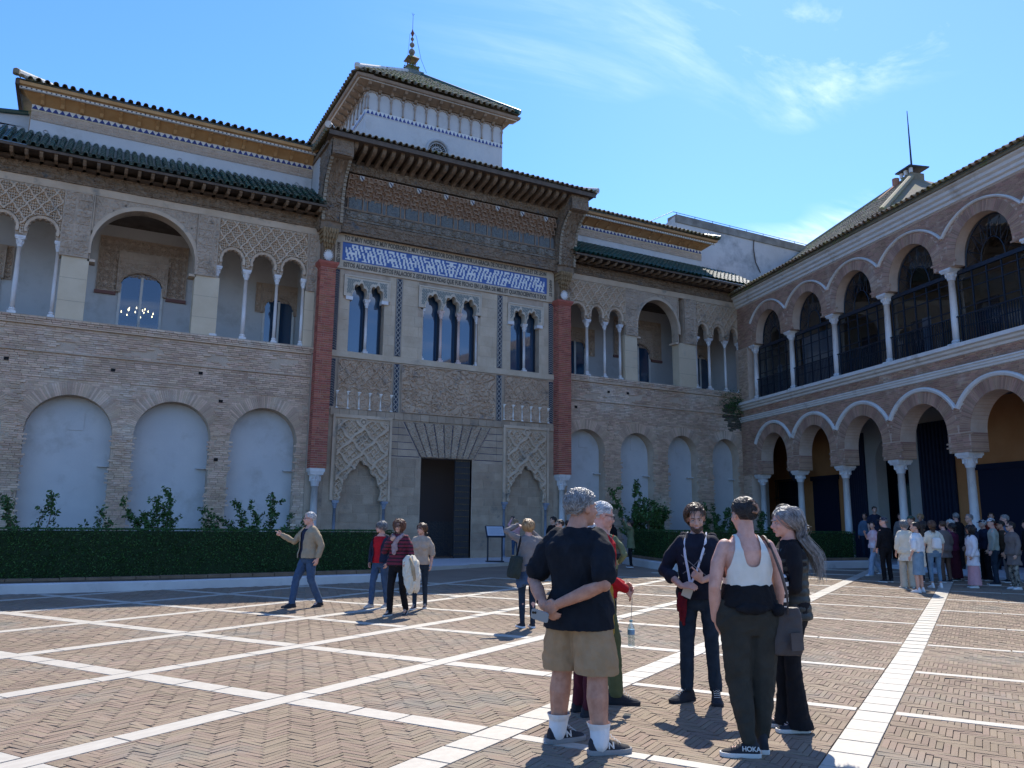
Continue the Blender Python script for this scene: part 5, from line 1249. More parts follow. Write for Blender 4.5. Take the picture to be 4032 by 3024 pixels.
# ------------------------------------------------------------------ two-storey arcaded building on the right
def arcade():
    p0 = (29.55, 30.0, 0); th = radians(72.5+180)
    T = thing('arcade_building', 'two-storey brick building with marble columns, white mouldings and glazed upper arches', 'building', p0, th)
    sc = lambda V: np.stack([V[:, 0], V[:, 1], EYE + (V[:, 2]-EYE)*(1-.0031*np.maximum(V[:, 0], -3))], 1)
    yb0 = 3.4; S1 = 26.4; sp = 3.38; c0 = 1.42; cols = [c0+sp*i for i in range(8)]
    g0 = .30          # arcade floor
    def bd(m, nm, mt, parent=T, **k): return m.build(nm, mt, parent, tf=sc, **k)
    # ---- openings
    lo, up = [], []
    for i in range(7):
        a, b = cols[i]+.50, cols[i+1]-.50
        lo.append(arch(a, b, 4.18, 4.86, 6.08, 28)); up.append(arch(a+.02, b-.02, 10.66, 10.95, 12.12, 28))
    m = MB(); q = notched(.05, S1, 4.18, 6.9, lo); m.plate(q, [], 0, .62); bd(m, 'lower_wall', MORTA)
    m = MB(); m.plate(rect(.0, S1, 6.85, 7.5), [], .0, .62); bd(m, 'middle_wall', MORTA)
    m = MB(); q = notched(.05, S1, 10.66, 12.9, up); m.plate(q, [], 0, .42); bd(m, 'upper_wall', MORTA)
    for q in ((-.3, .92, .0, .6, 0, 4.2), (-.3, .98, .0, .5, 7.9, 10.7)):
        m = MB(); m.box(*q); bd(m, 'corner_pier', MORTA)
    m = MB(); m.boxes(np.concatenate([brick_boxes(-.25, .90, .1, 4.15, None, y=0, L=.27, H=.075), brick_boxes(.0, .96, 7.95, 10.6, None, y=0, L=.27, H=.075)])); bd(m, 'corner_bricks', BRICKO, kind='stuff')
    # ---- bricks
    RB = MB(); R2 = MB()
    def keepf(P, zs, r, w, zl, zh, flat):
        k = (P[:, 1] > zl) & (P[:, 1] < zh)
        for i in range(7):
            c = (cols[i]+cols[i+1])/2; hw = (cols[i+1]-cols[i])/2-.50
            e = ((P[:, 0]-c)/(hw+w))**2 + ((P[:, 1]-zs)/(r+w))**2
            k &= ~((e < 1) & (P[:, 1] > zs)) & ~((abs(P[:, 0]-c) < hw) & (P[:, 1] <= zs))
        return k
    B = np.concatenate([brick_boxes(.05, S1, 4.18, 6.86, lambda P: keepf(P, 4.86, 1.22, .46, 0, 9, 1), L=.27, H=.072, proud=.014, jit=.004),
                        brick_boxes(.05, S1, 7.1, 7.46, None, L=.27, H=.072, proud=.018, jit=.010),
                        brick_boxes(.05, S1, 10.66, 12.86, lambda P: keepf(P, 10.95, 1.17, .40, 0, 15, 1), L=.27, H=.072, proud=.014, jit=.004)])
    m = MB(); m.boxes(B); bd(m, 'field_bricks', BRICKA, kind='stuff')
    for i in range(7):
        c = (cols[i]+cols[i+1])/2; hw = (cols[i+1]-cols[i])/2-.50
        m = MB(); ring_bricks(m, c, 4.86, hw, 1.22, .46, 0, W=.065, proud=.016, depth=.62); bd(m, 'arch_bricks', BRICKA, kind='stuff')
        m = MB(); ring_bricks(m, c, 10.95, hw-.02, 1.17, .40, 0, W=.065, proud=.016, depth=.42); bd(m, 'arch_bricks', BRICKA, kind='stuff')
        for zs, apex, val, nm in ((4.86, 6.66, 5.72, 'lower'), (10.95, 12.60, 11.80, 'upper')):
            # white hood mould: circular arc from valley to valley
            dz = apex-val; R = (dz*dz + (sp/2)**2)/(2*dz); cz = apex-R; a1 = math.asin(sp/2/R); m = MB(); RR = []
            w = .10 if nm == 'lower' else .055
            for t in np.linspace(-a1, a1, 33):
                ux, uz = sin(t), cos(t); RR.append([[c+(R+rr)*ux, yy, cz+(R+rr)*uz] for rr, yy in ((-w*1.6, .0), (-w*1.3, -.07), (-w*.5, -.10), (0, -.085), (0.02, .0))])
            m.loft(RR); bd(m, 'hood_mould', WHITEP)
        # jamb bricks under the springing
        for zl, zh, dd in ((4.18, 4.86, .62), (10.66, 10.95, .42)):
            m = MB(); k = int((zh-zl)/.072)
            for s, x in ((1, c-hw), (-1, c+hw)): m.boxes([[x-s*.004, dd/2-.01, zl+.036+j*.072, .014, dd/2, .030] for j in range(k)])
            bd(m, 'jamb_bricks', BRICKA, kind='stuff')
    # half arch at the corner (west end dies into the palace wing)
    # ---- white string courses, slab, cornice
    def mould(nm, prof, s0=.0):
        m = MB(); m.loft([[[s, y, z] for y, z in prof] for s in (s0, S1)]); bd(m, nm, WHITEP)
    mould('string_course', [(0, 6.86), (-.05, 6.88), (-.06, 6.95), (-.10, 6.97), (-.10, 7.04), (-.14, 7.06), (-.14, 7.11), (0, 7.12)])
    mould('balcony_slab', [(0, 7.46), (-.06, 7.48), (-.08, 7.56), (-.18, 7.60), (-.20, 7.68), (-.30, 7.71), (-.30, 7.84), (.62, 7.86), (.62, 7.46)])
    mould('cornice', [(0, 12.86), (-.05, 12.88), (-.06, 12.98), (-.14, 13.02), (-.15, 13.12), (-.24, 13.18), (-.26, 13.28), (-.36, 13.34), (-.38, 13.46), (0, 13.5)])
    m = MB(); m.box(-.5, S1, 0, 3.2, 7.50, 7.84); bd(m, 'upper_floor', WHITEP)
    # ---- columns
    for i, s in enumerate(cols):
        column(T, s, .30, g0, 4.18, r=.140, mt=MARBC, cap=.48, base=.26, n=18, capw=1.02, tf=sc)
        column(T, s, .22, 7.85, 10.66, r=.118, mt=MARBC, cap=.38, base=.24, n=18, capw=1.02, tf=sc)
    # ---- upper glazing and railings
    for i in range(-1, 7):
        a = cols[i]+.13 if i >= 0 else .2; b = cols[i+1]-.13 if i >= 0 else cols[0]-.13
        if i < 0: continue
        W = thing('arched_window', 'x', 'x') if False else bpy.data.objects.new('arched_window', None)
        COL.objects.link(W); W.parent = T
        oa, ob = a-.02, b+.02; c = (oa+ob)/2; hw = (ob-oa)/2; aw = (cols[i+1]-cols[i])/2-.52
        yg = .36
        m = MB(); m.plate(arch(oa, ob, 7.86, 10.95, 12.12, 24), [], yg, yg+.01, sides=False); bd(m, 'pane', CLEAR, W)
        F = MB(); F.box(oa, ob, yg-.06, yg+.02, 10.42, 10.56)
        for x in np.linspace(oa+.03, ob-.03, 6): F.box(x-.018, x+.018, yg-.03, yg+.015, 7.86, 10.42)
        for z in (8.55, 9.2, 9.85, 10.2): F.box(oa, ob, yg-.025, yg+.012, z-.014, z+.014)
        F.tube([[c+aw*.985*cos(t), yg, 10.56+1.52*sin(t)] for t in np.linspace(0, pi, 25)], .030, 5)
        F.tube([[c+aw*.42*cos(t), yg, 10.56+.75*sin(t)] for t in np.linspace(0, pi, 19)], .022, 5)
        for t in np.linspace(.0, pi, 9)[1:-1]:
            F.tube([[c+aw*.42*cos(t), yg, 10.56+.75*sin(t)], [c+aw*.98*cos(t), yg, 10.56+1.50*sin(t)]], .012, 4)
        for t in np.linspace(0, pi, 9)[:-1]:
            t2 = t+pi/8; F.tube([[c+aw*.45*cos(t), yg, 10.56+.78*sin(t)], [c+aw*.97*cos(t2), yg, 10.56+1.48*sin(t2)]], .008, 4)
            F.tube([[c+aw*.45*cos(t2), yg, 10.56+.78*sin(t2)], [c+aw*.97*cos(t), yg, 10.56+1.48*sin(t)]], .008, 4)
        bd(F, 'window_frame', IRON, W)
        G = MB(); yr = .20; G.box(a-.03, b+.03, yr-.02, yr+.02, 8.88, 8.92); G.box(a-.03, b+.03, yr-.015, yr+.015, 7.95, 7.98)
        G.boxes([[x, yr, 8.42, .010, .010, .46] for x in np.arange(a+.05, b, .105)]); bd(G, 'railing', IRON, W)
        if i in (0, 1, 3):   # pale blinds behind the glass
            m = MB(); x0, x1 = (oa+.1, ob-.1) if i == 1 else (c-.35, c+.1)
            m.box(x0, x1, yg+.25, yg+.26, 8.0, 10.3 if i == 1 else 9.4); bd(m, 'blind', mat('blind_grey', (.30, .34, .38)), W)
    m = MB(); m.box(-.5, S1, 3.2, 3.3, 7.8, 13.2); bd(m, 'upper_room_wall', mat('upper_room_ochre', (.30, .19, .10), (.36, .24, .14), sc=.8))
    m = MB(); m.box(-.5, S1, .56, 3.2, 12.95, 13.0); bd(m, 'upper_ceiling', PLASTER)
    m = MB(); m.box(-.6, -.45, .5, 3.3, 7.5, 13.2); bd(m, 'upper_end_wall', PLASTER)
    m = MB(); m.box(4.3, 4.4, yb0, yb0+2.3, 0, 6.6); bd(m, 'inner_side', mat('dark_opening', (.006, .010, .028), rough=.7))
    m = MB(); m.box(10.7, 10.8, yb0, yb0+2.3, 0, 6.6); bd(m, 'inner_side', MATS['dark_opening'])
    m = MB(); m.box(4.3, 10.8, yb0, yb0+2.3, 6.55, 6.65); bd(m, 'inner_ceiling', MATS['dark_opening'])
    m = MB(); m.box(-4, S1, 3.4, 4.5, 6.0, 13.4); bd(m, 'rear_wall', PLASTER)
    # shapes of the room behind: doors
    for s in (6.3, 9.6, 13.2, 16.0):
        m = MB(); m.box(s-.5, s+.5, 3.12, 3.19, 7.84, 10.3); bd(m, 'inner_door', mat('door_dark', (.02, .03, .05)))
    # ---- ground floor gallery
    yb = 3.3
    m = MB(); m.box(-4, 4.55, yb, yb+.1, 0, 6.6); bd(m, 'gallery_back_wall', OCHRE)
    m = MB(); m.box(10.6, S1, yb, yb+.1, 0, 6.6); bd(m, 'gallery_back_wall', OCHRE)
    m = MB(); hole = arch(5.95, 8.05, g0, 4.6, 5.6, 20); m.plate(notched(4.5, 10.6, g0, 6.6, [hole]), [], yb-.02, yb+.5); bd(m, 'white_arch_wall', mat('warm_white_plaster', (.42, .39, .35), (.48, .45, .41), sc=1))
    m = MB(); m.box(-4, S1, .62, yb, 6.55, 6.65); bd(m, 'gallery_ceiling', WOODD)
    m = MB(); m.box(-4, -3.9, 0, yb, 0, 6.6); bd(m, 'gallery_end_wall', OCHRE)
    m = MB(); m.box(-4, S1, -.35, yb+2.5, 0, g0); m.box(-4, S1, -.75, -.35, 0, g0-.14); bd(m, 'gallery_floor', MARBP2)
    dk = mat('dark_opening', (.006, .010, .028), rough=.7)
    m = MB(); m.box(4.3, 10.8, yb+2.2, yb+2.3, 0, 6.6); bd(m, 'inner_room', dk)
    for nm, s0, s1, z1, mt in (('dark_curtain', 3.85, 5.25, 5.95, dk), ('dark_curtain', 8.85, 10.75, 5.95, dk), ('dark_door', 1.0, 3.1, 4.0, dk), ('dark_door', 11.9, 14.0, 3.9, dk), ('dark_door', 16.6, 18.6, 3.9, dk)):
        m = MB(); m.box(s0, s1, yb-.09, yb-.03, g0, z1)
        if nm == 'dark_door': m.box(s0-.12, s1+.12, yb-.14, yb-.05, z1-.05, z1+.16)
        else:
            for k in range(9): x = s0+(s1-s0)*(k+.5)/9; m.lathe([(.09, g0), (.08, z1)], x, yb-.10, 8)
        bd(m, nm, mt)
    m = MB(); m.box(6.05, 7.2, yb+.9, yb+.95, g0, 3.6); tp = bd(m, 'tile_panel', mat('tile_green_dark', (.03, .055, .06)))
    relief('tile_relief', 6.12, 7.12, g0+.1, 3.5, yb+.89, .02, H_rosette(.22), mat('tile_teal', (.06, .10, .10), (.10, .13, .12), sc=12), tp, res=.03, tf=sc)
    # grilled window and hanging lantern at the dark end
    m = MB(); m.box(-2.3, -.2, yb-.06, yb-.02, 1.6, 4.05); gw = bd(m, 'grilled_window', dk)
    m = MB(); m.boxes([[x, yb-.2, 2.85, .012, .012, 1.3] for x in np.arange(-2.4, 0.0, .16)]); m.boxes([[-1.25, yb-.2, z, 1.25, .02, .02] for z in (1.6, 2.4, 3.2, 4.1)]); bd(m, 'window_bars', IRON, gw)
    L = thing('hanging_lantern', 'black iron lantern hanging in the ground-floor gallery by the corner', 'lantern')
    mw = T.matrix_basis if False else None
    R = Matrix.Rotation(th, 4, 'Z'); w = Vector(p0) + (R @ Vector((1.9, 1.7, 0)))
    m = MB(); m.tube([[w.x, w.y, 6.4], [w.x, w.y, 4.85]], .012, 5); m.build('chain', IRON, L)
    m = MB(); m.lathe([(.02, 4.85), (.26, 4.62), (.30, 4.58), (.22, 4.15), (.12, 4.0), (.01, 3.85)], w.x, w.y, 6)
    for k in range(6): t = k*pi/3; m.tube([[w.x+.28*cos(t), w.y+.28*sin(t), 4.6], [w.x+.36*cos(t), w.y+.36*sin(t), 4.72], [w.x+.30*cos(t), w.y+.30*sin(t), 4.85]], .012, 4)
    m.build('lantern_body', IRON, L)
    # ---- roof
    ro = MB()
    tile_roof(T, -.3, S1, -.52, 13.52, 4.4, 16.0, TILEM, pitch=.27, rows=16, r=.09, tf=sc)
    m = MB(); m.box(-.3, S1, -.44, 4.4, 13.40, 13.50); bd(m, 'eave_board', TILEO)
    return T
ARC = arcade()
def lantern_roof():
    """pyramid roof with ventilator and mast rising behind the arcaded building's eave"""
    T = thing('pavilion_roof', 'mossy pyramid roof topped by a small ventilator and a tall thin mast', 'roof')
    # apex and corners in world coordinates
    ap = A([42.2, 28.0, 22.3]); R = radians(72.5); d = A([cos(R), sin(R), 0]); n = A([sin(R), -cos(R), 0])
    half = 9.0; base = ap - A([0, 0, 6.6])
    def tfm(V): return base + V[:, :1]*(-d) + V[:, 1:2]*n + V[:, 2:]*A([0, 0, 1.])
    tile_roof(T, -half, half, -half, 0, 0, 6.6, TILEM, pitch=.34, rows=26, r=.12, hipL=half, hipR=half, tf=tfm)
    m = MB(); m.add([[-half, half, 0], [-half, -half, 0], [0, 0, 6.6]], [[0, 1, 2]]); m.add([[half, -half, 0], [half, half, 0], [0, 0, 6.6]], [[0, 1, 2]]); m.add([[half, half, 0], [-half, half, 0], [0, 0, 6.6]], [[0, 1, 2]]); m.build('side_slopes', TILEM, T, tf=tfm)
    for sx in (-1, 1):
        m = MB(); m.tube([[sx*half, -half, .12], [0, 0, 6.74]], .15, 8); m.build('hip_ridge', TILEM, T, tf=tfm)
    m = MB(); m.lathe([(.62, 6.2), (.62, 6.7)], 0, 0, 4, a0=pi/4); m.build('ventilator_base', TILEO, T, tf=tfm)
    for x, y in ((-.42, -.42), (.42, -.42), (0, -.44)):
        m = MB(); m.box(x-.09, x+.09, y-.06, y+.06, 6.7, 7.0); m.build('ventilator_post', WHITEP, T, tf=tfm)
    m = MB(); m.lathe([(.92, 7.0), (.94, 7.08), (.2, 7.22)], 0, 0, 4, a0=pi/4); m.build('ventilator_cap', IRON, T, tf=tfm)
    m = MB(); m.lathe([(.06, 7.1), (.045, 9.0), (.02, 10.9)], 0, 0, 6); m.build('mast', IRON, T, tf=tfm)
    m = MB(); m.tube([[-.2, -1.0, 5.9], [-.2, -1.0, 6.5]], .2, 8); m.tube([[-.2, -2.2, 5.0], [-.2, -1.0, 6.0]], .17, 8); m.build('flue', TERRA, T, tf=tfm)
lantern_roof()
# ------------------------------------------------------------------ hedges, planters, shrubs
def hedge(name_label, poly, z0, z1, n, seed, gap=.02):
    """clipped hedge standing on a polygon: solid core plus leaf clusters over every face"""
    r = np.random.RandomState(seed); P = A(poly); k = len(P); H = thing('hedge', name_label, 'hedge')
    c = P.mean(0); core = MB(); Q = c + (P-c)*1.0
    inn = []
    for i in range(k):
        a, b, d = P[i-1], P[i], P[(i+1) % k]; n1 = A([b[1]-a[1], a[0]-b[0]]); n1 /= np.linalg.norm(n1); n2 = A([d[1]-b[1], b[0]-d[0]]); n2 /= np.linalg.norm(n2)
        inn.append(b - (n1+n2)/(1+np.dot(n1, n2))*.07)
    inn = A(inn); g = 0
    V = [[x, y, z0] for x, y in inn] + [[x, y, z1-.07] for x, y in inn]; i = np.arange(k); j = (i+1) % k
    core.add(V, np.stack([i, j, j+k, i+k], 1)); core.add([[x, y, z1-.07] for x, y in inn], [list(range(k))]); core.build('hedge_core', mat('hedge_inside', (.012, .028, .008)), H)
    pts = []; per = np.linalg.norm(np.roll(P, -1, 0)-P, axis=1); hgt = z1-z0
    for q in range(k):
        a, b = P[q], P[(q+1) % k]; L = per[q]; m_ = int(n*L*hgt); t = r.rand(m_); zz = z0 + r.rand(m_)*hgt
        nn = A([b[1]-a[1], a[0]-b[0]])/L; w = .03*fbm(t*L*2.2, zz*2.2, seed+q, 3) + .02*r.rand(m_) - .05
        pts.append(np.stack([a[0]+(b[0]-a[0])*t + nn[0]*w, a[1]+(b[1]-a[1])*t + nn[1]*w, zz], 1))
    # top
    x0, y0 = P.min(0); x1, y1 = P.max(0); m_ = int(n*.55*(x1-x0)*(y1-y0)); T = np.stack([r.uniform(x0, x1, m_), r.uniform(y0, y1, m_)], 1); T = T[inpoly(T, P)]
    pts.append(np.concatenate([T, (z1-.03+.02*r.rand(len(T)) + .012*fbm(T[:, 0]*2, T[:, 1]*2, 3, 2))[:, None]], 1))
    m = MB(); leaf_cloud(m, np.concatenate(pts), .026, flat=.9); m.build('hedge_leaves', HEDGE, H, kind='stuff')
    return H
def planter(label, kerb, width, hk, edge_in, soil=None):
    """low white rendered kerb with a brick edging behind; kerb: polyline of the outer foot"""
    T = thing('planter_kerb', label, 'kerb'); K = A(kerb)
    def off(K, d):
        out = []
        for i in range(len(K)):
            a = K[max(i-1, 0)]; b = K[min(i+1, len(K)-1)]; t = (b-a)/np.linalg.norm(b-a); out.append(K[i] + A([-t[1], t[0]])*d)
        return A(out)
    R = []
    O, I = K, off(K, width)
    for (o, i_) in zip(O, I):
        g = float(gz(*o)); R.append([[o[0], o[1], g-.1], [o[0], o[1], g+hk-.02], [*(o+(i_-o)*.12), g+hk], [*i_, g+hk], [*i_, g-.1]])
    m = MB(); m.loft(R); m.build('white_kerb', mat('kerb_render', (.50, .47, .45), (.58, .55, .52), sc=1.5, bump=.4, bs=12, c3=(.36, .34, .33), s3=1.2, t3=.58), T)
    I2 = off(K, edge_in); seg = [np.linalg.norm(I2[i+1]-I2[i]) for i in range(len(I2)-1)]
    for i in range(len(I2)-1):
        nb = int(seg[i]/.52); t = (I2[i+1]-I2[i])/seg[i]; ang = atan2(t[1], t[0]); nrm = A([-t[1], t[0]])
        for q in range(nb):
            c = I2[i] + t*(q+.5)*seg[i]/nb + nrm*.14; g = float(gz(*c)); mm = MB()
            mm.boxes([[c[0], c[1], g+hk+.03, seg[i]/nb/2-.008, .16, .055+RS.uniform(-.004, .006)]], ang=[ang]); mm.build('edging_brick', EDGE, T)
    return T
EDGE = mat('edging_terracotta', (.15, .10, .065), (.22, .15, .10), sc=3, bump=.5)
planter('long low white kerb with brick edging in front of the left hedge', [(-14, 21.12), (-6, 21.12), (2, 21.12), (8.55, 21.12), (8.72, 21.3), (8.75, 24.5)], .34, .20, .42)
hedge('long clipped dark green hedge in front of the left palace wing', [(-14, 21.95), (8.1, 21.95), (8.1, 23.3), (-14, 23.3)], .24, 1.43, 950, 5)
m = MB(); m.box(-14, 8.3, 21.4, 29.9, -.1, .24); m.build('planting_bed', mat('soil', (.06, .045, .03), (.09, .07, .05), sc=4, bump=.6))['kind'] = 'structure'
RK = [(18.75, 25.6), (17.45, 21.4), (17.6, 21.05), (18.0, 20.95), (21.5, 20.4), (25.6, 19.6), (26.0, 19.9)]
planter('white kerb with brick edging round the right planting bed', RK, .30, .24, .36)
hedge('clipped hedge between the portal terrace and the arcaded building', [(19.05, 25.4), (18.1, 22.0), (21.6, 21.3), (25.6, 20.4), (25.9, 21.6), (21.8, 22.6), (19.6, 23.4), (20.1, 25.2)], .42, 1.50, 950, 9)
m = MB(); pp = [(18.9, 25.6), (17.8, 21.3), (21.5, 20.7), (25.6, 19.9), (26.6, 21), (28.9, 29.9), (20.6, 29.9)]
vs, _, fs, *_ = MG.delaunay_2d_cdt([Vector(p) for p in pp], [(i, (i+1) % 7) for i in range(7)], [], 1, 1e-5); m.add([[v.x, v.y, float(gz(v.x, v.y))+.15] for v in vs], [f[:3] for f in fs]); m.build('planting_bed', MATS['soil'])['kind'] = 'structure'
def shrub(label, x, y, z, stems, spread, h, leaves, seed, lean=0., dens=26, ls=.055, group='shrubs behind the hedges'):
    """espalier-like citrus shrub: bent stems with leaves along the twigs"""
    r = np.random.RandomState(seed); T = thing('citrus_shrub', label, 'shrub', (x, y, z), 0, group)
    S = MB(); pts = []
    for s in range(stems):
        a = (s+.5)/stems*2-1 + r.uniform(-.1, .1); L = h*r.uniform(.7, 1.05); p = A([r.uniform(-.08, .08), r.uniform(-.05, .05), 0]); d = A([a*spread+lean, r.uniform(-.15, .1), 1.]); d /= np.linalg.norm(d); path = [p.copy()]
        n = 9
        for k in range(n):
            d = d + r.normal(0, .16, 3)*A([1, .5, .6]) + A([0, 0, .05]); d /= np.linalg.norm(d); p = p + d*L/n; path.append(p.copy())
            if k > 1:
                for q in range(r.randint(1, 4)):
                    dd = d + r.normal(0, .8, 3)*A([1, .45, .7]); dd /= np.linalg.norm(dd); tl = r.uniform(.12, .38)*L*.5; tw = [p, p+dd*tl*.5, p+dd*tl+A([0, 0, .03])]
                    S.tube(tw, [.008, .006, .004], 4); m_ = int(dens*tl*4)
                    f = r.rand(m_, 1); pts.append(p + dd*tl*f + r.normal(0, .045, (m_, 3)))
        pts.append(A(path)[3:].repeat(3, 0) + r.normal(0, .05, (len(path[3:])*3, 3)))
        S.tube(path, np.linspace(.022, .006, len(path)), 5)
    S.build('stems', WOODB, T); m = MB(); P = np.concatenate(pts); leaf_cloud(m, P, ls, flat=.8); m.build('leaves', LEAF, T, kind='stuff')
    return T
shrub('sparse shrub with bare twigs before the leftmost visible niche', -.95, 25.6, .24, 6, 1.1, 2.1, 0, 1, lean=-.1, dens=15, ls=.06)
shrub('leaning twiggy shrub at the right of the leftmost visible niche', .05, 25.6, .24, 2, .6, 2.0, 0, 21, lean=.9, dens=13, ls=.06)
shrub('leafy shrub before the middle niche of the left wing', 2.3, 25.6, .24, 6, .9, 2.15, 0, 12, dens=24, ls=.06)
shrub('leafy shrub before the niche nearest the red pier', 5.1, 25.8, .24, 7, .95, 2.4, 0, 3, lean=.1, dens=26, ls=.06)
shrub('tall slender shrub beside the right red pier', 20.6, 27.2, .3, 5, .45, 3.2, 0, 14, dens=26, ls=.065)
shrub('dense shrub between the first two narrow niches of the right wing', 21.6, 27.4, .3, 8, .8, 2.3, 0, 5, dens=30, ls=.065)
shrub('shrub behind the guide, before the third narrow niche', 24.6, 26.8, .3, 8, 1.0, 2.2, 0, 6, dens=30, ls=.065)
shrub('shrub before the fourth narrow niche by the corner', 27.0, 26.4, .3, 7, .9, 1.9, 0, 7, dens=28, ls=.06)
def potted():
    T = thing('potted_tree', 'small tree in a terracotta pot on the terrace, right of the portal', 'potted tree', (20.35, 26.0, float(gz(20.35, 26))+.10))
    m = MB(); m.lathe([(.24, 0), (.27, .05), (.36, .50), (.42, .52), (.43, .60), (.37, .61), (.34, .55)], 0, 0, 20); m.build('pot', TERRA, T, smooth=False)
    m = MB(); m.lathe([(.34, .54), (.0, .56)], 0, 0, 16); m.build('soil', MATS['soil'], T)
    m = MB(); m.tube([[0, 0, .5], [-.03, .02, .9], [.04, 0, 1.35], [0, 0, 1.6]], [.045, .035, .03, .025], 8)
    r = np.random.RandomState(4); pts = []
    for s in range(9):
        a = r.uniform(0, 6.28); d = A([cos(a)*.8, sin(a)*.8, r.uniform(.4, 1.3)]); d /= np.linalg.norm(d); L = r.uniform(.5, 1.0); q = [A([0, 0, 1.35+.02*s]) + d*L*t + A([0, 0, -.1*t*t]) for t in (0, .4, .75, 1)]
        m.tube(q, [.016, .012, .008, .004], 5); pts.append(A(q)[1:].repeat(26, 0) + r.normal(0, .11, (78, 3)))
    m.build('trunk', WOODB, T); m = MB(); leaf_cloud(m, np.concatenate(pts), .065, flat=.8); m.build('crown', LEAF, T, kind='stuff')
potted()
def panel_stand():
    x, y = 13.9, 26.9; z = float(gz(x, y))+.10
    T = thing('information_stand', 'dark information lectern with a pale panel, left of the right portal niche', 'information stand', (x, y, z), radians(-18))
    for s in (-.27, .27):
        m = MB(); m.box(s-.025, s+.025, -.03, .03, 0, 1.05); m.build('leg', IRON, T)
    m = MB(); m.box(-.32, .32, -.2, .2, 0, .04); m.build('base', IRON, T)
    m = MB(); m.add([[-.36, -.25, .93], [.36, -.25, .93], [.36, .2, 1.32], [-.36, .2, 1.32], [-.36, -.23, .89], [.36, -.23, .89], [.36, .22, 1.28], [-.36, .22, 1.28]], [[0, 1, 2, 3], [7, 6, 5, 4], [0, 4, 5, 1], [1, 5, 6, 2], [2, 6, 7, 3], [3, 7, 4, 0]]); pn = m.build('panel', IRON, T)
    m = MB(); m.add([[-.31, -.222, .96], [.31, -.222, .96], [.31, .165, 1.295], [-.31, .165, 1.295]], [[0, 1, 2, 3]]); m.build('printed_sheet', mat('panel_sheet', (.42, .45, .50)), pn)
    m = MB()
    for k in range(9):
        f = .12+k*.085; m.add([[-.26, -.222+.387*f, .963+.335*f], [.26-.1*(k % 3 == 0), -.222+.387*f, .963+.335*f], [.26-.1*(k % 3 == 0), -.222+.387*(f+.02), .963+.335*(f+.02)], [-.26, -.222+.387*(f+.02), .963+.335*(f+.02)]], [[0, 1, 2, 3]])
    m.build('printed_lines', mat('print_grey', (.20, .22, .26)), pn)
panel_stand()
# ------------------------------------------------------------------ people
def cloth(name, c, c2=None, rough=.9, sheen=.0, strips=None, sc=9, bump=.25):
    return mat('cloth_'+name, c, c2 or tuple(v*.82 for v in c), rough=rough, sc=sc, bump=bump, bs=160, strips=strips, sheen=sheen, spec=.2)
SKIN = mat('skin', (.50, .27, .185), (.60, .35, .255), sc=14, bump=.15, bs=300, rough=.5, spec=.4); SKINT = mat('skin_tanned', (.38, .18, .115), (.50, .265, .18), sc=14, bump=.15, bs=300, rough=.5); SKINP = mat('skin_pink', (.52, .27, .20), (.63, .36, .28), sc=14, bump=.15, bs=300, rough=.5)
for s_ in (SKIN, SKINT, SKINP):
    s_.node_tree.nodes['Principled BSDF'].inputs['Subsurface Weight'].default_value = .08; s_.node_tree.nodes['Principled BSDF'].inputs['Subsurface Radius'].default_value = (.02, .008, .004)
def hairm(n, c, c2): return mat('hair_'+n, c, c2, sc=30, rough=.42, isl=.35, spec=.5)
HG = hairm('grey', (.16, .155, .15), (.34, .33, .32)); HS = hairm('silver', (.38, .38, .39), (.58, .57, .55)); HD = hairm('dark', (.018, .013, .011), (.03, .022, .018)); HB = hairm('brown', (.07, .035, .02), (.11, .06, .035))
HL = hairm('blond', (.42, .27, .13), (.30, .17, .08)); HW = hairm('white', (.60, .58, .54), (.50, .48, .45)); HR = hairm('reddish', (.12, .05, .03), (.16, .07, .04)); HGD = hairm('iron', (.10, .10, .105), (.22, .22, .22))
EYEW = mat('eye_white', (.42, .37, .33), rough=.3); EYED = mat('eye_dark', (.02, .015, .012), rough=.2); LIP = mat('lips', (.42, .15, .13), rough=.5); TOOTH = mat('teeth', (.7, .66, .6))
SOLE = mat('shoe_sole', (.62, .60, .56), (.55, .53, .5)); SHB = mat('shoe_black', (.018, .020, .025), (.03, .032, .04), bump=.2); SHW = mat('shoe_white', (.62, .61, .60), (.7, .69, .68)); SHG = mat('shoe_grey', (.36, .34, .31), (.42, .4, .37)); SHT = mat('shoe_tan', (.30, .22, .15)); SOLEG = mat('sole_grey', (.20, .20, .20), (.26, .26, .26))
def nrm(v): v = A(v); return v/(np.linalg.norm(v)+1e-9)
def ball(m, c, r, n=10):
    c = A(c); r = A(r)*np.ones(3); th = np.linspace(0, pi, n)[:, None]; ph = (np.arange(2*n-4)*2*pi/(2*n-4))[None]
    st = np.maximum(np.sin(th), 1e-3)
    m.loft(np.stack([c[0]+r[0]*st*np.cos(ph), c[1]+r[1]*st*np.sin(ph), c[2]-r[2]*np.cos(th)+0*ph], -1), cap=False); return m
def limb(m, pts, rad, n=12):
    """rounded tapered tube through pts"""
    P = A(pts); r = A(rad)
    m.tube(P, r, n); ball(m, P[0], r[0], 8); ball(m, P[-1], r[-1], 8)
    for i in range(1, len(P)-1): ball(m, P[i], r[i]*1.0, 8)
    return m
TMP = bpy.data.scenes.new('workbench')
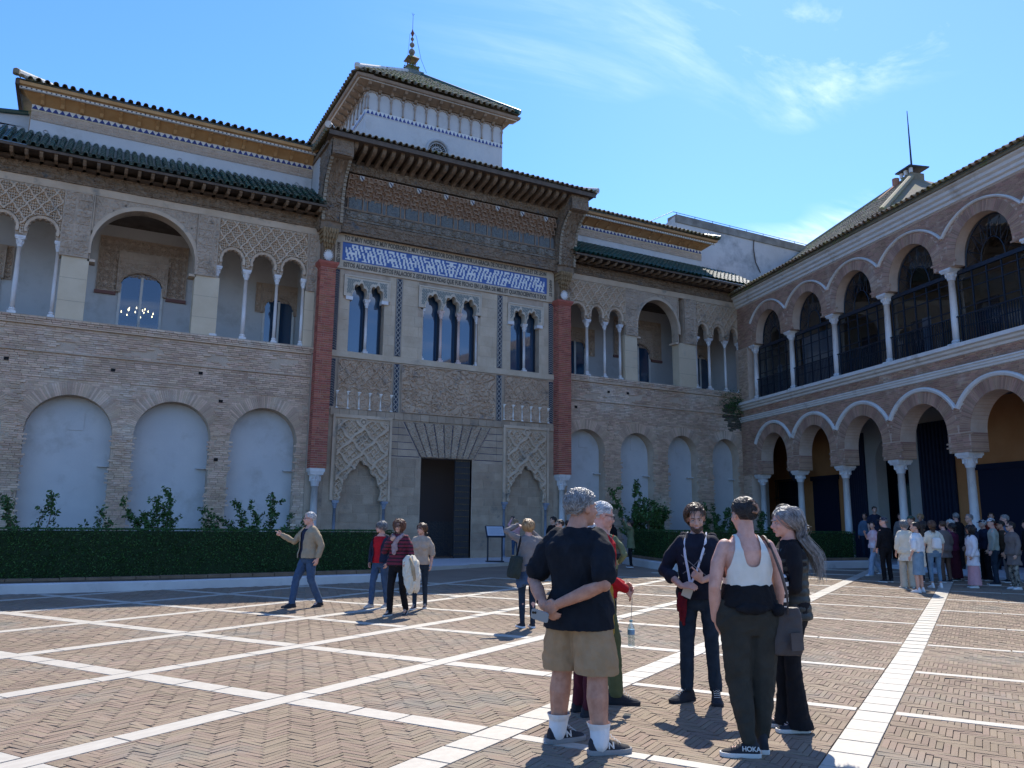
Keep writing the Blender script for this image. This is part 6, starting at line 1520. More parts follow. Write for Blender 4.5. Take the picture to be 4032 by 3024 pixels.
def remesh(m, voxel, it=2):
    me = bpy.data.meshes.new('t'); V = np.concatenate(m.V); F = [list(f) for a in m.F for f in a.tolist()]
    me.from_pydata(V.tolist(), [], F); me.update(); o = bpy.data.objects.new('t', me); TMP.collection.objects.link(o)
    md = o.modifiers.new('r', 'REMESH'); md.mode = 'VOXEL'; md.voxel_size = voxel; md.use_smooth_shade = True
    if it: sm = o.modifiers.new('s', 'SMOOTH'); sm.factor = .5; sm.iterations = it
    vl = TMP.view_layers[0]; vl.update(); dg = vl.depsgraph; ev = o.evaluated_get(dg); me2 = bpy.data.meshes.new_from_object(ev)
    n = len(me2.vertices); co = np.empty(n*3, np.float32); me2.vertices.foreach_get('co', co); nn = np.empty(n*3, np.float32)
    me2.vertices.foreach_get('normal', nn); F = np.empty(len(me2.loops), np.int32); me2.loops.foreach_get('vertex_index', F)
    tot = np.empty(len(me2.polygons), np.int32); me2.polygons.foreach_get('loop_total', tot)
    if (tot != 4).any():
        st = np.concatenate([[0], np.cumsum(tot)[:-1]]); q = tot == 4; F4 = np.stack([F[st[q]+k] for k in range(4)], 1); t3 = tot == 3; F3 = np.stack([F[st[t3]+k] for k in (0, 1, 2, 2)], 1) if t3.any() else np.zeros((0, 4), int); F = np.concatenate([F4, F3])
    else: F = F.reshape(-1, 4)
    bpy.data.objects.remove(o); bpy.data.meshes.remove(me); bpy.data.meshes.remove(me2)
    return co.reshape(-1, 3).astype(float), nn.reshape(-1, 3).astype(float), F
def skinned(name, m, mt, parent, voxel, folds=0., fs=7., seed=0, keep=None, it=2, grow=0., fdir=(1, 1, .5)):
    V, N, F = remesh(m, voxel, it)
    if grow: V = V + N*grow
    if folds:
        fs = fs*3.0; q = V*A(fdir)*fs; f = fbm(q[:, 0]+q[:, 1]*.8+seed, q[:, 2]*1.6+q[:, 1], seed, 3); f2 = fbm(q[:, 0]*2.6+q[:, 1]*2, q[:, 2]*2.2, seed+3, 2)
        V = V + N*(folds*(.55-np.abs(f)*1.5) + folds*.35*f2)[:, None]
    if keep is not None:
        k = keep(V); F = F[k[F].all(1)]; u = np.unique(F); mp = np.zeros(len(V), int); mp[u] = np.arange(len(u)); V = V[u]; F = mp[F]
        e = np.concatenate([F[:, [0, 1]], F[:, [1, 2]], F[:, [2, 3]], F[:, [3, 0]]]); e = np.sort(e, 1); ky = e[:, 0]*len(V)+e[:, 1]; uq, ct = np.unique(ky, return_counts=True); bq = uq[ct == 1]; ea, eb = bq//len(V), bq % len(V)
        for _ in range(6):
            S = np.zeros_like(V); n_ = np.zeros(len(V)); np.add.at(S, ea, V[eb]); np.add.at(S, eb, V[ea]); np.add.at(n_, ea, 1); np.add.at(n_, eb, 1); k = n_ == 2; V[k] = V[k]*.4 + .6*S[k]/n_[k, None]
    b = MB(); b.add(V, F); return b.build(name, mt, parent, smooth=True)
def hand(m, w, d, n, side, curl=.5, k=1., point=False, fine=True, spread=.0):
    w, d = A(w), nrm(d); n = A(n); n = nrm(n - d*np.dot(n, d)); s = np.cross(d, n)*side
    R = []
    for t, wd, th in ((-.01, .026, .020), (.02, .032, .017), (.055, .040, .015), (.088, .039, .012)):
        R.append([w + d*t*k + s*wd*k*cos(a) + n*th*k*sin(a) for a in np.linspace(0, 2*pi, 12, endpoint=False)])
    m.loft(R); ball(m, w, .024*k, 8)
    L = (.072, .080, .074, .058)
    for i in range(4):
        b = w + d*.082*k + s*(.030-.020*i)*k; c = curl*(.35 if (point and i == 0) else 1.); c = 0.04 if (point and i == 0) else (1.5 if point else c)
        dd = nrm(d + s*spread*(1.5-i)*.12); ll = L[i]*k; P = [b - d*.02*k, b]; a = 0
        for f in (.45, .32, .23): a += c*.62; P.append(P[-1] + ll*f*(dd*cos(a) + n*sin(a)))
        m.tube(P, [.0095*k, .0095*k, .0090*k, .0082*k, .0070*k], 8); ball(m, P[-1], .0072*k, 6)
    b = w + d*.022*k + s*.026*k; t1 = nrm(d*.75 + s*.75 + n*.25); t2 = nrm(d*.95 + s*.2 + n*(.25+.3*curl))
    P = [b-s*.01*k, b + t1*.035*k, b + t1*.035*k + t2*.032*k, b + t1*.035*k + t2*.058*k]
    m.tube(P, [.014*k, .0125*k, .0105*k, .0085*k], 8); ball(m, P[-1], .0087*k, 6)
def head_parts(m, T, k=1., fat=0., fine=True):
    """T: function mapping head-local to person-local"""
    tmp = MB()
    ball(tmp, (0, -.012, .035), (.077, .098, .086), 14); ball(tmp, (0, .018, -.03), (.063+fat*.012, .076, .083), 12); ball(tmp, (0, .030, -.075), (.048+fat*.016, .055, .036+fat*.008), 10)
    ball(tmp, (0, .071, -.098), (.022, .018, .017), 8); ball(tmp, (0, .080, .026), (.046, .016, .010), 8)
    for s in (-1, 1):
        ball(tmp, (s*.036, .064, -.026), (.024+fat*.006, .024, .026), 8); ball(tmp, (s*.080, -.008, -.004), (.009, .021, .032), 8); ball(tmp, (s*.072, -.005, -.008), (.010, .012, .018), 6)
        ball(tmp, (s*.012, .100, -.035), (.009, .011, .008), 6)
    tmp.tube([(0, .086, .018), (0, .099, -.008), (0, .113, -.030), (0, .098, -.040)], [.008, .0095, .0125, .008], 8); ball(tmp, (0, .111, -.030), .0115, 8)
    ball(tmp, (0, .088, -.056), (.026, .014, .008), 8); ball(tmp, (0, .087, -.068), (.023, .013, .008), 8)
    m.add(T(np.concatenate(tmp.V)), [[0]*3]) if False else None
    off = 0
    for V, F in zip(tmp.V, tmp.F): pass
    Vs = T(np.concatenate(tmp.V)); base = m.n; m.V.append(Vs); m.n += len(Vs)
    for F in tmp.F: m.F.append(F + base); m.M.append(0)
def fibres(m, W, rd, k=4):
    """many thin tubes at once; W (N,K,3)"""
    N, K = W.shape[:2]; T = np.gradient(W, axis=1); T /= np.linalg.norm(T, axis=2, keepdims=True)+1e-9
    u = np.cross(T, A([.31, .17, .93])); u /= np.linalg.norm(u, axis=2, keepdims=True)+1e-9; v = np.cross(T, u)
    th = np.arange(k)*2*pi/k; R = W[:, :, None] + np.broadcast_to(rd, (N, K))[:, :, None, None]*(np.cos(th)[None, None, :, None]*u[:, :, None] + np.sin(th)[None, None, :, None]*v[:, :, None])
    n, i, j = np.meshgrid(np.arange(N), np.arange(K-1), np.arange(k), indexing='ij'); b = n*K*k
    F = np.stack([b+i*k+j, b+i*k+(j+1) % k, b+(i+1)*k+(j+1) % k, b+(i+1)*k+j], -1).reshape(-1, 4)
    m.add(R.reshape(-1, 3), F); return m
def strands(m, T, n, L, rad, style, seed, thick=1., comb=(0, -1, 0), wave=.0, grav=1., region=None, steps=9, ex=1.02, r3=4, clump=.5):
    """hair strands rooted on the skull, lying on the head and pulled down by their weight"""
    r = np.random.RandomState(seed); E = A([.080, .101, .089])*ex; C = A([0, -.012, .035])
    D = r.normal(0, 1, (n*8, 3)); D /= np.linalg.norm(D, axis=1)[:, None]
    if region is None: k = (D[:, 2] > .45-.25*(D[:, 1] < .5)) | ((D[:, 1] < .10) & (D[:, 2] > -.35)) | ((D[:, 1] < -.3) & (D[:, 2] > -.62))
    else: k = A([bool(region(d)) for d in D[:n*4]]+[False]*(n*4)).astype(bool)
    D = D[k][:n]; n = len(D); P = C + D*E; W = [P-D*.006, P]; l = (L*r.uniform(.78, 1.08, (n, 1)))/steps
    cb = np.tile(A(comb), (n, 1)) + r.normal(0, .22, (n, 3)); 
    part = np.sign(D[:, :1] + .02); cb = cb + np.concatenate([part*.35*(D[:, 2:3] > .3), np.zeros((n, 2))], 1); cb /= np.linalg.norm(cb, axis=1)[:, None]
    V = D*.25 + cb; V /= np.linalg.norm(V, axis=1)[:, None]; ph = r.uniform(0, 6.28, n); ph = np.round(ph/6.28*14)/14*6.28*clump + ph*(1-clump)
    puff = 1.03 + .10*thick*(.4+.6*r.rand(n))
    for s in range(steps):
        t = (s+1)/steps
        V = V*.55 + cb*.30*(1-t) + A([0, 0, -1.])*grav*(.25+.5*t) + r.normal(0, .05, (n, 3)) + wave*.5*np.stack([np.sin(ph+s*1.9), np.cos(ph+s*1.7), np.sin(ph*2+s)*.3], 1)
        V /= np.linalg.norm(V, axis=1)[:, None]
        if grav > 1.05: V = V + A([0, -.42, 0])*((P[:, 2] < .04) & (P[:, 2] > -.26))[:, None]; V /= np.linalg.norm(V, axis=1)[:, None]
        q = (P-C)/E; nq = np.linalg.norm(q, axis=1); N = q/E; N /= np.linalg.norm(N, axis=1)[:, None]; out = np.maximum(0, (V*N).sum(1))*(nq > puff)*(P[:, 2] > -.10)
        V = V - N*out[:, None]*.95; V /= np.linalg.norm(V, axis=1)[:, None]
        P = P + V*l; q = (P-C)/E; nq = np.linalg.norm(q, axis=1); ins = nq < puff; P[ins] = (C + q/nq[:, None]*puff[:, None]*E)[ins]
        low = P[:, 2] < -.075; hr = np.hypot(P[:, 0], P[:, 1]+.015)+1e-6; dz = np.clip((-.09-P[:, 2])/.09, 0, 1); rx = np.where(P[:, 1] < 0, .062+.06*dz, .062+.09*dz)
        f = np.where(low & (hr < rx), rx/hr, 1.); P[:, 0] *= f; P[:, 1] = -.015 + (P[:, 1]+.015)*f
        W.append(P.copy())
    W = np.stack(W, 1); K = W.shape[1]; rd = rad*np.interp(np.linspace(0, 1, K), [0, .3, .8, 1], [1, 1.15, .85, .3])
    fibres(m, T(W.reshape(-1, 3)).reshape(W.shape), rd[None]*np.ones((n, 1)), r3)
def person(label, pos, az, h=1.7, pose=None, group=None, skin=SKIN, near=0, top=None, low=None, shoe=None, hair=None, fat=0., seed=0, glasses=0, beard=None, extra=None, cat='person', female=False):
    po = dict(pose or {}); k = h/1.75; r = np.random.RandomState(seed+100)
    x, y = pos[:2]; z = pos[2] if len(pos) > 2 else float(gz(x, y))
    T0 = thing('person', label, cat, (x, y, z), radians(az-90), group)
    vx = {3: .0065, 2: .0085, 1: .013, 0: .018}[near]
    J = {'ankL': (-.11, 0, .09), 'ankR': (.11, 0, .09), 'hipL': (-.092, 0, .92), 'hipR': (.092, 0, .92), 'shL': (-.178, 0, 1.42), 'shR': (.178, 0, 1.42),
         'elL': (-.235, -.02, 1.14), 'elR': (.235, -.02, 1.14), 'wrL': (-.235, .07, .90), 'wrR': (.235, .07, .90), 'head': (0, .025, 1.632), 'waist': (0, 0, 1.07), 'chest': (0, 0, 1.28)}
    J.update({a: b for a, b in po.items() if a in J or a in ('kneL', 'kneR')}); J = {a: A(b) for a, b in J.items()}
    for s in 'LR':
        if 'kne'+s not in J: J['kne'+s] = (J['hip'+s]+J['ank'+s])/2 + A([0, .035, .03])
    for a in J: J[a] = J[a]*k
    hy, hp, hr_ = (radians(v) for v in po.get('look', (0, 0, 0)))
    Rh = (Matrix.Rotation(hy, 3, 'Z') @ Matrix.Rotation(hp, 3, 'X') @ Matrix.Rotation(hr_, 3, 'Y')); Rn = A(Rh)
    hs = k*po.get('hs', 1.0)
    def TH(V): return A(V)*hs @ Rn.T + J['head']
    f = 1+fat*.28
    # ---- body: one continuous surface
    b = MB(); head_parts(b, TH, 1, fat, near > 1)
    nb = (J['shL']+J['shR'])/2 + A([0, -.01, .055*k]); limb(b, [TH(A([[0, -.02, -.055]]))[0], nb], [.052*k*(1+.3*fat), .060*k*(1+.3*fat)])
    bare = po.get('bare', 1.0)
    def torso(m, g, zl=.90, zt=1.47, hipw=None, flare=0.):
        """elliptical torso loft from the hips up"""
        hw = hipw or (.178 if female else .168)
        prof = [(zl, hw, .125), (.98, hw*.98, .125), (1.07, .150 if female else .152, .110), (1.18, .155, .115), (1.30, .172, .125), (1.38, .178, .118), (1.44, .140, .090), (zt+.03, .070, .062)]
        if fat: prof = [(z_, a*(1+fat*(.24 if z_ < 1.2 else .34)), bb*(1+fat*(.55 if z_ < 1.3 else .25))) for z_, a, bb in prof]
        R = []
        for z_, a, bb in prof:
            if z_ < zl: continue
            t = (z_-.92)/.5; c = J['waist']*(0) + (J['hipL']+J['hipR'])/2*(1-t) + (J['shL']+J['shR'])/2*t; c = A([c[0], c[1] + (fat*.035*k if z_ < 1.3 else 0), 0]); sx = nrm((J['shR']-J['shL'])*A([1, 1, 0]))*t + A([1, 0, 0])*(1-t); sx = nrm(sx); sy = A([-sx[1], sx[0], 0])
            a, bb = a*g + (flare if z_ < 1.05 else 0), bb*g + (flare if z_ < 1.05 else 0)
            e = .82 if z_ < 1.42 else 1.
            R.append([c + A([0, 0, z_*k]) + sx*a*k*np.sign(cos(u))*abs(cos(u))**e + sy*bb*k*np.sign(sin(u))*abs(sin(u))**e for u in np.linspace(0, 2*pi, 24, endpoint=False)])
        m.loft(R)
        if female: 
            for s in (-1, 1): ball(m, (J['shL']+J['shR'])/2 + A([s*.075*k, .085*k, -.17*k]), A([.068, .062, .065])*k*g, 8)
    torso(b, .90)
    for s in 'LR':
        sg = -1 if s == 'L' else 1
        aw = (1+fat*.3)*(.92 if female else 1.0)*po.get('arm', 1.)
        limb(b, [J['sh'+s]-A([sg*.03*k, 0, .015*k]), J['sh'+s]*.55+J['el'+s]*.45, J['el'+s], J['el'+s]*.62+J['wr'+s]*.38, J['wr'+s]], A([.050, .046, .037, .038, .026])*k*aw)
        hd = po.get('hand'+s, {}); d = nrm(hd.get('d', nrm(J['wr'+s]-J['el'+s])))
        hand(b, J['wr'+s], d, hd.get('n', (-sg, .1, 0)), (1 if s == 'R' else -1)*hd.get('flip', 1), hd.get('curl', .55), k*.98*(.92 if female else 1), hd.get('point', False))
        lw = (1+fat*.25)*(.97 if female else 1.)*bare*(1. if not low or low[0] in ('shorts', 'skirt', 'longskirt') else .80)
        limb(b, [J['hip'+s], J['hip'+s]*.6+J['kne'+s]*.4, J['kne'+s], J['kne'+s]*.66+J['ank'+s]*.34+A([0, -.012*k, 0]), J['ank'+s]], A([.080, .074, .052, .056, .036])*k*lw)
        fa = radians(po.get('foot'+s, (-8 if s == 'R' else 8))); fd = A([-sin(fa), cos(fa), 0]); limb(b, [J['ank'+s]-A([0, 0, .03*k]), J['ank'+s]+fd*.11*k-A([0, 0, .055*k])], A([.034, .026])*k)
    skinned('body', b, skin, T0, vx, it=1)
    # ---- face details
    if near >= 2:
        for s in (-1, 1):
            e = MB(); ball(e, (s*.030, .0825, .004), (.0115, .0085, .0060), 8); e.V = [TH(v) for v in e.V]; eo = e.build('eye', EYEW, T0, smooth=True)
            e = MB(); ball(e, (s*.030, .0890, .0035), (.0058, .0032, .0055), 6); e.V = [TH(v) for v in e.V]; e.build('iris', EYED, eo, smooth=True)
            e = MB(); e.tube(TH(A([[s*.012, .096, .020], [s*.030, .0965, .026], [s*.048, .085, .021]])), A([.0035, .004, .0025])*k, 5); e.build('eyebrow', hair[1] if hair and len(hair) > 1 else HD, T0)
        e = MB(); ball(e, (0, .0955, -.0585), (.021, .0085, .0045), 8); ball(e, (0, .094, -.0675), (.018, .0085, .005), 8); e.V = [TH(v) for v in e.V]; e.build('lips', LIP, T0, smooth=True)
        if po.get('smile'):
            e = MB(); ball(e, (0, .0985, -.063), (.017, .006, .0040), 8); e.V = [TH(v) for v in e.V]; e.build('teeth', TOOTH, T0, smooth=True)
    if beard:
        m = MB(); strands(m, TH, 320 if near > 1 else 90, .030, .0034, '', seed+5, region=lambda d: d[1] > .1 and d[2] < -.30, ex=1.0, steps=3, grav=.8, comb=(0, .3, -1)) if False else None
        bb = MB(); ball(bb, (0, .038, -.078), (.058+fat*.014, .058, .044), 10); ball(bb, (0, .072, -.092), (.034, .030, .032), 8)
        V, N, F = remesh(bb, .005, 1); V = V + N*(RS.normal(0, .0018, (len(V), 1))); keep = ~((V[:, 2] > -.052 + .03*(np.abs(V[:, 0]) > .045)) | ((np.abs(V[:, 0]) < .020) & (V[:, 2] > -.074) & (V[:, 1] > .08))); F = F[keep[F].all(1)]
        m = MB(); m.add(TH(V), F); m.build('beard', beard, T0, smooth=False)
    if glasses:
        m = MB(); 
        for s in (-1, 1):
            th = np.linspace(0, 2*pi, 14, endpoint=False); m.tube(TH(A([[s*.032+.023*cos(t), .104-.006*cos(t)*s, .002+.017*sin(t)] for t in th])), .0018*k*1.3, 4, closed=True); m.tube(TH(A([[s*.055, .098, .006], [s*.080, .03, .008], [s*.083, -.01, .0]])), .0020*k, 4)
        m.tube(TH(A([[-.010, .107, .006], [.010, .107, .006]])), .002*k, 4); g = m.build('glasses', IRON, T0)
        if glasses > 1:
            m = MB()
            for s in (-1, 1): ball(m, (s*.032, .101, .001), (.024, .005, .018), 8)
            m.V = [TH(v) for v in m.V]; m.build('lenses', mat('dark_lens', (.008, .008, .01), rough=.15, spec=.6), g)
    # ---- hair
    if hair and hair[0] != 'bald':
        st, hm = hair[0], hair[1]; n = {3: 850, 2: 520, 1: 170, 0: 60}[near]; th_ = {3: .0026, 2: .0034, 1: .0058, 0: .010}[near]; m = MB()
        c = MB(); ball(c, (0, -.014, .037), (.082, .103, .090), 14); V = np.concatenate(c.V); F = c.F[0]
        kk = (V[:, 2] > .075-.05*(V[:, 1] < .06)) | ((V[:, 1] < .028) & (V[:, 2] > -.0)) | ((V[:, 1] < -.02) & (V[:, 2] > -.055)); F2 = F[kk[F].all(1)]
        cap = MB(); cap.add(TH(V), F2); cap.build('hair_cap', hm, T0, smooth=True)
        if st == 'short': strands(m, TH, n, .050, th_, st, seed, thick=.35, comb=hair[2] if len(hair) > 2 else (.15, -.7, .1), grav=.3, steps=5)
        elif st == 'wavyshort': strands(m, TH, int(n*1.2), .065, th_*1.05, st, seed, thick=.9, comb=(.2, -.6, .1), grav=.35, steps=6, wave=.35)
        elif st == 'mop': strands(m, TH, int(n*1.5), .15, th_*1.1, st, seed, thick=1.5, comb=(.7, -.25, .15), grav=.6, steps=8, wave=.28, region=lambda d: (d[2] > .5 and d[1] < .62) or (d[1] < .02 and d[2] > -.3))
        elif st == 'bob': strands(m, TH, int(n*1.4), .18, th_*1.1, st, seed, thick=.9, comb=(.25, -.3, 0), grav=1.0, steps=8, region=lambda d: d[2] > .35 or (d[1] < .20 and d[2] > -.25))
        elif st == 'long': strands(m, TH, int(n*1.9), hair[2] if len(hair) > 2 else .42, th_*.95, st, seed, thick=.8, comb=(0, -.6, 0), grav=1.1, steps=14, wave=.07, region=lambda d: d[2] > .45 or (d[1] < .25 and d[2] > -.3))
        elif st == 'curly': strands(m, TH, int(n*1.4), hair[2] if len(hair) > 2 else .32, th_*1.2, st, seed, thick=2.2, comb=(0, -.3, .0), grav=.8, steps=14, wave=.75, region=lambda d: d[2] > .35 or (d[1] < .2 and d[2] > -.35))
        elif st in ('bun', 'pony'):
            strands(m, TH, n, .10, th_, st, seed, thick=.2, comb=(0, -1, .1), grav=.10, steps=7)
            if st == 'bun':
                for q in range(n//2):
                    t0 = r.uniform(0, 6.28); a = r.uniform(.6, 1.2); P = [A([.045*a*cos(t0+u)+.0, -.098-.018*r.uniform(.3, 1.4)+.01*sin(u), .035+.062*a*sin(t0+u)]) for u in np.linspace(0, 2.4, 7)]
                    m.tube(TH(A(P)), th_*1.1, 4)
            else:
                c0 = A([0, -.12, .03]); LL = hair[2] if len(hair) > 2 else .28
                for q in range(n//2):
                    P = [c0 + r.normal(0, .008, 3)]; v = nrm(A([0, -.9, .0]) + r.normal(0, .2, 3))
                    for u in range(8): v = nrm(v*.6 + A([0, -.05, -.6]) + r.normal(0, .10, 3)); P.append(P[-1]+v*LL/8)
                    m.tube(TH(A(P)), th_*np.linspace(1.1, .4, 9), 4)
        m.build('hair', hm, T0, smooth=True)
    # ---- clothes
    if top:
        kind, cm = top[0], top[1]; m = MB(); loose = po.get('loose', 1.0)
        zl = {'crop': 1.02, 'long': .62, 'normal': .90, 'tunic': .70, 'hip': .80}.get(po.get('len', 'normal'), .90); g = 1.06*loose
        torso(m, g, zl=.90 if zl < .9 else zl, flare=.012*(loose > 1.02))
        if zl < .9:
            hc = (J['hipL']+J['hipR'])/2; R = []
            for z_, a, bb in ((.96, .182, .135), ((.93+zl)/2, .190, .145), (zl, .195+.03*(zl < .75), .15+.03*(zl < .75))):
                R.append([hc*A([1, 1, 0]) + A([a*k*(1+fat*.26)*(1.10 if zl == .80 else 1)*cos(u), bb*k*(1+fat*.5)*(1.08 if zl == .80 else 1)*sin(u), z_*k]) for u in np.linspace(0, 2*pi, 20, endpoint=False)])
            m.loft(R)
        for s in 'LR':
            if kind == 'tank': continue
            sg = -1 if s == 'L' else 1; sh, el, wr = J['sh'+s], J['el'+s], J['wr'+s]; aw = (1+fat*.3)*loose*po.get('arm', 1.)
            inn = sh-A([sg*.05*k, 0, .012*k])
            if kind in ('tee',): e = sh*.22+el*.78; limb(m, [inn, sh*.6+e*.4, e], A([.062, .064, .066])*k*aw)
            elif kind == 'half': e = el*.9+wr*.1; limb(m, [inn, sh*.5+el*.5, e], A([.070, .070, .066])*k*aw)
            elif kind == 'rolled': e = el*.55+wr*.45; limb(m, [inn, sh*.5+el*.5, el, e], A([.068, .064, .056, .052])*k*aw); limb(m, [el*.62+wr*.38, e], A([.056, .056])*k*aw)
            else: limb(m, [inn, sh*.5+el*.5, el, el*.4+wr*.6, wr*.96+el*.04], A([.066, .060, .052, .046, .038])*k*aw)
        neck = (J['shL']+J['shR'])/2; kp = None
        if kind == 'tank':
            def kp(V, neck=neck):
                z = V[:, 2]/k; xx = np.abs(V[:, 0]-neck[0])/k; yy = (V[:, 1]-neck[1])/k
                scoop = 1.275 + (xx/.072)**4*.22; arm = (z > 1.19) & (xx > .168 - .27*np.maximum(0, z-1.25)**.9)
                return (z < np.minimum(scoop, 1.50)) & ~arm & (z > zl)
        else:
            nz = po.get('neckz', 1.478)
            kend = {s: (J['el'+s], J['wr'+s], J['sh'+s]) for s in 'LR'}
            def kp(V, neck=neck):
                k1 = (V[:, 2] > (zl-.0)*k) & ~((V[:, 2] > nz*k) & (np.hypot(V[:, 0]-neck[0], V[:, 1]-neck[1]) < .075*k))
                return k1
        if kind == 'jacket' or po.get('open'):
            kp0 = kp; ow = po.get('open', .035)
            def kp(V, kp0=kp0, ow=ow):
                z = V[:, 2]/k; w = ow*(1+.9*np.clip((z-1.2)/.25, 0, 1)); fr = (V[:, 1] > .03*k) & (np.abs(V[:, 0]-neck[0]+.0) < w*k) & (z < 1.5) & (z > .8)
                # only the trunk, not the hands in front of it
                return kp0(V) & ~fr
            mi = MB(); torso(mi, 1.0*1.02); skinned('shirt', mi, top[2] if len(top) > 2 else cm, T0, vx*1.5, keep=lambda V: (V[:, 2] > .9*k) & (V[:, 2] < 1.45*k))
        fo = .0085 if near >= 2 else .010
        gm = skinned({'jacket': 'jacket', 'tank': 'tank_top', 'tee': 't_shirt'}.get(kind, 'top'), m, cm, T0, max(vx, .0085)*1.15, folds=(0.003 if kind == 'tank' else fo), fs=po.get('fs', 7.), seed=seed, keep=kp)
        if kind == 'puffer': pass
    if low:
        kind, cm = low[0], low[1]; m = MB(); hc = (J['hipL']+J['hipR'])/2; F_ = 1+fat*.22; hw = (.175 if female else .160)*po.get('hipw', 1.)
        th = np.linspace(0, 2*pi, 24, endpoint=False)
        m.loft([[hc*A([1, 1, 0]) + A([a*F_*k*cos(u), bb*F_*k*sin(u)*(1+.16*(sin(u) < 0)*(.88 < z_ < 1.0)), z_*k]) for u in th] for z_, a, bb in ((.80, hw*.85, .10), (.86, hw, .122), (.94, hw*.99, .125), (1.01, hw*.93, .112), (1.04, hw*.90, .105))])
        if kind in ('skirt', 'longskirt'):
            zb = .42 if kind == 'skirt' else .06; fl = 1.05 if kind == 'skirt' else 1.28
            mid = (J['ankL']+J['ankR'])/2*A([1, 1, 0])
            m.loft([[(hc*A([1, 1, 0])*(1-t)+mid*t*.6) + A([hw*F_*(1+(fl-1)*t)*k*(1+.03*sin(7*u)*t)*cos(u), .125*F_*(1+(fl-1)*1.6*t)*k*(1+.05*sin(9*u+1)*t)*sin(u), (.90*(1-t)+zb*t)*k]) for u in th] for t in np.linspace(0, 1, 6)])
            skinned('skirt', m, cm, T0, max(vx, .009), folds=.006, fs=5, seed=seed+3, fdir=(1.6, 1.6, .2), keep=lambda V: V[:, 2] > (zb+.012)*k)
        else:
            lg = {'slim': (.092, .078, .058, .052, .043), 'jeans': (.094, .083, .066, .062, .058), 'wide': (.100, .090, .082, .086, .092), 'flare': (.094, .080, .064, .072, .098), 'jogger': (.105, .098, .080, .068, .046), 'shorts': (.104, .108, .108, .1, .1)}[kind]
            for s in 'LR':
                hp_, kn, an = J['hip'+s], J['kne'+s], J['ank'+s]; F2 = (1+fat*.25)*po.get('legw', 1.)
                if kind == 'shorts': e = kn*.93+hp_*.07+A([0, 0, .02]); limb(m, [hp_+A([0, 0, -.03*k]), hp_*.5+e*.5, e], A([.106, .112, .116])*k*F2)
                else:
                    e = an + A([0, 0, {'jogger': .02, 'flare': -.055, 'wide': -.045}.get(kind, -.01)*k + po.get('cuff', 0)*k])
                    limb(m, [hp_+A([0, 0, -.02*k]), hp_*.55+kn*.45, kn, kn*.5+e*.5, e], A(lg)*k*F2)
                    if kind in ('flare', 'wide'): m.tube([e+A([0, 0, .06*k]), e-A([0, 0, .012])], A([lg[4], lg[4]*1.1])*k*F2, 14)
            zc = {s: (J['ank'+s][2] + po.get('cuff', 0)*k + {'flare': -.065, 'wide': -.06, 'jogger': -.005}.get(kind, -.03)*k) for s in 'LR'}
            if kind == 'shorts':
                zz = {s: (J['kne'+s][2]*.93+J['hip'+s][2]*.07) - .025 for s in 'LR'}; kp = lambda V: V[:, 2] > np.where(V[:, 0] < hc[0], zz['L'], zz['R'])
            else: kp = lambda V: V[:, 2] > np.where(V[:, 0] < hc[0], zc['L'], zc['R'])
            skinned({'shorts': 'shorts'}.get(kind, 'trousers'), m, cm, T0, max(vx, .0085)*1.1, folds=.0075 if kind != 'slim' else .004, fs=6, seed=seed+9, keep=kp, fdir=(1.1, 1.1, .8))
    # ---- shoes
    if shoe:
        for s in 'LR':
            fa = radians(po.get('foot'+s, (-8 if s == 'R' else 8))); fd = A([-sin(fa), cos(fa), 0]); sx = A([cos(fa), sin(fa), 0]); an = J['ank'+s]; sc_ = k*(.93 if female else 1.)*shoe[3] if len(shoe) > 3 else k*(.93 if female else 1.)
            pt = radians(po.get('toe'+s, 0)); lift = an[2]-.09*k; o = an*A([1, 1, 0]) + A([0, 0, max(lift, 0)])
            up = A([0, 0, 1.]); f2 = fd*cos(pt)+up*sin(pt); u2 = -fd*sin(pt)+up*cos(pt)
            P = lambda a, b_, c_: o + sx*a*sc_ + f2*b_*sc_ + u2*c_*sc_
            m = MB()
            R = [];
            for yy, w, zt in ((-.072, .026, .085), (-.055, .036, .105), (.0, .040, .108), (.04, .042, .092), (.09, .047, .068), (.14, .047, .052), (.175, .036, .043), (.190, .020, .034)):
                R.append([P(w*cos(u), yy, .012 + (zt-.012)*max(0, sin(u))**.7 if sin(u) > 0 else .012) for u in np.linspace(0, 2*pi, 14, endpoint=False)])
            m.loft(R); limb(m, [P(0, -.015, .07), P(0, -.02, .115)], A([.040, .038])*sc_)
            so = skinned('shoe', m, shoe[0], T0, max(vx, .007), it=1)
            m = MB(); q = [P(0, 0, 0)]; out = [(-.080, .024), (-.06, .037), (0, .040), (.05, .043), (.10, .051), (.15, .049), (.185, .036), (.198, .016)]
            ring = [(w, yy) for yy, w in out] + [(-w, yy) for yy, w in out[::-1]]
            m.loft([[P(a*e, b_*e2+.0, c_) for a, b_ in ring] for c_, e, e2 in ((.0, .95, .98), (.004, 1.0, 1.0), (.022, 1.03, 1.01), (.030, .99, 1.0))]); m.build('sole', shoe[1], so, smooth=False)
            if near >= 2:
                m = MB()
                for i in range(5): c_ = .050+.042*(4-i)/4; yy = .045+.018*i; m.tube([P(-.026, yy, c_+.012), P(0, yy+.004, c_+.030-.004*i), P(.026, yy, c_+.012)], .0028*sc_, 4)
                m.build('laces', shoe[2] if len(shoe) > 2 and shoe[2] else SOLE, so)
            if near >= 1 and po.get('sock'):
                m = MB(); kq = J['kne'+s]; top_ = an*.68+kq*.32+A([0, -.012*k, 0]); limb(m, [an-A([0, .012, .02]), an*.8+kq*.2, top_], A([.044, .050, .062])*k*(1+.30*fat)*bare); zt_ = (an*.72+kq*.28)[2]; skinned('sock', m, po['sock'], T0, .008, folds=.003, fs=12, keep=lambda V: V[:, 2] < zt_)
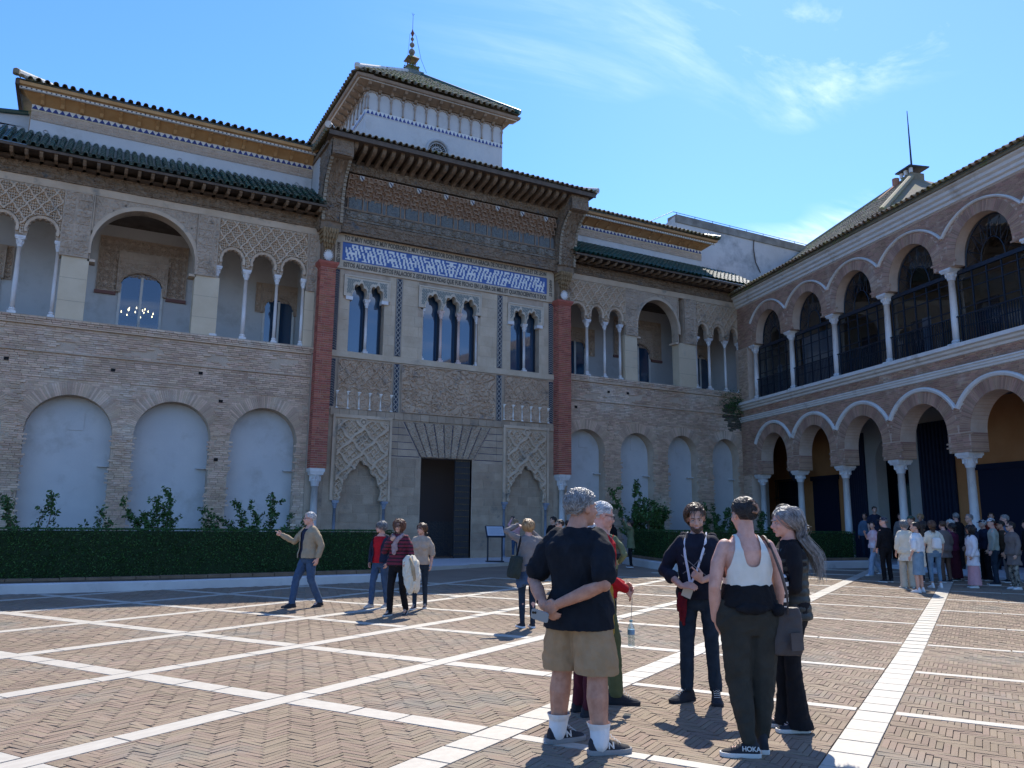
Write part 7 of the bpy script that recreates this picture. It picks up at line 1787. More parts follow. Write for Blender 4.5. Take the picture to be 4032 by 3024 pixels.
    ctx = dict(T=T0, J=J, k=k, TH=TH, P=po, z=z)
    if extra: extra(ctx)
    return T0
def label_text(s, loc, rot, size, mt, parent, nm='lettering', ext=.001):
    cu = bpy.data.curves.new(nm, 'FONT'); cu.body = s; cu.size = size; cu.extrude = ext; cu.offset = size*.02; cu.align_x = 'CENTER'; cu.align_y = 'CENTER'; cu.materials.append(mt)
    o = bpy.data.objects.new(nm, cu); TMP.collection.objects.link(o); vl = TMP.view_layers[0]; vl.update()
    me = bpy.data.meshes.new_from_object(o.evaluated_get(vl.depsgraph)); bpy.data.objects.remove(o); o = bpy.data.objects.new(nm, me); COL.objects.link(o)
    o.parent = parent; o.location = loc; o.rotation_euler = rot; return o
# ------------------------------------------------------------------ the people in the courtyard
DEN = cloth('denim', (.035, .065, .12), (.055, .095, .165)); DEND = cloth('dark_denim', (.012, .022, .036), (.022, .037, .058)); DENL = cloth('pale_denim', (.24, .32, .42), (.33, .41, .5)); DENM = cloth('mid_denim', (.10, .17, .24), (.15, .23, .31))
BLK = cloth('black', (.007, .007, .009), (.011, .011, .013)); NAVY = cloth('navy', (.014, .018, .035), (.02, .026, .05)); KHA = cloth('khaki', (.30, .195, .105), (.35, .235, .135)); REDC = cloth('red', (.45, .012, .02), (.36, .01, .018)); MAR = cloth('maroon', (.065, .012, .022)); CREAM = cloth('cream', (.60, .54, .42), (.66, .60, .49)); WHT = cloth('white', (.66, .65, .63), (.72, .71, .69)); OLV = cloth('olive', (.030, .029, .024), (.042, .040, .033)); GRN = cloth('moss_green', (.13, .15, .08)); GRY = cloth('warm_grey', (.17, .15, .145), (.21, .19, .18)); TAN = cloth('tan', (.28, .22, .145), (.33, .265, .18)); TAUPE = cloth('taupe', (.14, .11, .10), (.17, .14, .125)); BRN = cloth('brown', (.06, .042, .028)); PNK = cloth('pink', (.62, .33, .34), (.55, .28, .30)); MUST = cloth('mustard', (.42, .27, .05)); BLUS = cloth('blue_shirt', (.10, .15, .22)); FLO = cloth('floral', (.03, .02, .06), (.38, .09, .20), sc=11); STR = mat('cloth_striped_maroon', (.14, .018, .035), rough=.85, strips=[(2, .062, .022, (.018, .010, .014))], bump=.3, bs=120); SHEER = cloth('sheer_white', (.66, .62, .62), (.72, .66, .67)); VEST = cloth('dark_vest', (.025, .04, .07), (.05, .075, .11)); GGRN = cloth('cargo_green', (.085, .10, .045), (.11, .125, .06))
LEATH = mat('bag_leather', (.05, .038, .036), (.07, .055, .05), rough=.55, bump=.2, bs=60); SILV = mat('silver_phone', (.22, .24, .25), rough=.35, metal=.3)
def G_(v, c): return A(v)*c['k']
def strap(c, pts, w=.03, mt=None, nm='strap', th=.006):
    P = A(pts)*c['k']; m = MB(); t = np.linspace(0, 1, len(P)*5); Q = np.stack([np.interp(t, np.linspace(0, 1, len(P)), P[:, i]) for i in range(3)], 1)
    for _ in range(2): Q[1:-1] = (Q[:-2]+Q[1:-1]*2+Q[2:])/4
    T = np.gradient(Q, axis=0); T /= np.linalg.norm(T, axis=1)[:, None]; n0 = Q*A([1, 1, 0]) - A([0, 0, 0]); n0 /= np.linalg.norm(n0, axis=1)[:, None]+1e-6; s = np.cross(T, n0); s /= np.linalg.norm(s, axis=1)[:, None]+1e-6; n0 = np.cross(s, T)
    m.loft([[q-a*w/2-b*th, q+a*w/2-b*th, q+a*w/2+b*th, q-a*w/2+b*th] for q, a, b in zip(Q, s, n0)]); return m.build(nm, mt or LEATH, c['T'], smooth=False)
def bag_box(nm, T, ctr, dims, rot, mt, round_=.03, vox=.008, taper=.8, folds=.005):
    """soft bag body: rounded, tapering box"""
    R = Matrix.Rotation(rot, 3, 'Z'); Rn = A(R); w, d, h = dims; m = MB(); th = np.linspace(0, 2*pi, 28, endpoint=False); rr = []
    for t in np.linspace(0, 1, 8):
        s = taper + (1-taper)*(1-t); e = sqrt(max(0, 1-abs(2*t-1)**6))*.15+.85
        rr.append([[s*e*w/2*np.sign(cos(u))*abs(cos(u))**.45, e*d/2*np.sign(sin(u))*abs(sin(u))**.6, -h/2+h*t] for u in th])
    m.loft(rr); m.V = [v @ Rn.T + A(ctr) for v in m.V]
    return skinned(nm, m, mt, T, vox, folds=folds, fs=9)
# -- 1 man in black T-shirt
def x1(c):
    T, J, k = c['T'], c['J'], c['k']; w = (J['wrL']+J['wrR'])/2
    ph = thing('smartphone', 'grey smartphone held behind the back of the man in the black T-shirt', 'phone'); ph.parent = None
    m = MB(); R = Matrix.Rotation(radians(10), 3, 'Y'); th = np.linspace(0, 2*pi, 24, endpoint=False)
    pr = [[.078*np.sign(cos(u))*abs(cos(u))**.35, .037*np.sign(sin(u))*abs(sin(u))**.35] for u in th]
    m.loft([[A(R @ Vector((a*e, y, b*e))) for a, b in pr] for y, e in ((-.005, .96), (-.003, 1), (.003, 1), (.005, .96))]); o = m.build('case', SILV, ph)
    loc = T.matrix_basis @ Vector(tuple(J['wrL']*.5+J['wrR']*.5 + A([-.045, -.075, -.075])))
    ph.location = loc; ph.rotation_euler = T.rotation_euler
    m = MB()
    for dx in (-.055, -.035): m.tube([[dx, -.004, .018], [dx, -.010, .018]], .009, 10)
    m.build('camera_lens', EYED, o)
    m = MB(); a = J['elL']*.12+J['wrL']*.88; d = nrm(J['wrL']-J['elL']); u = nrm(np.cross(d, A([0, 0, 1.]))); v = np.cross(d, u)
    m.loft([[a+d*s+u*.036*cos(t)+v*.036*sin(t) for t in np.linspace(0, 2*pi, 16, endpoint=False)] for s in (-.012, .012)]); ball(m, a-v*0+u*.03, (.016, .016, .016), 6); m.build('watch', BLK, T)
    m = MB(); m.box(-.018, .018, -.002, .002, -.035, .03); o = m.build('collar_print', mat('print_white', (.6, .6, .6)), T); o.location = (0, -.115*k*1.15, 1.415*k); o.rotation_euler = (radians(-28), 0, 0)
    for s, dx in (('R', 1), ('L', 1)):
        fa = radians(c['P'].get('foot'+s, 0)); an = J['ank'+s]
        label_text('N', tuple(an*A([1, 1, 0]) + A([cos(fa), sin(fa), 0])*.0485*k*1.12 + A([-sin(fa), cos(fa), 0])*.055*k + A([0, 0, .062*k])), (radians(78), 0, fa+pi/2), .062, SOLE, T, 'shoe_letter', .003)
p1 = person('man in black T-shirt and khaki shorts, back turned, hands clasped behind him', (3.36, 5.14), 22, 1.83,
    pose=dict(ankL=(-.20, .03, .09), ankR=(.19, -.02, .09), kneL=(-.155, .02, .50), kneR=(.155, .0, .50), elL=(-.325, -.10, 1.12), elR=(.315, -.15, 1.12), wrL=(-.11, -.265, .965), wrR=(.03, -.275, .985), shL=(-.21, -.01, 1.43), shR=(.21, -.01, 1.43),
              handL=dict(d=(.75, -.05, -.62), n=(.2, 1, 0), curl=.75, flip=-1), handR=dict(d=(-.85, -.08, -.50), n=(-.2, 1, 0), curl=.7, flip=-1), head=(.015, .03, 1.635), look=(-22, 2, 3), footL=-22, footR=-34, sock=mat('cloth_sock_white', (.68, .67, .66), bump=.2), sockz=.29, loose=1.05, fs=6, hs=1.10, arm=1.04, len='hip', bare=1.12, legw=1.10),
    top=('tee', cloth('black_jersey', (.006, .008, .012), (.011, .014, .02))), low=('shorts', KHA), shoe=(SHB, SOLEG, SOLE, 1.12), hair=('wavyshort', HG), fat=.85, near=3, skin=SKINT, seed=1, extra=x1)
# -- 2 man with glasses, red jacket, dark vest
def x2(c):
    T, k = c['T'], c['k']
    m = MB(); 
    B = thing('mustard_bag', 'mustard jacket hanging at the hip of the man with glasses and red sleeves', 'bag')
    loc = T.matrix_basis @ Vector((.14, -.02, .82)); B.location = loc; B.rotation_euler = T.rotation_euler
    bag_box('bag_body', B, (0, 0, 0), (.22, .20, .52), 0, MUST, taper=.85, folds=.012)
    W = thing('water_bottle', 'clear plastic water bottle hanging by a cord beside the man in glasses', 'bottle')
    loc = T.matrix_basis @ Vector((.10, .26, .60)); W.location = loc
    m = MB(); m.lathe([(.0, -.105), (.030, -.105), (.033, -.09), (.030, -.06), (.033, -.04), (.030, -.02), (.033, 0), (.033, .05), (.026, .08), (.013, .10), (.013, .115)], n=16)
    m.build('bottle_body', MATS.get('pet') or petm(), W, smooth=True)
    m = MB(); m.lathe([(.0335, -.0), (.0335, .045)], n=16); m.build('bottle_label', mat('bottle_label_blue', (.25, .42, .55)), W)
    m = MB(); m.lathe([(.015, .112), (.015, .128)], n=12); m.build('bottle_cap', mat('cap_blue', (.12, .35, .45)), W)
    m = MB(); m.tube([[0, 0, .12], [-.004, -.03, .33]], .003, 4); m.build('cord', BLUS, W)
def petm():
    m = bpy.data.materials.new('pet'); m.use_nodes = True; nt = m.node_tree; nt.nodes.clear(); N = nt.nodes.new; L = nt.links.new
    o = N('ShaderNodeOutputMaterial'); x = N('ShaderNodeMixShader'); t = N('ShaderNodeBsdfTransparent'); g = N('ShaderNodeBsdfGlossy'); t.inputs[0].default_value = (.80, .88, .92, 1); g.inputs['Roughness'].default_value = .08; x.inputs[0].default_value = .25
    L(t.outputs[0], x.inputs[1]); L(g.outputs[0], x.inputs[2]); L(x.outputs[0], o.inputs[0]); MATS['pet'] = m; return m
p2 = person('grey-haired man with glasses, red sleeves and dark vest, facing right', (4.42, 6.38), -22, 1.80,
    pose=dict(ankL=(-.10, .02, .09), ankR=(.13, .10, .09), elL=(-.25, -.04, 1.12), elR=(.26, -.06, 1.12), wrL=(-.08, .24, 1.00), wrR=(.06, .22, .97), handL=dict(d=(.6, .65, -.4), n=(.3, -.9, 0), curl=.8), handR=dict(d=(-.45, .6, -.6), n=(-.3, -.9, 0), curl=.6), look=(-4, -12, 0), open=.06, footR=-14),
    top=('jacket', REDC, VEST), low=('jeans', GGRN), shoe=(SHB, SHB, SOLE, 1.06), hair=('short', HS), near=2, skin=SKINP, seed=2, glasses=1, extra=x2, fat=.15)
def x3(c):
    pass
p3 = person('woman in maroon trousers and pink top, almost hidden behind the man in black', (3.98, 6.02), -8, 1.63, pose=dict(look=(4, 0, 0)), top=('long', cloth('rose_knit', (.45, .10, .13), (.5, .2, .2))), low=('jeans', MAR), shoe=(SHB, SHB, SOLE), hair=('bob', HS), near=2, skin=SKINP, seed=3, glasses=1, female=True)
# -- guide
def x5(c):
    T, J, k = c['T'], c['J'], c['k']
    LW_ = mat('lanyard_white', (.62, .62, .66)); 
    strap(c, [(-.085, -.02, 1.50), (-.10, .10, 1.43), (-.07, .155, 1.30), (-.01, .175, 1.12), (.035, .20, 1.04)], .020, LW_, 'lanyard'); strap(c, [(.085, -.02, 1.50), (.10, .10, 1.43), (.085, .155, 1.30), (.05, .175, 1.12), (.035, .20, 1.04)], .020, LW_, 'lanyard')
    m = MB(); m.box(-.045, .045, -.002, .002, -.065, .065); o = m.build('name_badge', mat('badge_card', (.52, .55, .50)), T); o.location = tuple(A([.055, .215, .985])*k); o.rotation_euler = (radians(-8), radians(-22), 0)
    label_text('SEVILLA', tuple(A([-.055, .172, 1.24])*k), (radians(86), radians(72), pi), .016, NAVY, T, 'lanyard_print')
    label_text('19', tuple(A([.095, .150, 1.22])*k), (radians(86), 0, pi), .030, GRY, T, 'chest_number')
    m = MB(); m.tube(A([(-.10, .150, 1.12), (.0, .165, 1.20), (.12, .150, 1.30)])*k, .004, 4); m.tube(A([(.11, .150, 1.13), (.0, .165, 1.21), (-.10, .150, 1.32)])*k, .004, 4); m.build('chest_print', GRY, T)
    m = MB(); limb(m, A([(-.13, -.06, 1.46), (-.06, -.13, 1.43), (.06, -.13, 1.43), (.13, -.06, 1.46)])*k, A([.045, .06, .06, .045])*k); skinned('hood', m, cloth('hoodie', (.010, .011, .02), (.017, .019, .03)), T, .009, folds=.008)
    m = MB(); 
    for s, z in ((.10, .62), (.125, .66), (.145, .74)): limb(m, A([(s, .12, .94), (s+.01, .135, .84), (s+.02, .12, z+.06)])*k, A([.022, .026, .015])*k)
    skinned('red_scarf', m, cloth('crimson', (.14, .01, .02)), T, .007, folds=.006, fs=14)
p5 = person('bearded guide in a dark hoodie with a white lanyard and badge, talking and gesturing', (5.26, 5.98), 218, 1.78,
    pose=dict(ankL=(-.13, .0, .09), ankR=(.12, .05, .09), elL=(-.29, .03, 1.17), elR=(.30, .04, 1.15), wrL=(-.085, .27, 1.08), wrR=(.10, .29, 1.03), handL=dict(d=(.55, .35, .55), n=(.4, -.7, .3), curl=.35, point=True, spread=1), handR=dict(d=(-.75, .15, .05), n=(0, -.6, -.7), curl=.6), look=(14, -14, 4), smile=1, footL=14, footR=-34, loose=1.10, cuff=.03),
    top=('rolled', cloth('hoodie', (.010, .011, .02), (.017, .019, .03))), low=('jeans', DEND), shoe=(SHB, SHB, SOLE, 1.05), hair=('mop', HB), beard=HB, near=3, skin=SKIN, seed=5, extra=x5)
# -- woman in white tank top
def x6(c):
    T, J, k = c['T'], c['J'], c['k']
    m = MB(); hc = (J['hipL']+J['hipR'])/2; th = np.linspace(0, 2*pi, 26, endpoint=False)
    m.loft([[hc*A([1, 1, 0]) + A([a*k*cos(u), b*k*sin(u), (z+.02*cos(2*u)*(z < 1))*k]) for u in th] for z, a, b in ((.985, .205, .165), (1.03, .200, .160), (1.10, .183, .142), (1.145, .175, .132))]); ball(m, A([.17, -.12, .975])*k, .045); ball(m, A([-.03, -.155, .985])*k, (.12, .025, .035))
    skinned('jacket_round_waist', m, BLK, T, .008, folds=.010, fs=9)
    B = thing('shoulder_bag', 'taupe crossbody bag hanging at the right side of the woman in the white tank top', 'bag'); B.location = T.matrix_basis @ Vector((.235*k, -.06*k, .83*k)); B.rotation_euler = (0, 0, T.rotation_euler[2])
    bag_box('bag_body', B, (0, 0, 0), (.11, .24, .33), radians(70), LEATH, taper=.62)
    m = MB(); m.box(-.055, .055, -.006, .006, -.07, .05); o = m.build('bag_pocket', LEATH, B); o.location = (.035, -.115, -.05); o.rotation_euler = (radians(-3), 0, radians(20))
    c2 = dict(c); c2['T'] = T; strap(c, [(.125, .08, 1.44), (.135, .0, 1.475), (.150, -.10, 1.40), (.195, -.150, 1.22), (.235, -.13, 1.08), (.25, -.09, .95)], .042, LEATH, 'bag_strap')
    m = MB()
    for z in (0, .03): m.tube(A([[.252+.014*cos(t), -.085, .955-z+.018*sin(t)] for t in np.linspace(0, 2*pi, 10, endpoint=False)])*k, .0035, 5, closed=True)
    m.build('strap_ring', mat('steel', (.5, .5, .5), metal=.9, rough=.3), T)
    m = MB(); P = A([[.0, -.128, .075], [.03, -.135, .06], [.042, -.133, .03], [.02, -.138, .01], [-.01, -.136, .02]]); m.tube(c['TH'](P), .011, 7); m.tube(c['TH'](A([[-.03, -.10, .105], [.0, -.118, .095], [.028, -.115, .09]])), .008, 6); m.build('hair_claw', mat('tortoiseshell', (.34, .19, .12), (.10, .05, .03), sc=40, rough=.3), T, smooth=True)
    fa = radians(c['P']['footL']); an = J['ankL']; fd = A([-sin(fa), cos(fa), 0]); sx = A([cos(fa), sin(fa), 0])
    label_text('HOKA', tuple(an*A([1, 1, 0]) - sx*.0445*k + fd*(-.010)*k + A([0, 0, .060*k])), (radians(76), 0, fa-pi/2), .044, SOLE, T, 'shoe_lettering', .003)
    m = MB(); limb(m, [J['ankL']+A([0, 0, .0]), J['ankL']+A([0, 0, .03])], [.037, .037]); 
p6 = person('woman in white tank top and dark trousers, back turned, hair clipped up', (4.38, 4.45), 66, 1.79,
    pose=dict(ankL=(-.055, -.05, .09), ankR=(.085, .07, .09), kneL=(-.085, .02, .50), kneR=(.095, .03, .50), elL=(-.250, -.03, 1.13), elR=(.240, .02, 1.14), wrL=(-.225, .05, .90), wrR=(.265, .13, .93), handL=dict(d=(.25, .15, -.9), n=(1, 0, 0), curl=.4), handR=dict(d=(0, .6, -.6), n=(-1, 0, 0), curl=.9), look=(12, -2, -2), footL=78, footR=-6, arm=1.20, hipw=1.30, len='crop', legw=1.08, shL=(-.185, 0, 1.42), shR=(.185, 0, 1.42)),
    top=('tank', cloth('white_rib', (.62, .60, .53), (.68, .66, .60))), low=('jogger', OLV), shoe=(SHB, SOLE, SHB, 1.06), hair=('bun', HD), near=3, skin=SKINP, seed=6, female=True, extra=x6, fat=.12)
# -- woman with long grey hair
def x7(c):
    T, J, k = c['T'], c['J'], c['k']
    m = MB(); th = np.linspace(0, 2*pi, 30, endpoint=False); R = []
    for z in np.linspace(.86, 1.42, 60):
        t = (z-.86)/.56; a, b = np.interp(t, [0, .3, .6, .85, 1], [.195, .175, .172, .19, .15]), np.interp(t, [0, .3, .6, .85, 1], [.155, .135, .132, .14, .11]); q = .010*abs(sin((z-.86)/.062*pi))**.6
        R.append([A([(a+q)*k*cos(u), (b+q)*k*sin(u), z*k]) for u in th])
    m.loft(R); v = m.build('quilted_vest', mat('cloth_puffer_black', (.016, .018, .018), (.03, .032, .028), rough=.45, sc=12, bump=.3, bs=30), T, smooth=True)
    B = thing('striped_tote', 'black and white striped tote bag with brown base, under the long-haired woman\'s arm', 'bag'); B.location = T.matrix_basis @ Vector((-.05*k, .16*k, 1.09*k)); B.rotation_euler = (0, radians(-8), T.rotation_euler[2]+radians(8))
    bag_box('bag_body', B, (0, 0, 0), (.48, .14, .30), 0, mat('cloth_bold_stripes', (.66, .64, .60), rough=.8, strips=[(2, .062, .031, (.015, .015, .018))]), taper=1.0, folds=.003)
    bag_box('bag_base', B, (0, 0, -.15), (.46, .15, .09), 0, mat('tan_leather', (.28, .12, .05), (.33, .15, .07), rough=.5), taper=1.0, folds=.002)
    m = MB(); m.tube([[.16, .08, .12], [.18, .13, .05], [.22, .16, -.02], [.30, .10, -.04], [.33, 0, .05]], .010, 6); m.build('bag_handle', mat('tan_leather', (.28, .12, .05)), B)
p7 = person('woman with very long grey hair in a black quilted vest and flared trousers, facing left', (5.22, 4.82), 146, 1.74,
    pose=dict(ankL=(-.08, .0, .09), ankR=(.075, .06, .09), elL=(-.25, .02, 1.12), elR=(.245, .04, 1.12), wrL=(-.12, .26, 1.0), wrR=(.12, .27, .96), handL=dict(d=(.5, .4, -.5), n=(1, 0, 0), curl=.8), handR=dict(d=(-.4, .5, -.6), n=(-1, 0, 0), curl=.8), look=(10, -5, 0), hipw=.98),
    top=('long', BLK), low=('flare', BLK), shoe=(SHB, SOLE, SOLE, 1.05), hair=('long', HG, .60), near=3, skin=SKINP, seed=7, female=True, extra=x7)
# -- middle distance
p8 = person('man in a tan jacket and blue jeans walking left and pointing', (4.11, 15.85), 196, 1.80,
    pose=dict(ankL=(-.08, -.24, .10), ankR=(.10, .24, .09), kneL=(-.09, -.02, .50), kneR=(.10, .18, .50), elR=(.30, .15, 1.20), wrR=(.40, .36, 1.32), handR=dict(d=(.55, .75, .32), n=(-.8, .5, .2), curl=1., point=True), elL=(-.27, -.10, 1.13), wrL=(-.26, -.04, .90), look=(-14, 2, 0), open=.045, loose=1.09, len='normal', toeL=-12),
    top=('jacket', TAN, NAVY), low=('jeans', DEN), shoe=(SHB, SHB), hair=('short', HS), near=2, skin=SKINP, seed=8, glasses=1, fat=.35)
p9 = person('woman with short grey hair in a red shirt and open dark jacket', (5.38, 15.27), 212, 1.63,
    pose=dict(ankL=(-.08, -.16, .09), ankR=(.09, .16, .09), look=(-42, 3, 0), open=.085, loose=1.08, elL=(-.27, -.04, 1.12), elR=(.27, -.02, 1.12)), top=('jacket', NAVY, REDC), low=('jeans', DEN), shoe=(SHG, SOLE), hair=('bob', HGD), near=2, skin=SKINP, seed=9, glasses=1, female=True, fat=.2)
def x10(c):
    T, k = c['T'], c['k']; m = MB(); limb(m, A([(-.10, .06, 1.47), (-.04, .13, 1.40), (.04, .15, 1.28), (.02, .16, 1.14)])*k, A([.035, .045, .05, .035])*k); limb(m, A([(.10, .05, 1.47), (.04, .13, 1.41), (-.02, .16, 1.22)])*k, A([.035, .042, .04])*k); skinned('scarf', m, cloth('mauve_scarf', (.36, .27, .28), (.26, .18, .19), sc=25), T, .009, folds=.010, fs=12)
    B = thing('carried_coat', 'cream coat with dark lining draped over the forearm of the woman in the striped jumper', 'coat'); B.location = T.matrix_basis @ Vector((-.30*k, .12*k, .93*k)); B.rotation_euler = T.rotation_euler
    m = MB(); th = np.linspace(0, 2*pi, 20, endpoint=False); m.loft([[[a*cos(u)-.06*t, b*sin(u), .16-.62*t+.05*sin(3*u)*t] for u in th] for t, a, b in ((0, .06, .10), (.15, .13, .15), (.5, .155, .17), (.85, .12, .17), (1, .07, .12))]); skinned('coat_body', m, CREAM, B, .010, folds=.02, fs=8)
    m = MB(); m.tube([[-.05, .12, .12], [-.12, .14, -.05], [-.13, .10, -.22], [-.1, .05, -.42]], [.025, .035, .035, .02], 8); m.build('fur_trim', cloth('fur', (.42, .32, .20), (.30, .22, .13)), B, smooth=True)
p10 = person('woman with dark curly hair in a striped maroon jumper and scarf, black trousers', (5.20, 13.82), 224, 1.66,
    pose=dict(ankL=(-.09, -.20, .11), ankR=(.09, .13, .09), kneL=(-.09, -.02, .50), toeL=-25, elR=(.27, .06, 1.16), wrR=(.08, .18, 1.36), handR=dict(d=(-.5, .2, .6), n=(0, -1, 0), curl=1.), elL=(-.27, .02, 1.12), wrL=(-.27, .18, .99), look=(4, 3, 0), len='normal', loose=1.12),
    top=('long', STR), low=('jeans', BLK), shoe=(SHB, SOLE), hair=('curly', HR, .34), near=2, skin=SKIN, seed=10, glasses=1, female=True, extra=x10)
p11 = person('woman in beige with long brown hair, half hidden behind the striped jumper', (5.95, 14.6), 235, 1.60,
    pose=dict(ankL=(-.08, -.16, .09), ankR=(.09, .10, .09), look=(-30, 2, 0)), top=('half', cloth('beige', (.42, .34, .26))), low=('slim', DEND), shoe=(SHB, SHW), hair=('long', HB, .34), near=2, skin=SKIN, seed=11, female=True)
def x12(c):
    T, J, k = c['T'], c['J'], c['k']; m = MB(); th = np.linspace(0, 2*pi, 24, endpoint=False)
    m.loft([[A([a*k*cos(u), b*k*sin(u), (z - (.06*(sin(u*2+1) > .6))*(z < .8))*k]) for u in th] for z, a, b in ((.70, .205, .17), (.85, .195, .155), (1.0, .178, .138), (1.06, .165, .125))]); skinned('denim_tied_at_waist', m, DEN, T, .010, folds=.012, fs=7)
    B = thing('green_shoulder_bag', 'dark green tote bag on the left shoulder of the short-haired blond woman', 'bag'); B.location = T.matrix_basis @ Vector((-.27*k, -.10*k, .98*k)); B.rotation_euler = (0, radians(12), T.rotation_euler[2])
    bag_box('bag_body', B, (0, 0, 0), (.16, .32, .34), 0, cloth('dark_green_bag', (.03, .04, .035)), taper=.9, folds=.008)
    strap(c, [(-.13, .06, 1.45), (-.15, -.04, 1.475), (-.20, -.12, 1.36), (-.25, -.12, 1.15)], .03, BLK, 'bag_strap')
p12 = person('short-haired blond woman from behind, arms raised, denim tied at her waist', (6.46, 11.34), 82, 1.68,
    pose=dict(ankL=(-.09, .02, .09), ankR=(.08, -.02, .09), elL=(-.36, .08, 1.56), wrL=(-.14, .14, 1.66), handL=dict(d=(.8, -.1, -.2), n=(.2, .3, -1), curl=.3), elR=(.30, .18, 1.40), wrR=(.10, .22, 1.60), handR=dict(d=(-.7, 0, .3), n=(0, -1, 0), curl=.4), look=(-12, 12, 0)),
    top=('long', GRY), low=('slim', DEND), shoe=(SHB, SHW), hair=('bob', HL), near=2, skin=SKINP, seed=12, female=True, extra=x12)
def xpack(mt, w=.26, h=.36, z=1.22, lab=None):
    def f(c):
        T, k = c['T'], c['k']
        B = thing('backpack', lab, 'backpack'); B.location = T.matrix_basis @ Vector((0, -.20*k, z*k)); B.rotation_euler = T.rotation_euler
        bag_box('pack_body', B, (0, 0, 0), (w, .16, h), 0, mt, taper=.88); 
        for s in (-1, 1): strap(c, [(s*.09, -.12, 1.36), (s*.12, -.02, 1.475), (s*.125, .08, 1.43), (s*.125, .13, 1.25)], .035, mt, 'pack_strap')
    return f
p4 = person('woman with a brown ponytail, moss green sleeves and a red backpack, seen from behind', (8.0, 11.35), 48, 1.69, pose=dict(elR=(.31, -.08, 1.15), wrR=(.20, .12, 1.02), look=(-8, 0, 0)), top=('long', GRN), low=('slim', BLK), shoe=(SHB, SHW), hair=('pony', HR), near=2, seed=4, female=True, extra=xpack(REDC, lab='red backpack worn by the woman in moss green sleeves'))
# -- by the portal
def xcam(c):
    T = c['T']; w = (c['J']['wrL']+c['J']['wrR'])/2; B = thing('camera_phone', 'small dark phone held up to photograph the palace by %s' % c['P'].get('who', 'a visitor'), 'phone'); B.location = T.matrix_basis @ Vector(tuple(w+A([0, .06, .10]))); B.rotation_euler = T.rotation_euler
    m = MB(); m.box(-.075, .075, -.006, .006, -.04, .04); m.build('phone_body', IRON, B)
up = dict(elL=(-.26, .16, 1.50), wrL=(-.10, .24, 1.72), handL=dict(d=(.3, .1, .9), n=(.3, .8, 0), curl=.6), elR=(.26, .18, 1.46), wrR=(.08, .26, 1.70), handR=dict(d=(-.3, .1, .9), n=(-.3, .8, 0), curl=.6), look=(0, 14, 0))
person('woman in a pale pink top and jeans photographing the portal with raised arms', (14.45, 26.3, .27), 84, 1.56, pose=dict(up, who='the woman in pink'), top=('long', PNK), low=('slim', DEN), shoe=(SHW, SOLE), hair=('long', HL, .32), near=1, seed=13, female=True, extra=xcam)
person('man in a black polo shirt standing in front of the portal', (14.6, 23.9), 215, 1.74, pose=dict(look=(-40, -5, 0)), top=('long', BLK), low=('jeans', BLK), shoe=(SHB, SHB), hair=('mop', HD), near=1, seed=14)
person('dark-haired visitor in black next to the man in the black polo shirt', (15.2, 23.9), 80, 1.62, top=('long', BLK), low=('jeans', DEND), shoe=(SHB, SHB), hair=('bob', HD), near=1, seed=15)
person('bearded man with sunglasses and dark hair, facing left, only his head showing', (10.6, 17.0), 168, 1.66, top=('tee', NAVY), low=('jeans', DEND), shoe=(SHB, SHB), hair=('short', HD), beard=HD, near=1, seed=16, glasses=2)
person('woman in a green cardigan and white skirt photographing by the potted tree', (17.3, 23.1, .2), 150, 1.63, pose=dict(up, who='the woman by the potted tree', len='tunic'), top=('long', GRN), low=('slim', BLK), shoe=(SHB, SHW), hair=('long', HD, .3), near=1, seed=17, female=True, extra=xcam)
person('man in black beside the woman photographing by the potted tree', (16.9, 23.8, .2), 40, 1.75, top=('long', BLK), low=('jeans', BLK), shoe=(SHB, SHB), hair=('short', HD), near=1, seed=18)
person('bald man in black standing before the right hedge', (18.6, 17.3), 160, 1.73, top=('long', BLK), low=('jeans', BLK), shoe=(SHB, SHB), hair=('bald', HD), near=1, seed=19, fat=.4)
# -- crowd on the right
cg = 'tourist crowd in front of the arcaded building'
person('youth in a white and red football jersey and wide pale jeans, walking', (21.75, 16.69), 150, 1.62, group=cg, pose=dict(ankL=(-.09, .20, .09), ankR=(.09, -.26, .14), kneR=(.10, -.02, .48), elR=(.25, .10, 1.2), wrR=(.14, .22, 1.38), look=(60, 0, 0), loose=1.15), top=('tee', cloth('jersey', (.66, .64, .66), (.55, .03, .05), sc=1.6)), low=('wide', DENL), shoe=(SHW, SOLE), hair=('short', HD), near=1, seed=21)
person('woman with a dark bob in a cream jumper and cream trousers, seen from behind', (18.69, 13.42), 66, 1.68, group=cg, pose=dict(len='tunic', loose=1.14, cuff=.0), top=('rolled', CREAM), low=('wide', cloth('ecru', (.50, .44, .34))), shoe=(SHW, SOLE), hair=('bob', HGD), near=1, seed=22, female=True)
person('dark-ponytailed woman in a white blouse and blue denim midi skirt, holding a cream coat', (17.86, 12.52), 100, 1.63, group=cg, pose=dict(look=(40, 0, 0), elL=(-.26, -.05, 1.14), len='crop', loose=1.08), top=('half', WHT), low=('skirt', cloth('washed_denim', (.14, .22, .29), (.19, .28, .35))), shoe=(SHW, SOLE), hair=('pony', HD), near=1, seed=23, female=True,
       extra=lambda c: (lambda B: (setattr(B, 'location', c['T'].matrix_basis @ Vector((.27, .05, .82))), setattr(B, 'rotation_euler', c['T'].rotation_euler), bag_box('coat_body', B, (0, 0, 0), (.22, .18, .46), 0, CREAM, taper=.5, folds=.015, vox=.012)))(thing('carried_coat', 'cream coat held by the woman in the denim midi skirt', 'coat')))
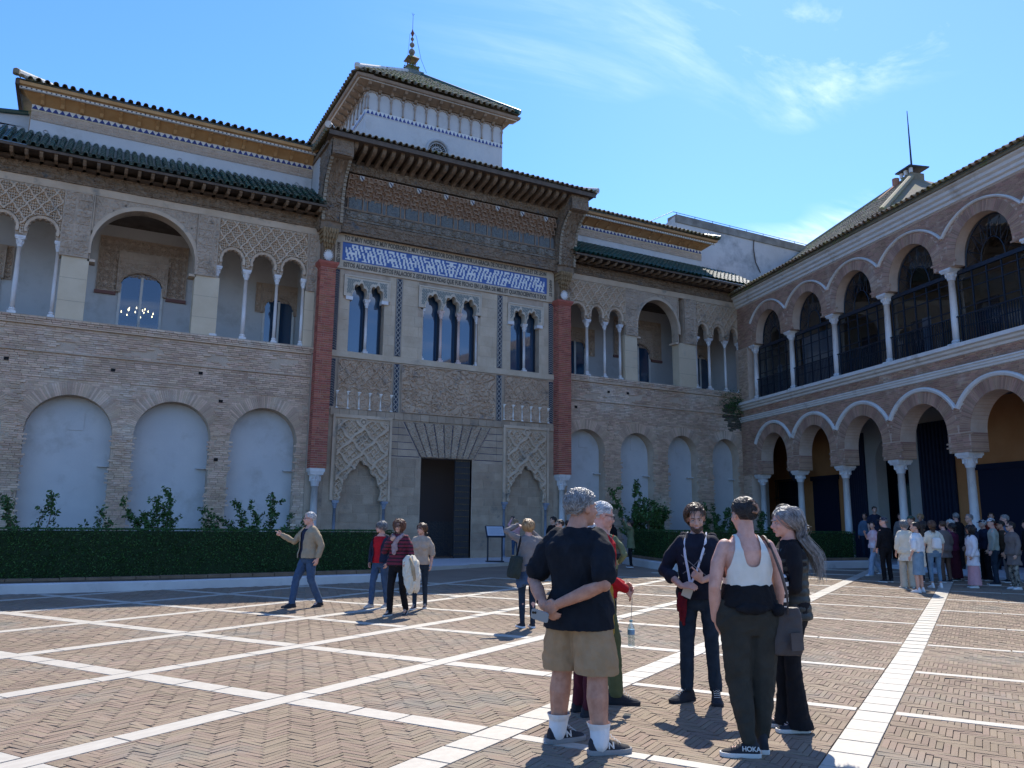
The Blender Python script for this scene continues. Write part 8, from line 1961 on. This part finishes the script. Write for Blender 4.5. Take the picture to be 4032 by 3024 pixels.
person('woman with long brown hair, white backpack and cropped jeans, seen from behind', (19.42, 13.15), 58, 1.68, group=cg, pose=dict(cuff=.10, look=(-10, 0, 0)), top=('tee', CREAM), low=('slim', DENM), shoe=(SHW, SOLE), hair=('long', HB, .34), near=1, seed=24, female=True, extra=xpack(WHT, .22, .27, 1.16, lab='small white backpack of the woman in cropped jeans'))
def at(px, t): v = FWD*t + RGT*(t*(px-2016)/3142.); return (float(v[0]), float(v[1]))
def cap_(mt):
    def f(c):
        m = MB(); ball(m, (0, -.012, .045), (.086, .108, .092), 14); V = np.concatenate(m.V); F = m.F[0]; k = V[:, 2] > .045; F = F[k[F].all(1)]; b = MB(); b.add(c['TH'](V), F); o = b.build('cap', mt, c['T'], smooth=True)
        b = MB(); th = np.linspace(-1.1, 1.1, 9); b.loft([[c['TH'](A([[.075*sin(a), .085+.0*1+.085*cos(a)*e, .052-.01*e]]))[0] for a in th] + [c['TH'](A([[.075*sin(a), .085+.085*cos(a)*e, .058-.01*e]]))[0] for a in th[::-1]] for e in (0, 1)]); b.build('peak', mt, o)
    return f
crowd = [
 ('man in a navy cap and black jacket, left side of the crowd', (19.9, 14.9), 80, 1.76, ('long', BLK), ('jeans', BLK), ('short', HGD), cap_(NAVY), dict(look=(60, 0, 0)), 25, 0),
 ('dark-haired woman in black behind the woman with the white backpack', (21.0, 14.5), 50, 1.66, ('long', BLK), ('jeans', DEND), ('long', HD, .3), None, {}, 26, 1),
 ('man in a green cap behind the woman in the taupe coat', (21.1, 14.9), 110, 1.80, ('long', BLK), ('jeans', DEND), ('short', HB), cap_(cloth('cap_green', (.04, .09, .07))), dict(look=(50, 0, 0)), 27, 0),
 ('person in a long taupe coat with a red collar and brown trousers', (21.3, 14.1), 75, 1.66, ('long', TAUPE), ('jeans', cloth('rust_brown', (.12, .075, .055))), ('short', HB), None, dict(len='tunic', loose=1.2), 28, 0),
 ('white-haired woman in a dark floral dress facing left', (22.9, 14.9), 140, 1.70, ('tee', FLO), ('skirt', FLO), ('bob', HW), None, dict(look=(15, 0, 0)), 29, 1),
 ('tall grey-haired man with glasses in a navy jacket over a printed T-shirt', (22.4, 14.0), 150, 1.86, ('jacket', NAVY, GRY), ('jeans', BLK), ('short', HG), None, dict(look=(20, 0, 0), open=.06), 30, 0),
 ('man in a white cap and pale green sleeves looking left', (21.6, 12.9), 120, 1.74, ('long', cloth('sage', (.34, .36, .30))), ('jeans', DEND), ('short', HD), cap_(cloth('cap_white', (.55, .56, .56))), dict(look=(45, 0, 0)), 31, 0),
 ('woman with long black curls in a sheer white blouse over a pink maxi skirt', (20.32, 12.71), 135, 1.55, ('long', SHEER), ('longskirt', PNK), ('curly', HD, .40), None, dict(len='long', loose=1.18, look=(10, 0, 0)), 32, 1),
 ('man in a navy cap, navy polo shirt and black trousers', (23.0, 14.0), 155, 1.70, ('half', NAVY), ('wide', BLK), ('short', HW), cap_(NAVY), {}, 33, 0),
 ('grey-haired man with glasses in a slate blue T-shirt', (22.9, 13.3), 140, 1.84, ('tee', BLUS), ('jeans', GRY), ('short', HG), None, {}, 34, 0),
 ('man in a brown jacket and dark jeans stepping to the left', (21.9, 12.84), 140, 1.68, ('long', BRN), ('slim', DEND), ('short', HD), cap_(BLK), dict(ankL=(-.09, -.24, .10), ankR=(.09, .26, .09)), 35, 0),
 ('woman in sunglasses, long taupe cardigan and patterned trousers, at the right edge', (20.83, 11.97), 150, 1.65, ('long', TAUPE), ('jeans', cloth('patterned', (.012, .012, .015), (.35, .32, .26), sc=16)), ('bun', HD), None, dict(len='long', loose=1.12), 36, 1),
 ('man in a black cap at the back of the crowd by the right edge', (23.2, 12.9), 150, 1.70, ('long', BLK), ('jeans', BLK), ('short', HD), cap_(BLK), {}, 37, 0),
 ('woman with a burgundy bag in the middle of the crowd', (22.2, 14.4), 100, 1.60, ('long', cloth('plum', (.12, .02, .05))), ('longskirt', MAR), ('long', HD, .3), None, {}, 38, 1),
 ('man in a dark navy T-shirt standing on the arcade steps', (27.0, 20.6, .60), 230, 1.84, ('tee', NAVY), ('jeans', DEND), ('short', HD), None, {}, 39, 0),
 ('visitor in a grey cardigan inside the arcade beside the tiled arch', (27.4, 19.8, .45), 200, 1.72, ('long', GRY), ('jeans', DEND), ('bob', HB), None, {}, 40, 1),
 ('old woman with pale hair in black beside a marble column', (25.4, 17.6, .42), 200, 1.70, ('long', BLK), ('jeans', BLK), ('bob', HL), None, {}, 41, 1),
 ('man in a red shirt inside the arcade behind the crowd', (26.1, 15.6, .33), 215, 1.82, ('long', cloth('brick_red', (.17, .02, .015))), ('jeans', BLK), ('short', HD), None, {}, 42, 0),
 ('man in a dark coat inside the arcade, back turned', (25.2, 16.2, .33), 60, 1.80, ('long', BLK), ('jeans', BLK), ('short', HG), None, {}, 43, 0),
 ('visitor in a blue shirt with a dark strap behind the right hedge', (27.2, 21.2, .42), 200, 1.78, ('long', BLUS), ('jeans', DEND), ('short', HD), None, {}, 44, 0),
 ('visitor in dark clothes between the white-haired woman and the man in the white cap', (23.6, 15.4), 160, 1.68, ('long', BLK), ('jeans', BLK), ('bob', HB), None, {}, 45, 1),
]
for lb, pos, az, h, tp, lw, hr, ex, po, sd, fem in crowd:
    w = SHW if sd in (29, 32, 36, 24) else SHB
    person(lb, pos, az, h, group=cg, pose=po, top=tp, low=lw, shoe=(w, SOLE), hair=hr, near=1 if sd in (29, 32, 36, 33, 34, 35) else 0, seed=sd, female=bool(fem), extra=ex, glasses=2 if sd in (36, 35) else (1 if sd in (30, 34) else 0), skin=[SKIN, SKINP, SKINT][sd % 3])
bpy.data.scenes.remove(TMP)
